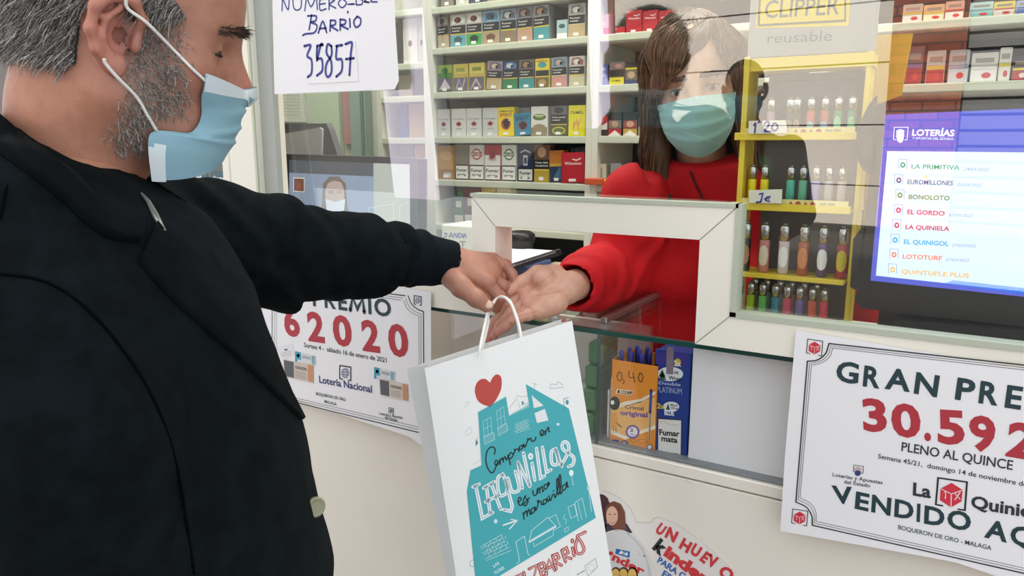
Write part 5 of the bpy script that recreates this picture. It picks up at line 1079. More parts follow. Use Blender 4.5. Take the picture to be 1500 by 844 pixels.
for k in range(N_):
    c0 = Ab+(Bb-Ab)*(k+.5)/N_
    b.tube([c0+nrm*.008*math.cos(t)+np.array((0, 0, .003+.008*math.sin(t)))+dirn*.001*t for t in np.linspace(0, 6.0, 9)], .0012, 5)
b.build('wire_spiral', None, nb)
b = MB(); b.m(mat('#4A5A8A', .5)); mid_ = (Ab+Bb)/2+nrm*.08; b.box((mid_[0]-.09, mid_[1]-.06, 1.1105), (mid_[0]+.09, mid_[1]+.06, zb+.0255), .002); tag(b.build('document_box'), 'flat box under the spiral notebook', 'box')
qc = at(*zh((572, 330))[0], .62)
b = MB(); b.m(mat('#1E1E20', .35)); b.lathe((qc[0], .62, 1.1105), [(.026, 0), (.031, .01), (.034, .07), (.038, .08), (.038, .10), (.026, .108)], 24); tag(b.build('black_pot', None, None, True), 'round black lidded pot behind the hatch', 'pot')
xb_ = at(662, 345, .2)[0]
zc2 = 1.147
bxo = MB(); bxo.m(mat('#D9D9C9', .6)); x0_, x1_ = at(*zh((240, 0))[0], .16)[0], at(*zh((404, 0))[0], .16)[0]; zt_ = at(690, 332, .16)[2]
bxo.box((x0_, .16, zc2), (x1_, .26, zt_), .002); so = bxo.build('labelled_box'); tag(so, 'white box handwritten SANDIA left of the hatch', 'box')
p = PP((x0_, .16, zc2), (1, 0, 0), (0, 0, 1), (0, -1, 0), .00125, .0005)
for st in ([(270, 232), (256, 230), (266, 242), (252, 248)], [(276, 248), (284, 228), (290, 248)], [(279, 241), (289, 241)], [(296, 248), (298, 230), (308, 248), (310, 230)], [(316, 248), (316, 231), (326, 234), (326, 244), (316, 248)], [(332, 248), (333, 232)], [(336, 249), (341, 232), (346, 249)]): p.L(zh(*st), 1.6, '#4A3FA8', 3)
p.P(zh((318, 262), (345, 262), (345, 268), (318, 268)), '#8A8A84'); p.L(zh((332, 268), (332, 284)), 2.2, '#6A6A66'); p.L(zh((246, 214), (330, 212)), .6, '#D9D64A')
for st in ([(376, 246), (382, 238), (378, 262)], [(384, 262), (390, 244), (394, 262)], [(398, 244), (398, 262), (404, 262)]): p.L(zh(*st), 1.0, '#7A6A9A')
p.build('handwriting', so)
for k, (pa, pb_, h_, c, lab) in enumerate(((600, 660, .05, '#8A5A4A', 'brown box on the work table seen through the hatch'), (690, 770, .035, '#C9BFA6', 'cream box on the work table seen through the hatch'))):
    b = MB(); b.m(mat(c, .6)); b.box((at(*zh((pa, 300))[0], .58)[0], .57, 1.1105), (at(*zh((pb_, 300))[0], .58)[0], .61, 1.1105+h_), .001); tag(b.build('boxed_goods'), lab, 'box', 'boxes on the work table')
# ------------------------------------------------------------------ modelling by distance fields
def A(*v): return np.array(v, float)
def sph(p, c, r): return np.linalg.norm(p-A(*c), axis=1)-r
def ell(p, c, r, R=None):
    q = p-A(*c)
    if R is not None: q = q@R
    r = A(*r); k0 = np.linalg.norm(q/r, axis=1); k1 = np.linalg.norm(q/(r*r), axis=1)
    return k0*(k0-1)/np.maximum(k1, 1e-9)
def cone(p, a, b, ra, rb):
    a, b = A(*a), A(*b); ab = b-a; t = np.clip(((p-a)@ab)/max(ab@ab, 1e-12), 0, 1)
    return np.linalg.norm(p-a-t[:, None]*ab, axis=1)-(ra+(rb-ra)*t)
def smin(a, b, k):
    h = np.clip(.5+.5*(b-a)/k, 0, 1); return b+(a-b)*h-k*h*(1-h)
def smax(a, b, k): return -smin(-a, -b, k)
def chain(p, pts, rs, k=.004):
    d = None
    for i in range(len(pts)-1):
        e = cone(p, pts[i], pts[i+1], rs[i], rs[i+1]); d = e if d is None else smin(d, e, k)
    return d
def loft(p, st, F_, L_):            # st: (z, centre xy, half depth, half width), from low to high
    z = np.clip(p[:, 2], st[0][0], st[-1][0]); zs = [s[0] for s in st]
    cx = np.interp(z, zs, [s[1][0] for s in st]); cy = np.interp(z, zs, [s[1][1] for s in st])
    a = np.interp(z, zs, [s[2] for s in st]); b = np.interp(z, zs, [s[3] for s in st])
    dx, dy = p[:, 0]-cx, p[:, 1]-cy
    f = dx*F_[0]+dy*F_[1]; l = dx*L_[0]+dy*L_[1]
    k0 = np.sqrt((f/a)**2+(l/b)**2)+1e-9; k1 = np.sqrt((f/a**2)**2+(l/b**2)**2)+1e-9
    d = k0*(k0-1)/k1
    return np.maximum(d, np.maximum(st[0][0]-p[:, 2], p[:, 2]-st[-1][0]))
def mesh_sdf(f, lo, hi, h, B=10):
    lo, hi = A(*lo), A(*hi); nb = np.ceil((hi-lo)/(h*B)).astype(int); n = nb*B
    ib = np.stack(np.meshgrid(*[np.arange(k) for k in nb], indexing='ij'), -1).reshape(-1, 3)
    dc = f(lo+(ib+.5)*B*h)
    V = np.repeat(np.repeat(np.repeat(dc.reshape(nb), B, 0), B, 1), B, 2).astype(np.float32)
    act = ib[np.abs(dc) < B*h*1.35]
    o = np.stack(np.meshgrid(*[np.arange(B)]*3, indexing='ij'), -1).reshape(-1, 3)
    for c in range(0, len(act), 250):
        g = (act[c:c+250, None, :]*B+o[None]).reshape(-1, 3)
        V[g[:, 0], g[:, 1], g[:, 2]] = f(lo+g*h)
    V[0], V[-1] = 1, 1; V[:, 0], V[:, -1] = 1, 1; V[:, :, 0], V[:, :, -1] = 1, 1
    S = V < 0; m = np.zeros(n-1, np.int8)
    cs = [(i, j, k) for i in (0, 1) for j in (0, 1) for k in (0, 1)]
    sl = lambda arr, c: arr[c[0]:n[0]-1+c[0], c[1]:n[1]-1+c[1], c[2]:n[2]-1+c[2]]
    for c in cs: m += sl(S, c)
    cell = np.argwhere((m > 0) & (m < 8)); idx = -np.ones(n-1, np.int32); idx[cell[:, 0], cell[:, 1], cell[:, 2]] = np.arange(len(cell))
    acc = np.zeros((len(cell), 3)); cnt = np.zeros(len(cell))
    for a in cs:
        for ax in range(3):
            if a[ax]: continue
            b = list(a); b[ax] = 1
            va = V[cell[:, 0]+a[0], cell[:, 1]+a[1], cell[:, 2]+a[2]]; vb = V[cell[:, 0]+b[0], cell[:, 1]+b[1], cell[:, 2]+b[2]]
            w = (va < 0) != (vb < 0); t = np.where(w, va/np.where(w, va-vb, 1), 0)
            q = np.tile(A(*a), (len(cell), 1)); q[:, ax] += t; acc += q*w[:, None]; cnt += w
    P = lo+(cell+acc/cnt[:, None])*h; Fs = []
    for ax in range(3):
        u, v = (ax+1) % 3, (ax+2) % 3; e = [slice(1, n[i]-1) for i in range(3)]; e[ax] = slice(0, n[ax]-1); e2 = list(e); e2[ax] = slice(1, n[ax])
        s0, s1 = S[tuple(e)], S[tuple(e2)]
        for flip, wh in ((0, s0 & ~s1), (1, ~s0 & s1)):
            c = np.argwhere(wh)+[0 if i == ax else 1 for i in range(3)]
            if len(c) == 0: continue
            du = np.eye(3, dtype=int)[u]; dv = np.eye(3, dtype=int)[v]
            q = [c-du-dv, c-dv, c, c-du]; q = [idx[x[:, 0], x[:, 1], x[:, 2]] for x in q]
            F4 = np.stack(q, 1); Fs.append(F4[:, ::-1] if flip else F4)
    return P, np.vstack(Fs)
def vnormals(P, F):
    a = np.cross(P[F[:, 2]]-P[F[:, 0]], P[F[:, 3]]-P[F[:, 1]]); N = np.zeros_like(P)
    for k in range(4): np.add.at(N, F[:, k], a)
    return N/np.maximum(np.linalg.norm(N, axis=1, keepdims=True), 1e-12)
def relax(P, F, n=2):
    for _ in range(n):
        S = np.zeros_like(P); C = np.zeros(len(P))
        for a, b in ((0, 1), (1, 2), (2, 3), (3, 0)):
            np.add.at(S, F[:, a], P[F[:, b]]); np.add.at(C, F[:, a], 1)
        P = P*.5+.5*S/np.maximum(C, 1)[:, None]
    return P
def vn3(P, sc, seed=0): return np.array([noise.noise(Vector(q)) for q in (P*sc+seed)])
def colored(o, colors):
    at_ = o.data.color_attributes.new('tone', 'FLOAT_COLOR', 'POINT')
    at_.data.foreach_set('color', np.c_[colors, np.ones(len(colors))].astype(np.float32).ravel())
def skin_mat(name, rough=.48, bump=.25, bscale=420):
    m = bpy.data.materials.new(name); m.use_nodes = True; nt = m.node_tree; b = nt.nodes['Principled BSDF']
    a = nt.nodes.new('ShaderNodeAttribute'); a.attribute_name = 'tone'; tc = nt.nodes.new('ShaderNodeTexCoord')
    n = nt.nodes.new('ShaderNodeTexNoise'); n.inputs['Scale'].default_value = 90; n.inputs['Detail'].default_value = 6
    mx = nt.nodes.new('ShaderNodeMixRGB'); mx.blend_type = 'OVERLAY'; mx.inputs[0].default_value = .22
    nt.links.new(tc.outputs['Object'], n.inputs['Vector']); nt.links.new(a.outputs['Color'], mx.inputs[1]); nt.links.new(n.outputs['Fac'], mx.inputs[2]); nt.links.new(mx.outputs[0], b.inputs['Base Color'])
    n2 = nt.nodes.new('ShaderNodeTexNoise'); n2.inputs['Scale'].default_value = bscale; n2.inputs['Detail'].default_value = 3
    bp = nt.nodes.new('ShaderNodeBump'); bp.inputs['Strength'].default_value = bump; bp.inputs['Distance'].default_value = .0015
    nt.links.new(tc.outputs['Object'], n2.inputs['Vector']); nt.links.new(n2.outputs['Fac'], bp.inputs['Height']); nt.links.new(bp.outputs['Normal'], b.inputs['Normal'])
    b.inputs['Roughness'].default_value = rough; b.inputs['Subsurface Weight'].default_value = .12; b.inputs['Subsurface Radius'].default_value = (.010, .004, .002); b.inputs['Subsurface Scale'].default_value = .5
    return m
SKIN = skin_mat('skin')
L3 = lambda h: np.array(lin(h)[:3])
class Frame:
    def __init__(s, C, F_, L_, U_, sc=1.0): s.C = A(*C); s.M = np.stack([A(*F_), A(*L_), A(*U_)], 1); s.s = sc
    def w(s, q): return s.C+s.s*(np.asarray(q, float).reshape(-1, 3)@s.M.T)
    def l(s, p): return ((np.asarray(p, float).reshape(-1, 3)-s.C)@s.M)/s.s
def head_sdf(p, fem=0, neck=True, lid=.0045, ears=(1, -1)):
    m = p.copy(); m[:, 1] = np.abs(m[:, 1])           # symmetric halves
    d = ell(p, (-.010, 0, .046), (.100, .0765, .086))
    d = smin(d, ell(p, (.034, 0, .052), (.064, .064, .064)), .03)
    d = smin(d, ell(p, (.038, 0, -.024), (.056, .056-.004*fem, .084)), .03)
    d = smin(d, sph(m, (.054, .044, -.014), .021), .03)
    d = smin(d, cone(m, (.002, .056-.004*fem, -.050), (.066, .020, -.096+.004*fem), .020, .017), .035)
    d = smin(d, sph(p, (.076, 0, -.096+.004*fem), .021-.002*fem), .03)
    d = smin(d, ell(p, (.070, 0, -.058), (.036, .032, .032)), .025)
    d = smax(d, -ell(m, (.098, .033, .009), (.020, .020, .014)), .016)
    d = smin(d, cone(m, (.086, .010, .031), (.066, .046, .030), .011-.003*fem, .010-.002*fem), .016)
    d = smin(d, cone(p, (.088, 0, .022), (.111, 0, -.026), .0075, .0118-.002*fem), .014)
    d = smin(d, sph(m, (.101, .0115, -.031), .0085-.001*fem), .010)
    ball = sph(m, (.0715, .0325, .009), .0142); ball = smax(ball, -ell(m, (.087, .0325, .0075), (.012, .0125, lid)), .0015)
    d = smin(d, ball, .004)
    d = smin(d, ell(p, (.098, 0, -.056), (.011, .024, .006)), .008); d = smin(d, ell(p, (.096, 0, -.068), (.011, .020, .007)), .008)
    if neck:
        d = smin(d, cone(p, (-.022, 0, -.03), (-.055+.016*(1-fem), 0, -.20), .060-.010*fem, .063-.011*fem), .04)
        if not fem: d = smin(d, ell(p, (-.058, 0, -.075), (.04, .052, .06)), .03)
    for sgn in ears:
        q = p*A(1, sgn, 1); oy = .076
        hx = [(.012, oy+.002, .004), (.016, oy+.006, .020), (.008, oy+.013, .034), (-.008, oy+.018, .035), (-.021, oy+.022, .022), (-.023, oy+.021, .002), (-.017, oy+.017, -.014), (-.008, oy+.010, -.026)]
        e = chain(q, hx, [.0038, .0042, .0044, .0046, .0048, .0046, .0044, .005], .005)
        R_ = np.eye(3); t = .38; R_[:2, :2] = [[math.cos(t), math.sin(t)], [-math.sin(t), math.cos(t)]]
        e = smin(e, ell(q, (-.008, oy+.007, .006), (.018, .0032, .028), R_), .006)
        ah = chain(q, [(-.002, oy+.013, .026), (-.012, oy+.016, .014), (-.013, oy+.016, -.002), (-.006, oy+.012, -.014)], [.003, .0034, .0034, .003], .004); e = smin(e, ah, .004)
        e = smin(e, ell(q, (-.001, oy+.008, -.025), (.0085, .0055, .011)), .007)
        e = smax(e, -ell(q, (.0005, oy+.013, .002), (.0090, .010, .0135)), .007)
        e = smin(e, ell(q, (.0125, oy+.004, -.003), (.0048, .006, .008)), .005)
        d = smin(d, e, .006)
    return d
def project_out(sd, P, off, it=3):
    P = P.copy(); e = 1e-3
    for _ in range(it):
        d = sd(P); g = np.stack([sd(P+A(*v)*e)-sd(P-A(*v)*e) for v in np.eye(3)], 1); g /= np.maximum(np.linalg.norm(g, axis=1, keepdims=True), 1e-9)
        P += g*np.maximum(off-d, 0)[:, None]
    return P
def bvh_of(P, F): return BVHTree.FromPolygons([tuple(q) for q in P], [tuple(map(int, f)) for f in F])
def cast(bv, px, py, off=0.0):      # where the line of sight through a traced point meets the modelled surface
    d = unit(ray(px, py)); h = bv.ray_cast(Vector(EYE), Vector(d))
    if h[0] is None:
        h = bv.find_nearest(Vector(EYE+d*.75)); 
    return np.array(h[0])+np.array(h[1])*off
def strands(roots, dirs, lens, wid, segs=4, curl=.0, grav=(0, 0, -1), droop=.3, seed=0, stick=None, off=.001):
    """thin tapered ribbons, two crossed blades each"""
    rg = np.random.default_rng(seed); n = len(roots); P = roots.copy(); D = dirs.copy(); pts = [P.copy()]
    W = rg.normal(0, 1, (n, 3)); G = np.array(grav, float)
    for k in range(segs):
        D = D+G*droop/segs+rg.normal(0, curl, (n, 3)); D /= np.linalg.norm(D, axis=1, keepdims=True)
        P = P+D*(lens/segs)[:, None]
        if stick is not None:
            Q_ = []
            for i, q in enumerate(P):
                h = stick.find_nearest(Vector(q)); Q_.append(np.array(h[0])+np.array(h[1])*(off*(1+.8*math.sin(i*1.7))))
            P2 = np.array(Q_); D = P2-pts[-1]; D /= np.maximum(np.linalg.norm(D, axis=1, keepdims=True), 1e-9); P = P2
        pts.append(P.copy())
    pts = np.array(pts); V = []; F = []
    S = np.cross(dirs, W); S /= np.maximum(np.linalg.norm(S, axis=1, keepdims=True), 1e-9)
    m = segs+1; wprof = np.array([1.0]*(m-2)+[.75, .15]) if m > 2 else np.array([1, .2])
    out = np.empty((n, m, 2, 3)); wv = np.broadcast_to(np.asarray(wid, float), (n,))
    for k in range(m):
        o = S*(wv*wprof[k]/2)[:, None]; out[:, k, 0] = pts[k]-o; out[:, k, 1] = pts[k]+o
    V = out.reshape(-1, 3); base = (np.arange(n)*m*2)[:, None]; F = []
    for k in range(segs): F.append(base+np.array([2*k, 2*k+1, 2*k+3, 2*k+2]))
    return V, np.vstack(F)
def hair_mat(name, c1, c2, scale=300):
    m = bpy.data.materials.new(name); m.use_nodes = True; nt = m.node_tree; b = nt.nodes['Principled BSDF']
    tc = nt.nodes.new('ShaderNodeTexCoord'); n = nt.nodes.new('ShaderNodeTexNoise'); n.inputs['Scale'].default_value = scale
    r = nt.nodes.new('ShaderNodeValToRGB'); r.color_ramp.elements[0].color = lin(c1); r.color_ramp.elements[1].color = lin(c2); r.color_ramp.elements[0].position = .38; r.color_ramp.elements[1].position = .62
    nt.links.new(tc.outputs['Object'], n.inputs['Vector']); nt.links.new(n.outputs['Fac'], r.inputs['Fac']); nt.links.new(r.outputs['Color'], b.inputs['Base Color']); b.inputs['Roughness'].default_value = .5
    return m
def mask_mesh(fr, sd, N, C_, Nfar=None, nu=22, nv=30, pleat=.0055, off=.003):
    """a worn pleated mask: near edge N(v), centre line C(v), far edge, all in head coordinates"""
    N = catmull(np.asarray(N, float), 8); C_ = catmull(np.asarray(C_, float), 8)
    Fr = N*A(1, -1, 1) if Nfar is None else catmull(np.asarray(Nfar, float), 8)
    samp = lambda K, v: np.array([np.interp(v*(len(K)-1), np.arange(len(K)), K[:, i]) for i in range(3)])
    G = np.zeros((nv+1, 2*nu+1, 3))
    for j in range(nv+1):
        v = j/nv; c = samp(C_, v)
        for i in range(2*nu+1):
            u = (i-nu)/nu; e = samp(N if u < 0 else Fr, v); t = 1-abs(u)
            s_ = math.sin(t*math.pi/2); q = np.array((e[0]+(c[0]-e[0])*s_, e[1]*math.cos(t*math.pi/2)+c[1]*s_, e[2]+(c[2]-e[2])*(t*t*(3-2*t)*.5+t*.5)))
            f = 0.0
            for vp in (.30, .50, .70):
                x = (v-vp)/.09
                if -1 < x < 1: f += pleat*(1-abs(x))*(1 if x < 0 else .35)*(.35+.65*t)
            q = q+unit(np.array((.8, q[1]*6, 0)))*f
            G[j, i] = q
    sh = G.shape; Q_ = project_out(sd, G.reshape(-1, 3), off)
    return fr.w(Q_).reshape(sh)
def two_sided(G, th):
    """closed thin sheet from a grid"""
    a, b = G.shape[:2]; du = np.gradient(G, axis=1); dv = np.gradient(G, axis=0); N = np.cross(du, dv); N /= np.maximum(np.linalg.norm(N, axis=2, keepdims=True), 1e-9)
    mb = MB(); mb.grid(G); H = G-N*th; mb.grid(H[:, ::-1])
    return mb
def eyes(fr, parent, iris, name='eye', white='#D9D3CC'):
    for sg in (1, -1):
        c = fr.w([(.0715, sg*.0325, .009)])[0]; b = MB(); b.m(mat(white, .35)); b.ball(c, .0128*fr.s, 18, 12)
        o = b.build(name, None, parent, True)
        p0 = fr.w([(.0715+.0124, sg*.0325, .0075)])[0]; x = fr.M[:, 0]; u = fr.M[:, 1]; v = fr.M[:, 2]; b = MB(); b.m(mat(iris, .2))
        for r, c_, l in ((.0058, iris, .0006), (.0028, '#0E0C0B', .0009)):
            b.m(mat(c_, .2)); K = [p0+x*(l-.0012*0)*fr.s+(u*math.cos(t)+v*math.sin(t))*r*fr.s for t in np.linspace(0, 2*math.pi, 17)[:-1]]; b.add(K, [tuple(range(16))])
        b.build('iris', None, o)

# ------------------------------------------------------------------ the customer in black
MAN = empty('person', (-.98, -.68, 0), 'man in a black coat and blue mask reaching out to hold the paper bag', 'person')
HM = Frame((-.7337, -.6322, 1.5543), (.5853, .7814, -.2163), (-.779, .616, .1173), (.2249, .0998, .9692), 1.0)
hm = lambda p: head_sdf(HM.l(p), 0, True, .0018)
Ph, Fh = mesh_sdf(hm, HM.C-A(.17, .17, .22), HM.C+A(.17, .17, .17), .0017)
Ph = relax(Ph, Fh, 1); BVM = bvh_of(Ph, Fh)
lm = HM.l(Ph); Nh = vnormals(Ph, Fh)
base = np.tile(L3('#B07A64'), (len(Ph), 1))
def tint(base, w, c): return base*(1-w[:, None])+L3(c)*w[:, None]
gs = lambda q, c, r: np.exp(-(((q-A(*c))/A(*r))**2).sum(1))
ml = lm.copy(); ml[:, 1] = np.abs(ml[:, 1])
base = tint(base, .75*gs(ml, (-.006, .09, .004), (.03, .022, .045)), '#C4796A'); base = tint(base, .55*gs(ml, (.11, 0, -.025), (.025, .02, .025)), '#B8665A')
base = tint(base, .5*gs(ml, (.05, .05, -.015), (.03, .03, .025)), '#B5745F'); base = tint(base, .5*gs(ml, (-.05, .05, -.08), (.05, .05, .05)), '#BE8468')
base = tint(base, .75*gs(ml, (.004, .078, .000), (.009, .012, .011)), '#6E352C')  # shade of the ear hollow painted into the skin tone
beard_w = np.clip(1.25*gs(ml, (.030, .07, -.035), (.024, .05, .055))+.55*gs(ml, (.05, .03, -.095), (.05, .06, .025)), 0, 1)
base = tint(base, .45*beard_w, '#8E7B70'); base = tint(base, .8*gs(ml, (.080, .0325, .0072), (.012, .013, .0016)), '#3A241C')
hair_w = ((lm[:, 0] < .03+.02*np.sin(lm[:, 2]*60)) & (lm[:, 2] > .030-.020*(lm[:, 0] < -.04)-.012*np.clip(-lm[:, 0]*10, 0, 1))) | ((lm[:, 2] > .085-.3*np.clip(lm[:, 0]-.03, 0, .1)) & (lm[:, 0] < .055)) | ((lm[:, 0] < -.035) & (lm[:, 2] > -.034))
ear_m = (ml[:, 1] > .078) & (np.abs(ml[:, 0]+.002) < .027+.004*np.sin(ml[:, 2]*400)) & (ml[:, 2] < .045)
hair_w &= ~ear_m
base[hair_w] = L3('#4A4643')
# left arm and hand (hidden part of the arm runs inside the sleeve)
zz = zt(560, 260, 957/340.)
def zd(x, y, d): return dep(*zz((x, y))[0], d)
sh_l, el_l, wr_l = dep(180, 335, .93), dep(412, 372, 1.09), zd(270, 354, 1.225)
MC = [zd(432, 432, 1.218), zd(446, 405, 1.240), zd(455, 374, 1.262), zd(455, 340, 1.284)]                # knuckles, index to little
FG = [[MC[0], zd(484, 492, 1.228), zd(470, 536, 1.256), zd(452, 530, 1.278)],
      [MC[1], zd(494, 446, 1.246), zd(490, 500, 1.278), zd(468, 512, 1.296)],
      [MC[2], zd(498, 408, 1.272), zd(500, 458, 1.298), zd(486, 484, 1.310)],
      [MC[3], zd(508, 362, 1.266), zd(536, 400, 1.262), zd(548, 436, 1.262)]]
FR_ = [[.0112, .0100, .0090, .0078], [.0115, .0102, .0090, .0078], [.0108, .0096, .0086, .0074], [.0105, .0094, .0086, .0078]]
TH = [zd(286, 410, 1.208), zd(326, 452, 1.186), zd(388, 500, 1.180), zd(432, 530, 1.188)]
def man_arm(p):
    d = chain(p, [sh_l, el_l, wr_l], [.045, .034, .0245], .02)
    for k, (m_, r_) in enumerate(zip(MC, (.0145, .0155, .0150, .0130))):
        d = smin(d, cone(p, wr_l+(m_-wr_l)*.10, m_, .0220, r_), .014)
    d = smin(d, cone(p, wr_l, MC[1]*.5+MC[2]*.5, .026, .015), .014)
    for k, (fp, fr_) in enumerate(zip(FG, FR_)):
        f_ = chain(p, fp, fr_, .004); f_ = smin(f_, sph(p, fp[1], fr_[1]*1.06), .004); d = smin(d, f_, .0018)
    th = chain(p, TH, [.0195, .0168, .0132, .0108], .006); th = smin(th, sph(p, TH[2], .0138), .004)
    th = smin(th, chain(p, [zd(330, 440, 1.212), zd(395, 468, 1.220), zd(438, 496, 1.230)], [.011, .009, .007], .006), .003)
    return smin(d, th, .0035)
allh = np.array([wr_l]+MC+TH+[q for f_ in FG for q in f_])
Pa, Fa = mesh_sdf(man_arm, allh.min(0)-.03, allh.max(0)+.03, .0013); Pa = relax(Pa, Fa, 1)
far = lambda p: smin(chain(p, [sh_l, el_l, wr_l], [.045, .034, .0235], .02), 0*p[:, 0]+9, .001)
Pb_, Fb_ = mesh_sdf(far, np.min([sh_l, el_l, wr_l], 0)-.07, np.max([sh_l, el_l, wr_l], 0)+.07, .006)
ca = np.tile(L3('#B27B66'), (len(Pa), 1))
def near_w(P, c, r): return np.exp(-(np.linalg.norm(P-c, axis=1)/r)**2)
for f_ in FG:
    ca = tint(ca, .35*near_w(Pa, f_[1], .014), '#A8664F'); ca = tint(ca, .35*near_w(Pa, f_[3], .012), '#B86F5A')
for m_ in MC: ca = tint(ca, .30*near_w(Pa, m_, .016), '#A9705A')
ca = tint(ca, .35*near_w(Pa, TH[3], .016), '#BD8468')
for q_, dr_, n_l in [(TH[2], TH[3]-TH[1], 3), (TH[1], TH[2]-TH[0], 2)]+[(f_[1], f_[2]-f_[0], 3) for f_ in FG]+[(wr_l+(MC[1]-wr_l)*.08, MC[1]-wr_l, 2)]:
    ud = unit(dr_)
    for j_ in range(n_l):
        s_ = (Pa-q_)@ud-(j_-(n_l-1)/2)*.0042; ca = tint(ca, .38*np.exp(-(s_/.0009)**2)*np.exp(-(np.linalg.norm(Pa-q_, axis=1)/.016)**2), '#7A4A3A')
# torso and legs under the clothes
FB, LB = unit(A(.60, .80, 0)), unit(A(-.80, .60, 0))
nb_ = dep(104, 238, .76)
bel = dep(262, 800, .79); hip = A(bel[0]-.02, bel[1]-.02, 0)
chest = dep(168, 470, .76)
stM = [(.80, hip[:2], .115, .165), (1.0, bel[:2], .120, .165), (1.16, bel[:2]*.5+chest[:2]*.5, .120, .172), (1.30, chest[:2], .110, .180), (1.385, nb_[:2]*.6+chest[:2]*.4, .075, .150), (1.44, nb_[:2], .05, .06)]
sh_r = dep(2, 352, .60); el_r = dep(95, 640, .575); wr_r = dep(160, 930, .60)
def man_torso(p):
    d = loft(p, stM, FB, LB)
    for s_ in (-1, 1):
        hp = hip[:2]+LB[:2]*s_*.09
        d = smin(d, chain(p, [A(hp[0], hp[1], .85), A(hp[0]+.02, hp[1]+.03, .48), A(hp[0], hp[1], .09)], [.085, .058, .045], .03), .03)
    d = smin(d, chain(p, [sh_r, el_r, wr_r, wr_r+A(.02, .03, -.09)], [.05, .042, .03, .035], .02), .03)
    return d
lo_, hi_ = np.min([sh_r, el_r, wr_r, hip], 0), np.max([sh_r, chest, nb_], 0)
Pt, Ft = mesh_sdf(man_torso, A(hip[0]-.32, hip[1]-.30, 0.02), A(hip[0]+.32, hip[1]+.30, 1.5), .012)
def join_meshes(parts):
    V = []; F = []; C_ = []; n = 0
    for P, F_, c in parts: V.append(P); F.append(F_+n); C_.append(c); n += len(P)
    return np.vstack(V), np.vstack(F), np.vstack(C_)
V_, F_, C_ = join_meshes([(Ph, Fh, base), (Pa, Fa, ca), (Pb_, Fb_, np.tile(L3('#B58468'), (len(Pb_), 1))), (Pt, Ft, np.tile(L3('#B58468'), (len(Pt), 1)))])
o = link_mesh('body', V_, F_, SKIN, None, MAN, True); colored(o, C_)
eyes(HM, MAN, '#3A2A20', white='#6E5E56')
# finger nails
NAILM = mat('#DDBBA6', .3)
def nail(parent, a, b, up_, w, l, r):
    d = unit(b-a); u = unit(up_-d*np.dot(up_, d)); s_ = np.cross(d, u); G = []
    for i in np.linspace(-1, 1, 7):
        G.append([b-d*l*.35+d*l*.62*j*math.sqrt(max(0, 1-.55*i*i))+s_*w*i*(1-.12*j*j)+u*(math.sqrt(max(r*r-(w*i)**2, 0))+.0007) for j in np.linspace(-1, 1, 7)])
    m = MB(); m.m(NAILM); m.grid(np.array(G)); return m.build('nail', None, parent, True)
nail(o, TH[2], TH[3], -FW*1.0+UP*.45, .0066, .013, .0109)
nail(o, FG[3][2], FG[3][3], UP*.5+RT*.8-FW*.3, .0052, .010, .0080)
# hair: many short grey strands over a close cap
rg = np.random.default_rng(3)
GREY = [hair_mat('grey_hair', '#55514D', '#8E8A84', 700), hair_mat('white_hair', '#7E7A73', '#BCB7AF', 700)]
hv = np.where(hair_w)[0]; capP = Ph+Nh*(.0025+.008*np.clip(-lm[:, 0]*10-.3, 0, 1))[:, None]
sel = hair_w[Fh].all(1)
cp = MB(); cp.m(mat('#5A5652', .8, bump=.6, bscale=300)); cp.add(capP, [tuple(f) for f in Fh[sel]]); hairo = cp.build('hair', None, MAN, True)
def grow(idx, n, length, jit, flow, wid, droop, seed, lift=.35, segs=4, curl=.12):
    rg = np.random.default_rng(seed); k = rg.choice(idx, n); r = (capP if length > .015 else Ph)[k]+rg.normal(0, .0008, (n, 3)); N = Nh[k]
    fl = flow-N*(N@flow)[:, None] if flow.ndim == 1 else flow[k]
    fl = fl/np.maximum(np.linalg.norm(fl, axis=1, keepdims=True), 1e-9)
    D = fl+N*lift+rg.normal(0, jit, (n, 3)); D /= np.linalg.norm(D, axis=1, keepdims=True)
    return strands(r, D, length*rg.uniform(.6, 1.3, n), wid*rg.uniform(.7, 1.3, n), segs, curl, -HM.M[:, 2], droop, seed)
flow = -HM.M[:, 0]*.8-HM.M[:, 2]*.9
for n_, m_, s_ in ((15000, GREY[0], 11), (6500, GREY[1], 12)):
    V1, F1 = grow(hv, n_, .022, .25, flow, .0009, .6, s_, .30); link_mesh('hair_strands', V1, F1, m_, None, hairo)
bi = np.where((beard_w > .12+.6*np.random.default_rng(5).random(len(beard_w))) & ~ear_m & (lm[:, 1] < .02))[0]; vv = Ph[bi]-EYE; pxx, pyy = CX+FPX*(vv@RT)/(vv@FW), CY-FPX*(vv@UP)/(vv@FW)
bi = bi[~(((pxx > 208) & (pyy > 172+14*(pxx < 222))) | ((pxx > 280) & (pyy > 95)) | (pyy > 228) | ((lm[bi, 0] < .004) & (lm[bi, 2] > -.07)))]
sb = MB(); V1, F1 = grow(bi, 1500, .009, .5, -HM.M[:, 2]*.8+HM.M[:, 0]*.5, .0006, .4, 13, .5, 4, .35); bo = link_mesh('beard', V1, F1, GREY[1], None, MAN)
V1, F1 = grow(bi, 1100, .008, .5, -HM.M[:, 2]*.8+HM.M[:, 0]*.5, .0006, .4, 14, .5, 4, .3); link_mesh('dark_stubble', V1, F1, GREY[0], None, bo)
BROWH = mat('#2E2622', .7)
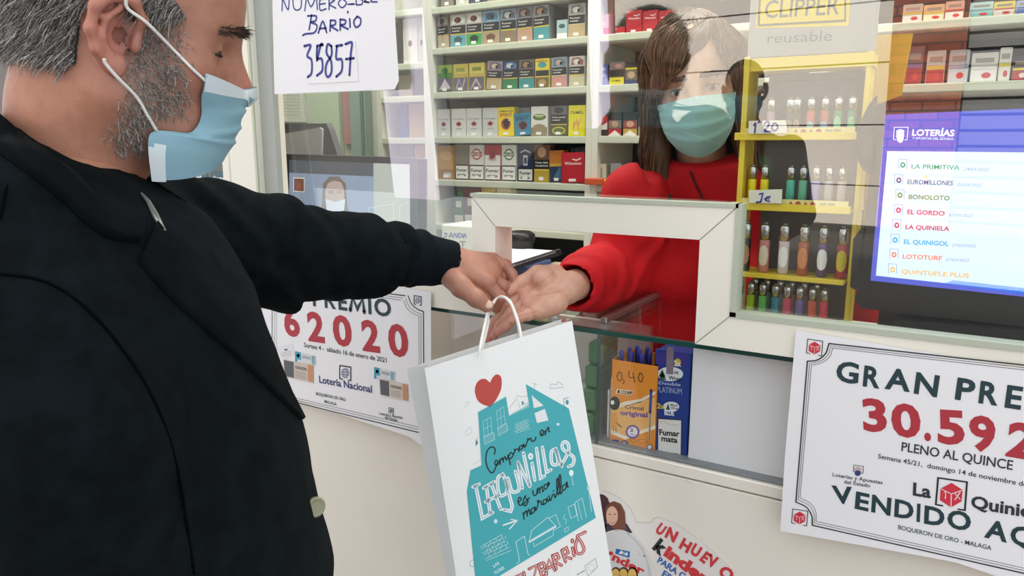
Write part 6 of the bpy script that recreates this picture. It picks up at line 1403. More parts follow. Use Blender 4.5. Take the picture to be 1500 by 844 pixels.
def brow(parent, fr, P, N, l, z0, n, ln, seed, name='eyebrow', m=BROWH):
    for sg in (1, -1):
        ll = l.copy(); ll[:, 1] *= sg
        k = np.where((ll[:, 1] > .010) & (ll[:, 1] < .054) & (np.abs(ll[:, 2]-(z0-.25*np.clip(ll[:, 1]-.036, 0, 1)))< .0045) & (ll[:, 0] > .04))[0]
        if len(k) == 0: continue
        rg = np.random.default_rng(seed+sg); kk = rg.choice(k, n); F0 = fr.M[:, 1]*sg*.8+fr.M[:, 0]*.35+fr.M[:, 2]*.2
        D = N[kk]*.5+F0+rg.normal(0, .2, (n, 3)); D /= np.linalg.norm(D, axis=1, keepdims=True)
        V1, F1 = strands(P[kk], D, ln*rg.uniform(.6, 1.2, n)*fr.s, np.full(n, .0008), 3, .1, (0, 0, -1), .2, seed); link_mesh(name, V1, F1, m, None, parent)
brow(MAN, HM, Ph, Nh, lm, .033, 190, .012, 21, m=mat('#4A3E38', .7))
lash = MB(); lash.m(mat('#1E1614', .6))
for sg in (1, -1):
    lash.tube([HM.w([(.0715+.0146*math.cos(a)*.92, sg*(.0325+.0140*math.sin(a)), .0068-.0015*math.cos(a))])[0] for a in np.linspace(-1.25, 1.25, 11)], .0015, 5)
lash.build('eyelashes', None, MAN, True)
# mask
BLUEM = mat('#8AB2C1', .75, bump=.15, bscale=300, name='mask_blue'); WHM = mat('#DDE6EA', .7, name='mask_white')
hl = lambda q: head_sdf(q, 0, True, .0022, ears=(-1,))
near = [HM.l(cast(BVM, x, y, .003))[0] for x, y in ((297, 106), (293, 135), (292, 160), (287, 182), (273, 194), (250, 192), (222, 191), (217, 215), (222, 262))]
def cen(x, y, d): return HM.l(dep(x, y, d))[0]
midl = []
for x, y in ((357, 132), (357, 150), (353, 170), (347, 190), (340, 208), (332, 225), (320, 240)):
    q = HM.l(on_plane(x, y, HM.C, HM.M[:, 1]))[0]; midl.append(q)
for k_, (x_, y_), l_ in ((7, (217, 216), -.066), (8, (222, 263), -.060)):
    near[k_] = HM.l(on_plane(x_, y_, HM.C+HM.M[:, 1]*l_, HM.M[:, 1]))[0]
G = mask_mesh(HM, hl, near, midl, None)
mk = two_sided(G, .001); mk.m(BLUEM); mk.M = [0]*len(mk.F); mko = mk.build('face_mask', None, MAN, True)
def hem(rows, m=WHM, name='hem'):
    b = two_sided(rows, -.0012); b.m(m); b.M = [0]*len(b.F); return b.build(name, None, mko, True)
hem(G[0:4]+ (G[0:4]-HM.C)*.016, WHM, 'nose_band')
hem(G[24:31, 0:4]+(G[24:31, 0:4]-HM.C)*.014, WHM, 'side_hem')
for pts in (((184, -6), (188, 7), (213, 32), (256, 75), (280, 100), (299, 118)), ((150, 84), (155, 92), (171, 110), (199, 142), (215, 168), (229, 190))):
    b = MB(); b.m(mat('#E9E7E2', .7)); b.tube(catmull([cast(BVM, x, y, .0035) for x, y in pts], 5), .0016, 6); b.build('ear_loop', None, mko, True)

# ---- coat
COAT = mat('#0D1316', .9, bump=.35, bscale=900, var=.35, vscale=40, name='black_wool', spec=.08)
stC = [(.60, hip[:2], .175, .215), (.80, hip[:2], .165, .210), (1.0, bel[:2], .158, .210), (1.16, bel[:2]*.5+chest[:2]*.5, .152, .212), (1.30, chest[:2], .138, .212), (1.375, nb_[:2]*.5+chest[:2]*.5, .112, .195), (1.405, nb_[:2]*.8+chest[:2]*.2, .082, .125), (1.43, nb_[:2], .064, .075)]
ring = []
for t in np.linspace(0, 2*math.pi, 21)[:-1]:
    c, s_ = math.cos(t), math.sin(t)      # front is c = 1
    ring.append(nb_+FB*(.090*c+.018)+LB*.082*s_+A(0, 0, -.040-.045*c+.022*max(0, -s_)+.031*max(0, -c)))
ring = np.array(ring)
sl_l = [dep(185, 345, .91), dep(300, 352, 1.01), dep(412, 370, 1.09), dep(520, 376, 1.165), dep(588, 376, 1.205)]
rl_l = [.080, .080, .074, .062, .050]
sl_r = [sh_r, sh_r*.5+el_r*.5+A(0, 0, 0), el_r, wr_r]; rl_r = [.078, .084, .078, .066]
def coat_sdf(p):
    d = loft(p, stC, FB, LB)
    d = smin(d, chain(p, list(ring)+[ring[0]], [.013]*(len(ring)+1), .006), .020)
    L_ = chain(p, sl_l, rl_l, .03)
    # creases across the sleeve
    for q, nrm, a in CREASE:
        t = (p-q)@nrm; L_ = L_-a*np.exp(-(t/.011)**2)+a*.7*np.exp(-((t-.022)/.010)**2)
    d = smin(d, L_, .028)
    d = smin(d, chain(p, sl_r, rl_r, .03), .020)
    bore = cone(p, sl_l[-2], sl_l[-1]+(sl_l[-1]-sl_l[-2])*.5, .046, .041); d = smax(d, -bore, .004)
    nk = chain(p, [HM.w([(-.035, 0, -.08)])[0], nb_+A(0, 0, -.02)], [.062, .062], .01); nk = smin(nk, cone(p, nb_+FB*.05, nb_+FB*.10+A(0, 0, -.09), .045, .012), .02)
    return smax(d, -nk, .006)
ax = unit(sl_l[3]-sl_l[1])
CREASE = [(dep(598-18*k, 376, 1.2-.012*k), unit(ax+UP*(.35*(-1)**k)+RT*.1*k), .005-.0004*k) for k in range(3)]+[(dep(x, y, d), unit(ax*.8+UP*t), a) for x, y, d, t, a in ((330, 350, 1.03, .8, .005), (370, 365, 1.06, -.5, .004), (300, 360, 1.0, 1.2, .005), (450, 372, 1.12, .5, .0035))]
allc = np.array(sl_l+sl_r+[hip, nb_])
Pc, Fc = mesh_sdf(coat_sdf, A(allc[:, 0].min()-.13, allc[:, 1].min()-.14, .585), A(allc[:, 0].max()+.08, allc[:, 1].max()+.13, 1.56), .0055)
Pc = relax(Pc, Fc, 2); Nc = vnormals(Pc, Fc)
Pc = Pc+Nc*(.0035*vn3(Pc, 9, 3)+.0015*vn3(Pc, 26, 7))[:, None]
coat = link_mesh('coat', Pc, Fc, COAT, None, MAN, True); BVC = bvh_of(Pc, Fc)
def cloth_patch(loop, off, m, name, parent, sub=18):
    """a sheet lying on the coat: traced outline filled with a fan of casts"""
    lp = catmull(np.array(loop, float), 3, True); c = lp.mean(0); G = []
    for r_ in np.linspace(0, 1, sub//2+1): G.append([cast(BVC, *(c+(q-c)*max(r_, .02)), off*(1.0 if r_ < .97 else .25)) for q in lp])
    G = np.array(G); G = np.concatenate([G, G[:, :1]], 1); b = MB(); b.m(m); b.grid(G[:, ::-1]); return b.build(name, None, parent, True)
def strip(edge_a, edge_b, off, m, name, parent, n=26, k=7):
    """a folded band between two traced edges, raised and rounded along its outer edge"""
    Ea, Eb = catmull(np.array(edge_a, float), 8), catmull(np.array(edge_b, float), 8); G = []
    for t in np.linspace(0, 1, n):
        ia, ib = t*(len(Ea)-1), t*(len(Eb)-1); pa = np.array([np.interp(ia, range(len(Ea)), Ea[:, i]) for i in (0, 1)]); pb = np.array([np.interp(ib, range(len(Eb)), Eb[:, i]) for i in (0, 1)])
        G.append([cast(BVC, *(pa+(pb-pa)*s_), off*(.15 if s_ in (0.0, 1.0) else 1.0)) for s_ in (0.0, .02, .2, .4, .6, .8, .98, 1.0)])
    G = np.array(G); G = relax_grid(G); b = MB(); b.m(m); b.grid(G); o_ = b.build(name, None, parent, True)
    return o_
def relax_grid(G, n=2):
    for _ in range(n): G[1:-1] = G[1:-1]*.5+.25*(G[:-2]+G[2:])
    return G
zl = zt(0, 200, 655/500.)
LAPM = mat('#090D10', .9, bump=.35, bscale=900, var=.3, vscale=40, spec=.08)
strip(zl((262, 238), (300, 285), (360, 345), (440, 415), (520, 490), (575, 545)), zl((300, 168), (350, 235), (420, 320), (480, 395), (535, 460), (578, 540)), .005, LAPM, 'lapel', coat)
strip(zl((-30, -50), (40, 0), (120, 75), (200, 150), (280, 165)), zl((-30, 15), (20, 50), (100, 110), (190, 190), (262, 206)), .008, LAPM, 'collar', coat)
def seam(pts, name='seam'):
    b = MB(); b.m(mat('#06090A', .95, spec=.03)); b.tube(catmull([cast(BVC, x, y, .0004) for x, y in pts], 4), .0012, 5); b.build(name, None, coat, True)
seam(zl((0, 265), (60, 272), (110, 290), (170, 335), (220, 390), (270, 460), (310, 540), (340, 640), (360, 760), (372, 840)))
seam(zl((30, 40), (10, 110), (0, 160)))
bt = MB(); bt.m(mat('#8E8C6E', .35)); q = cast(BVC, 458, 744, .003); nb2 = unit(-FW*.75+RT*.65)
e1 = unit(np.cross(nb2, UP)); e2 = np.cross(nb2, e1); K = [q+nb2*l_+(e1*math.cos(t)+e2*math.sin(t))*r_ for r_, l_ in ((.0105, -.002), (.0105, .0015), (.009, .0025), (.006, .0018)) for t in np.linspace(0, 2*math.pi, 21)[:-1]]
bt.add(K, [(i*20+k, i*20+(k+1) % 20, (i+1)*20+(k+1) % 20, (i+1)*20+k) for i in range(3) for k in range(20)]+[tuple(60+k for k in range(20))]); bt.build('button', None, coat)
# knitted cuff and zip collar of the sweater under the coat
KNIT = mat('#0C1319', .95, bump=.5, bscale=500, spec=.15, name='navy_knit')
def knit_sdf(p):
    c0, c1, c2 = dep(535, 376, 1.175), dep(612, 379, 1.213), dep(655, 384, 1.228)
    d = chain(p, [c0, c1, c2], [.040, .0425, .0375], .01)
    for k in range(3):
        t = (p-(c0+(c2-c0)*(.35+.2*k)))@unit(ax+UP*.3*(-1)**k); d = d-.0025*np.exp(-(t/.007)**2)
    return smax(d, -chain(p, [c1, c2+(c2-c1)], [.030, .033], .01), .003)
Pk, Fk = mesh_sdf(knit_sdf, dep(600, 380, 1.21)-.13, dep(600, 380, 1.21)+.13, .003); Pk = relax(Pk, Fk, 1)
sw = link_mesh('sweater_cuff', Pk, Fk, KNIT, None, MAN, True)
def col_sdf(p):
    a = []
    for t in np.linspace(0, 2*math.pi, 19)[:-1]: a.append(nb_+FB*(.070*math.cos(t)+.016)+LB*.062*math.sin(t)+A(0, 0, -.028-.030*math.cos(t)))
    d = chain(p, a+[a[0]], [.009]*(len(a)+1), .004)
    return smin(d, chain(p, [nb_+FB*.06+A(0, 0, -.10), nb_+FB*.09+A(0, 0, -.17), chest+FB*.07+A(0, 0, -.05)], [.028, .04, .045], .02), .01)
Pk, Fk = mesh_sdf(col_sdf, nb_-A(.16, .16, .26), nb_+A(.18, .18, .08), .004); Pk = relax(Pk, Fk, 1)
sw2 = link_mesh('sweater_collar', Pk, Fk, KNIT, None, MAN, True); BVK = bvh_of(np.vstack([Pk, Pc]), np.vstack([Fk, Fc+len(Pk)]))
b = MB(); b.m(mat('#A9A8A2', .35, metal=.8)); zp = [cast(BVK, x, y, .002) for x, y in ((206, 286), (216, 298), (226, 318), (238, 342))]; b.tube(zp, [.0012, .0022, .0030, .0024], 6); b.build('zip_pull', None, sw2, True)
# trousers and shoes
def trouser(p):
    d = None
    for s_ in (-1, 1):
        hp = hip[:2]+LB[:2]*s_*.095; e = chain(p, [A(hp[0], hp[1], .84), A(hp[0]+.02, hp[1]+.03, .48), A(hp[0], hp[1], .12)], [.105, .078, .068], .03); d = e if d is None else smin(d, e, .03)
    return smax(d, .075-p[:, 2], .004)
Pk, Fk = mesh_sdf(trouser, A(hip[0]-.28, hip[1]-.28, .05), A(hip[0]+.28, hip[1]+.28, .96), .010); link_mesh('trousers', Pk, Fk, mat('#15171C', .9), None, MAN, True)
for s_ in (-1, 1):
    hp = hip+LB*s_*.095
    sh = lambda p: smax(chain(p, [A(hp[0], hp[1], .05)-FB*.03, A(hp[0], hp[1], .035)+FB*.15], [.046, .040], .02), .002-p[:, 2], .003)
    Pk, Fk = mesh_sdf(sh, hp-A(.25, .25, .01), hp+A(.25, .25, .12), .006); link_mesh('shoe', Pk, Fk, mat('#0E0E0F', .4), None, MAN, True)

# ------------------------------------------------------------------ the shop assistant in red
WOM = empty('person', (-.45, .48, 0), 'woman in a red sweater and pale mask behind the glass passing the bag', 'person')
HW = Frame((-.4511, .2972, 1.5545), (.3181, -.9221, -.2201), (.9452, .2903, .1497), (-.0741, -.2557, .9639), .95)
hw_ = lambda p: head_sdf(HW.l(p), 1, True, .0056)
Pw, Fw = mesh_sdf(hw_, HW.C-A(.16, .16, .22), HW.C+A(.16, .16, .16), .0017); Pw = relax(Pw, Fw, 1); Nw = vnormals(Pw, Fw); lw_ = HW.l(Pw); mw = lw_.copy(); mw[:, 1] = np.abs(mw[:, 1])
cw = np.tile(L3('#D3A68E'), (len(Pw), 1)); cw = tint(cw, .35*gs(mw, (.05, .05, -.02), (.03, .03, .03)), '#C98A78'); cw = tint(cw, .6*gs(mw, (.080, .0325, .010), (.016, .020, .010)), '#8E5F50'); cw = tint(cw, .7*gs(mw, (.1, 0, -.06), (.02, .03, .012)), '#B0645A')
sh_w, el_w, wr_w = dep(930, 287, 1.43), dep(912, 395, 1.50), zd(768, 452, 1.255)
sh_w2, el_w2, wr_w2 = dep(1160, 283, 1.42), A(-.15, .50, 1.10), A(-.30, .44, 1.02)
# right hand, palm up, fingers hooked under the cords
WMC = [zd(592, 486, 1.262), zd(600, 512, 1.250), zd(618, 536, 1.238), zd(640, 552, 1.225)]
WFG = [[WMC[0], zd(520, 520, 1.262), zd(468, 590, 1.262), zd(436, 668, 1.262)],
       [WMC[1], zd(528, 556, 1.248), zd(484, 612, 1.248), zd(462, 652, 1.252)],
       [WMC[2], zd(548, 578, 1.235), zd(506, 616, 1.232), zd(480, 638, 1.238)],
       [WMC[3], zd(600, 566, 1.206), zd(560, 582, 1.198), zd(538, 590, 1.198)]]
WFR = [[.0098, .0092, .0084, .0070], [.0100, .0092, .0084, .0070], [.0098, .0090, .0082, .0070], [.0098, .0092, .0086, .0076]]
WTH = [zd(712, 400, 1.262), zd(640, 398, 1.262), zd(572, 432, 1.262), zd(524, 468, 1.258)]
def wom_arm(p):
    d = chain(p, [el_w, wr_w+A(.0, .0, 0)], [.038, .0265], .02)
    for k, (m_, r_) in enumerate(zip(WMC, (.0135, .0135, .0135, .0130))):
        d = smin(d, cone(p, wr_w+(m_-wr_w)*.12, m_, .0190, r_), .014)
    d = smin(d, sph(p, zd(668, 420, 1.246), .0205), .010); d = smin(d, sph(p, zd(700, 520, 1.226), .0195), .010)
    d = smin(d, chain(p, WTH, [.0180, .0145, .0108, .0088], .006), .006)
    d = smin(d, cone(p, zd(722, 512, 1.228), zd(655, 545, 1.224), .017, .013), .014)
    for fp, fr_ in zip(WFG, WFR):
        f_ = chain(p, fp, fr_, .004); f_ = smin(f_, sph(p, fp[1], fr_[1]*1.05), .004); d = smin(d, f_, .0018)
    # creases of the palm
    for a_, b_, r_ in ():
        d = smax(d, -cone(p, zd(*a_), zd(*b_), r_, r_), .004)
    return d
allw = np.array([wr_w]+WMC+WTH+[q for f_ in WFG for q in f_])
Pq, Fq = mesh_sdf(wom_arm, allw.min(0)-.028, allw.max(0)+.03, .0013); Pq = relax(Pq, Fq, 1)
cq = np.tile(L3('#D2A088'), (len(Pq), 1))
for f_ in WFG: cq = tint(cq, .45*near_w(Pq, f_[3], .020), '#C9736A'); cq = tint(cq, .25*near_w(Pq, f_[2], .014), '#C07F6E')
for a_, b_ in (((705, 392), (606, 470)), ((728, 470), (612, 492)), ((600, 478), (640, 430)), ((560, 566), (640, 548))):     # lines of the palm
    pa_, pb_ = zd(*a_, 1.24), zd(*b_, 1.24); ab_ = pb_-pa_; tt = np.clip(((Pq-pa_)@ab_)/(ab_@ab_), 0, 1); dd = Pq-pa_-tt[:, None]*ab_; dd = dd-np.outer(dd@FW, FW)
    cq = tint(cq, .40*np.exp(-(np.linalg.norm(dd, axis=1)/.0011)**2), '#9A5A4C')
cq = tint(cq, .35*near_w(Pq, zd(600, 480, 1.245), .03), '#CF8A78'); cq = tint(cq, .30*near_w(Pq, WTH[1], .02), '#D08C7A'); cq = tint(cq, .3*near_w(Pq, wr_w, .03), '#CFA98F')
FWB, LWB = unit(A(.10, -.99, 0)), unit(A(.99, .10, 0))
nw = A(-.425, .365, 1.40)
stW = [(.80, (-.43, .50), .105, .165), (.95, (-.43, .50), .095, .140), (1.10, (-.43, .475), .105, .150), (1.20, (-.43, .455), .115, .158), (1.31, (-.43, .415), .085, .155), (1.365, (-.43, .378), .055, .11), (1.42, (-.428, .355), .040, .045)]
def wom_body(p):
    d = loft(p, stW, FWB, LWB)
    d = smin(d, chain(p, [sh_w, el_w, el_w+(wr_w-el_w)*.5], [.045, .038, .034], .02), .03)
    d = smin(d, chain(p, [sh_w2, el_w2, wr_w2], [.045, .036, .028], .02), .03)
    for s_ in (-1, 1): d = smin(d, chain(p, [A(-.43+.085*s_, .50, .85), A(-.43+.085*s_, .49, .48), A(-.43+.08*s_, .50, .08)], [.085, .056, .042], .03), .03)
    return d
Pt, Ft = mesh_sdf(wom_body, A(-.80, .15, .02), A(-.02, .70, 1.45), .011)
sk = lambda n: np.tile(L3('#D2A088'), (n, 1))
V_, F_, C_ = join_meshes([(Pw, Fw, cw), (Pq, Fq, cq), (Pt, Ft, sk(len(Pt)))])
wo = link_mesh('body', V_, F_, SKIN, None, WOM, True); colored(wo, C_)
eyes(HW, WOM, '#4A4038')
# sweater
REDK = mat('#C4141E', .75, bump=.15, bscale=400, var=.06, vscale=20, name='red_jersey', spec=.25)
stS = [(.78, (-.43, .50), .130, .190), (.95, (-.43, .50), .122, .170), (1.10, (-.43, .475), .128, .172), (1.20, (-.43, .455), .136, .178), (1.31, (-.43, .415), .106, .175), (1.37, (-.43, .378), .084, .140), (1.435, (-.428, .350), .070, .085)]
slw = [sh_w, sh_w*.5+el_w*.5, el_w, el_w*.45+wr_w*.55, el_w*.12+wr_w*.88]; rlw = [.062, .064, .062, .053, .045]
axw = unit(wr_w-el_w)
def red_sdf(p):
    d = loft(p, stS, FWB, LWB)
    for s_ in (-1, 1): d = smin(d, ell(p, A(-.43+.075*s_, .345, 1.18), (.062, .055, .062)), .04)
    s1 = chain(p, slw, rlw, .03)
    for k, (f_, a_, sl) in enumerate(((.25, .005, .7), (.42, .004, -.5), (.58, .004, .6), (.72, .0035, -.3), (.84, .003, .4))):
        t = (p-(el_w+(wr_w-el_w)*f_))@unit(axw+UP*sl); s1 = s1-a_*np.exp(-(t/.010)**2)+a_*.6*np.exp(-((t-.02)/.010)**2)
    d = smin(d, s1, .03); d = smin(d, chain(p, [sh_w2, el_w2, wr_w2], [.060, .050, .042], .03), .03)
    d = smax(d, -cone(p, el_w*.3+wr_w*.7, wr_w+(wr_w-el_w)*.3, .032, .041), .003)
    nk = cone(p, HW.w([(-.022, 0, -.03)])[0], HW.w([(-.060, 0, -.24)])[0], .058, .062)
    pF = dep(1026, 264, 1.35); cut = (p-pF)@unit(A(0, -.42, .9))
    d = smax(d, -np.maximum(-cut, np.linalg.norm((p-A(-.42, .33, 1.40))*A(1, 1, .5), axis=1)-.14), .006)
    return smax(d, -nk, .006)
Pk, Fk = mesh_sdf(red_sdf, A(-.86, -.06, .77), A(.02, .72, 1.44), .0055); Pk = relax(Pk, Fk, 2); Nk = vnormals(Pk, Fk); Pk = Pk+Nk*(.003*vn3(Pk, 11, 5))[:, None]
link_mesh('sweater', Pk, Fk, REDK, None, WOM, True); BVR = bvh_of(np.vstack([Pk, Pw]), np.vstack([Fk, Fw+len(Pk)]))
Pk2, Fk2 = mesh_sdf(lambda p: smax(smin(chain(p, [A(-.515, .50, .86), A(-.515, .49, .48), A(-.51, .50, .10)], [.105, .075, .062], .03), chain(p, [A(-.345, .50, .86), A(-.345, .49, .48), A(-.35, .50, .10)], [.105, .075, .062], .03), .03), .07-p[:, 2], .004), A(-.68, .34, .05), A(-.18, .66, .98), .010)
link_mesh('trousers', Pk2, Fk2, mat('#23283A', .9), None, WOM, True)
for s_ in (-1, 1):
    hp = A(-.43+.08*s_, .50, 0)
    sh = lambda p: smax(chain(p, [hp+A(0, .02, .045), hp+A(.01, -.13, .032)], [.042, .036], .02), .002-p[:, 2], .003)
    Pk2, Fk2 = mesh_sdf(sh, hp-A(.1, .2, .01), hp+A(.1, .1, .11), .006); link_mesh('shoe', Pk2, Fk2, mat('#1A1A1C', .4), None, WOM, True)
# mask
PALE = mat('#98C6C8', .75, bump=.15, bscale=300, name='mask_pale'); hwl = lambda q: head_sdf(q, 1, True, .0056)
Nn = [(.040, -.068, -.014), (.036, -.070, -.028), (.032, -.070, -.044), (.032, -.068, -.060), (.036, -.062, -.078), (.044, -.050, -.096)]
Cn = [(.112, 0, .000), (.124, 0, -.016), (.128, 0, -.034), (.127, 0, -.056), (.120, 0, -.080), (.106, 0, -.104), (.094, 0, -.118)]
G = mask_mesh(HW, hwl, Nn, Cn, None, off=.004)
mk = two_sided(G, .001); mk.m(PALE); mk.M = [0]*len(mk.F); mko2 = mk.build('face_mask', None, WOM, True)
b = two_sided(G[0:3]+(G[0:3]-HW.C)*.010, -.001); b.m(WHM); b.M = [0]*len(b.F); b.build('nose_band', None, mko2, True)
for sg in (1, -1):
    for a_, c_ in (((.040, sg*.069, -.014), (.004, sg*.082, .030)), ((.040, sg*.060, -.086), (-.004, sg*.082, -.026))):
        q = [HW.w(project_out(hwl, np.array([A(*a_)*(1-t)+A(*c_)*t]), .003))[0] for t in np.linspace(0, 1, 7)]; b = MB(); b.m(mat('#E9E7E2', .7)); b.tube(q, .0014, 6); b.build('ear_loop', None, mko2, True)
brow(WOM, HW, Pw, Nw, lw_, .034, 420, .011, 31, m=mat('#4A3226', .7))
lash = MB(); lash.m(mat('#1E1412', .6))
for sg in (1, -1):
    lash.tube([HW.w([(.0715+.0148*math.cos(a)*.95, sg*(.0325+.0138*math.sin(a)), .0075+.0060*math.cos(a*1.25))])[0] for a in np.linspace(-1.1, 1.1, 11)], .0012, 5)
lash.build('eyelashes', None, WOM, True)
# hair
HB = mat('#5A3E2B', .45, name='brown_hair'); HB2 = mat('#8A6746', .45, name='light_brown_hair'); HB3 = mat('#432D20', .45, name='dark_brown_hair')
def hair_sdf(p):
    q = HW.l(p); m = q.copy(); m[:, 1] = np.abs(m[:, 1])
    d = ell(q, (-.014, 0, .046), (.108, .087, .100)); d = smin(d, ell(q, (.052, -.034, .078), (.050, .046, .048)), .015)
    d = smin(d, chain(m, [(.000, .076, .06), (.006, .080, -.02), (.004, .088, -.11), (.014, .094, -.20), (.030, .092, -.255)], [.022, .024, .028, .030, .018], .02), .03)
    d = smin(d, chain(q, [(-.055, 0, .02), (-.075, 0, -.08), (-.085, 0, -.20)], [.080, .085, .080], .03), .03)
    face = ell(q, (.085, .006, -.030), (.085, .064, .098)); d = smax(d, -face, .012)
    d = smax(d, -smin(cone(q, (.0, 0, -.06), (-.03, 0, -.26), .058, .075), cone(q, (.05, 0, -.14), (.09, 0, -.3), .05, .09), .02), .012)
    fr_ = chain(q, [(.055, .045, .112), (.088, .010, .096), (.098, -.030, .066), (.084, -.060, .034), (.060, -.078, -.005)], [.014, .016, .015, .013, .010], .01)
    fr2 = chain(q, [(.055, .045, .112), (.078, .062, .070), (.066, .080, .020)], [.012, .012, .010], .01)
    d = smin(d, smin(fr_, fr2, .01), .014)
    return smax(d, -(head_sdf(q, 1, False, .0056, ears=())-.0015), .002)*HW.s
Pf, Ff = mesh_sdf(hair_sdf, HW.C-A(.19, .20, .30), HW.C+A(.19, .19, .19), .0032); Pf = relax(Pf, Ff, 1); Nf = vnormals(Pf, Ff)
ha = link_mesh('hair', Pf, Ff, HB, None, WOM, True); BVF = bvh_of(Pf, Ff)
lf = HW.l(Pf); out_ = np.where(((Nf*(Pf-HW.C)).sum(1) > 0) & (lf[:, 2] > -.20))[0]
for n_, m_, s_ in ((2600, HB, 41), (1700, HB2, 42), (1500, HB3, 43)):
    rg = np.random.default_rng(s_); k = rg.choice(out_, n_); top = HW.w([(.03, .035, .14)])[0]
    D = Pf[k]-top; D[:, 2] -= .12; D -= Nf[k]*(D*Nf[k]).sum(1)[:, None]; D /= np.maximum(np.linalg.norm(D, axis=1, keepdims=True), 1e-9)
    V1, F1 = strands(Pf[k]+Nf[k]*.001, D, rg.uniform(.06, .14, n_), rg.uniform(.0008, .0018, n_), 8, .05, (0, 0, -1), .9, s_, BVF, .0022); link_mesh('hair_strands', V1, F1, m_, None, ha)
# necklace
b = MB(); b.m(mat('#3A2A2E', .3, metal=.5))
nkp = catmull([cast(BVR, x, y, .003) for x, y in ((1012, 252), (1020, 270), (1030, 290), (1040, 306))], 8)
for q in nkp[::1]: b.ball(q, .0021, 8, 5)
b.build('necklace', None, WOM, True)

# ------------------------------------------------------------------ the passer-by seen as a reflection
pv = at(1090, 136, 2.36); pc = pv-2*np.dot(pv-PANE_O, PANE_N)*PANE_N
PAS = empty('person', (pc[0], pc[1], 0), 'passer-by in a dark jacket and mask reflected in the window beside the woman', 'person')
HP = Frame(pc, unit(A(.25, .95, -.05)), unit(A(-.95, .25, 0)), (0, 0, 1), 1.0)
FP, LP_ = HP.M[:, 0]*A(1, 1, 0), HP.M[:, 1]
pz = pc[2]; pxy = (pc-HP.M[:, 0]*.045)[:2]
stP = [(.85, pxy, .11, .16), (1.1, pxy, .115, .165), (pz-.35, pxy, .12, .185), (pz-.235, pxy, .085, .17), (pz-.17, pxy, .055, .06)]
ar = lambda s_: [A(*(pxy+LP_[:2]*s_*.20), pz-.26), A(*(pxy+LP_[:2]*s_*.26-FP[:2]*.02), pz-.56), A(*(pxy+LP_[:2]*s_*.20+FP[:2]*.16), pz-.62)]
def pas_body(p):
    d = smin(head_sdf(HP.l(p), 0, True, .005), loft(p, stP, FP, LP_), .03)
    for s_ in (-1, 1):
        a_ = ar(s_); d = smin(d, chain(p, a_, [.048, .038, .028], .02), .03)
        pal = a_[2]+FP*.05+A(0, 0, -.005); d = smin(d, cone(p, a_[2], pal, .026, .024), .02)
        for k in range(4): d = smin(d, cone(p, pal+A(0, 0, .018-.013*k), pal+FP*(.055-.006*abs(k-1.2))+A(0, 0, .016-.013*k)-LP_*s_*.02, .0085, .0068), .004)
        d = smin(d, cone(p, a_[2]+FP*.02, pal+FP*.01+A(0, 0, .045)-LP_*s_*.015, .011, .008), .006)
        hp = pxy+LP_[:2]*s_*.09; d = smin(d, chain(p, [A(*hp, .88), A(*hp, .48), A(*hp, .08)], [.085, .056, .042], .03), .03)
    return d
Pk, Fk = mesh_sdf(pas_body, A(pxy[0]-.36, pxy[1]-.26, .02), A(pxy[0]+.36, pxy[1]+.36, pz+.16), .0055)
po_ = link_mesh('body', Pk, Fk, SKIN, None, PAS, True); lk = HP.l(Pk); ck = np.tile(L3('#A87C64'), (len(Pk), 1)); colored(po_, ck)
hs = lambda p: smax(ell(HP.l(p), (-.014, 0, .052), (.106, .084, .092)), -smin(ell(HP.l(p), (.07, 0, -.01), (.075, .075, .075)), HP.l(p)[:, 2]+.04, .01), .008)
Pk, Fk = mesh_sdf(hs, HP.C-.16, HP.C+.17, .004); link_mesh('hair', Pk, Fk, hair_mat('dark_hair', '#1E1814', '#3A2E26'), None, PAS, True)
G = mask_mesh(HP, lambda q: head_sdf(q, 0, True, .005), Nn, Cn, None, off=.005); mk = two_sided(G, .001); mk.m(BLUEM); mk.M = [0]*len(mk.F); mk.build('face_mask', None, PAS, True)
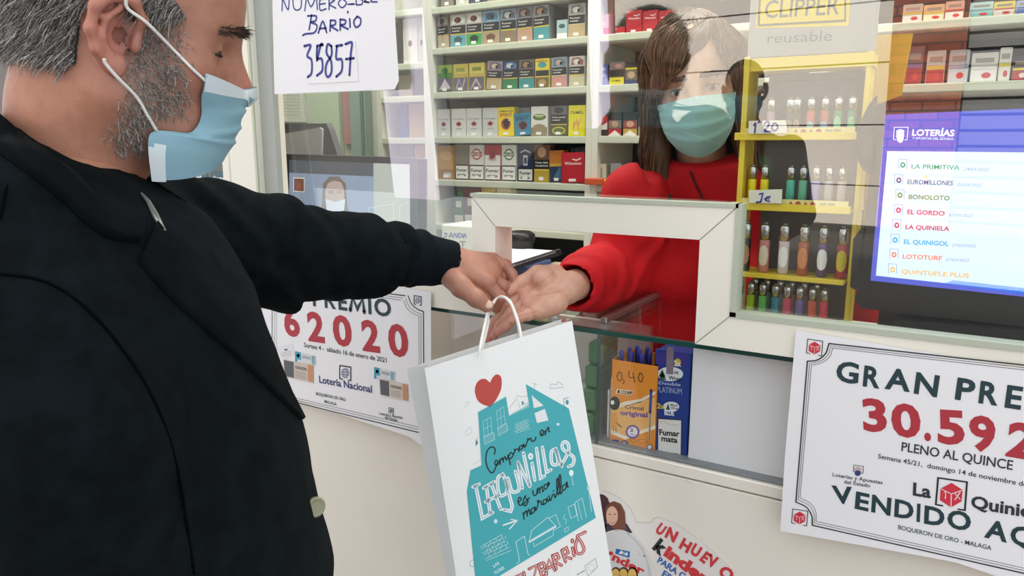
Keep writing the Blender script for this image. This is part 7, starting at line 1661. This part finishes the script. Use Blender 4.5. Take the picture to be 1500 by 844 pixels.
def jk(p):
    d = loft(p, [(s_[0], s_[1], s_[2]+.03, s_[3]+.035) for s_ in [(.78, pxy, .12, .17)]+stP[1:]], FP, LP_)
    for s_ in (-1, 1): d = smin(d, chain(p, ar(s_), [.068, .058, .046], .03), .03)
    d = smin(d, sph(p, A(*pxy, pz-.16)-FP*.05, .07), .04)
    return smax(smax(d, -cone(p, A(*pxy, pz-.22)+FP*.03, A(*pxy, pz)+FP*.02, .062, .085), .006), .78-p[:, 2], .004)
Pk, Fk = mesh_sdf(jk, A(pxy[0]-.40, pxy[1]-.3, .77), A(pxy[0]+.40, pxy[1]+.36, pz-.05), .009); Pk = relax(Pk, Fk, 1); jo = link_mesh('jacket', Pk, Fk, mat('#2A241F', .8, bump=.3, bscale=60), None, PAS, True)
BVJ = bvh_of(Pk, Fk)
h = BVJ.find_nearest(Vector(A(*pxy, pz-.30)-LP_*.12+FP*.2)); q = np.array(h[0]); n_ = np.array(h[1]); e1 = unit(np.cross(n_, A(0, 0, 1))); e2 = np.cross(e1, n_)
b = MB(); b.m(mat('#2F7A4A', .6)); b.slab([q+n_*.004+e1*x+e2*y for x, y in ((-.035, -.045), (.035, -.045), (.035, .03), (0, .05), (-.035, .03))], n_*.002); b.build('badge', None, jo)
def tp(p):
    d = None
    for s_ in (-1, 1):
        hp = pxy+LP_[:2]*s_*.09; e = chain(p, [A(*hp, .86), A(*hp, .48), A(*hp, .1)], [.105, .075, .065], .03); d = e if d is None else smin(d, e, .03)
    return smax(d, .06-p[:, 2], .004)
Pk, Fk = mesh_sdf(tp, A(pxy[0]-.28, pxy[1]-.28, .04), A(pxy[0]+.28, pxy[1]+.28, 1.0), .012); link_mesh('trousers', Pk, Fk, mat('#20242E', .9), None, PAS, True)
for s_ in (-1, 1):
    hp = A(*(pxy+LP_[:2]*s_*.09), 0)
    sh = lambda p: smax(chain(p, [hp-FP*.02+A(0, 0, .045), hp+FP*.15+A(0, 0, .034)], [.044, .038], .02), .002-p[:, 2], .003)
    Pk, Fk = mesh_sdf(sh, hp-A(.22, .22, .01), hp+A(.22, .22, .11), .007); link_mesh('shoe', Pk, Fk, mat('#141414', .5), None, PAS, True)
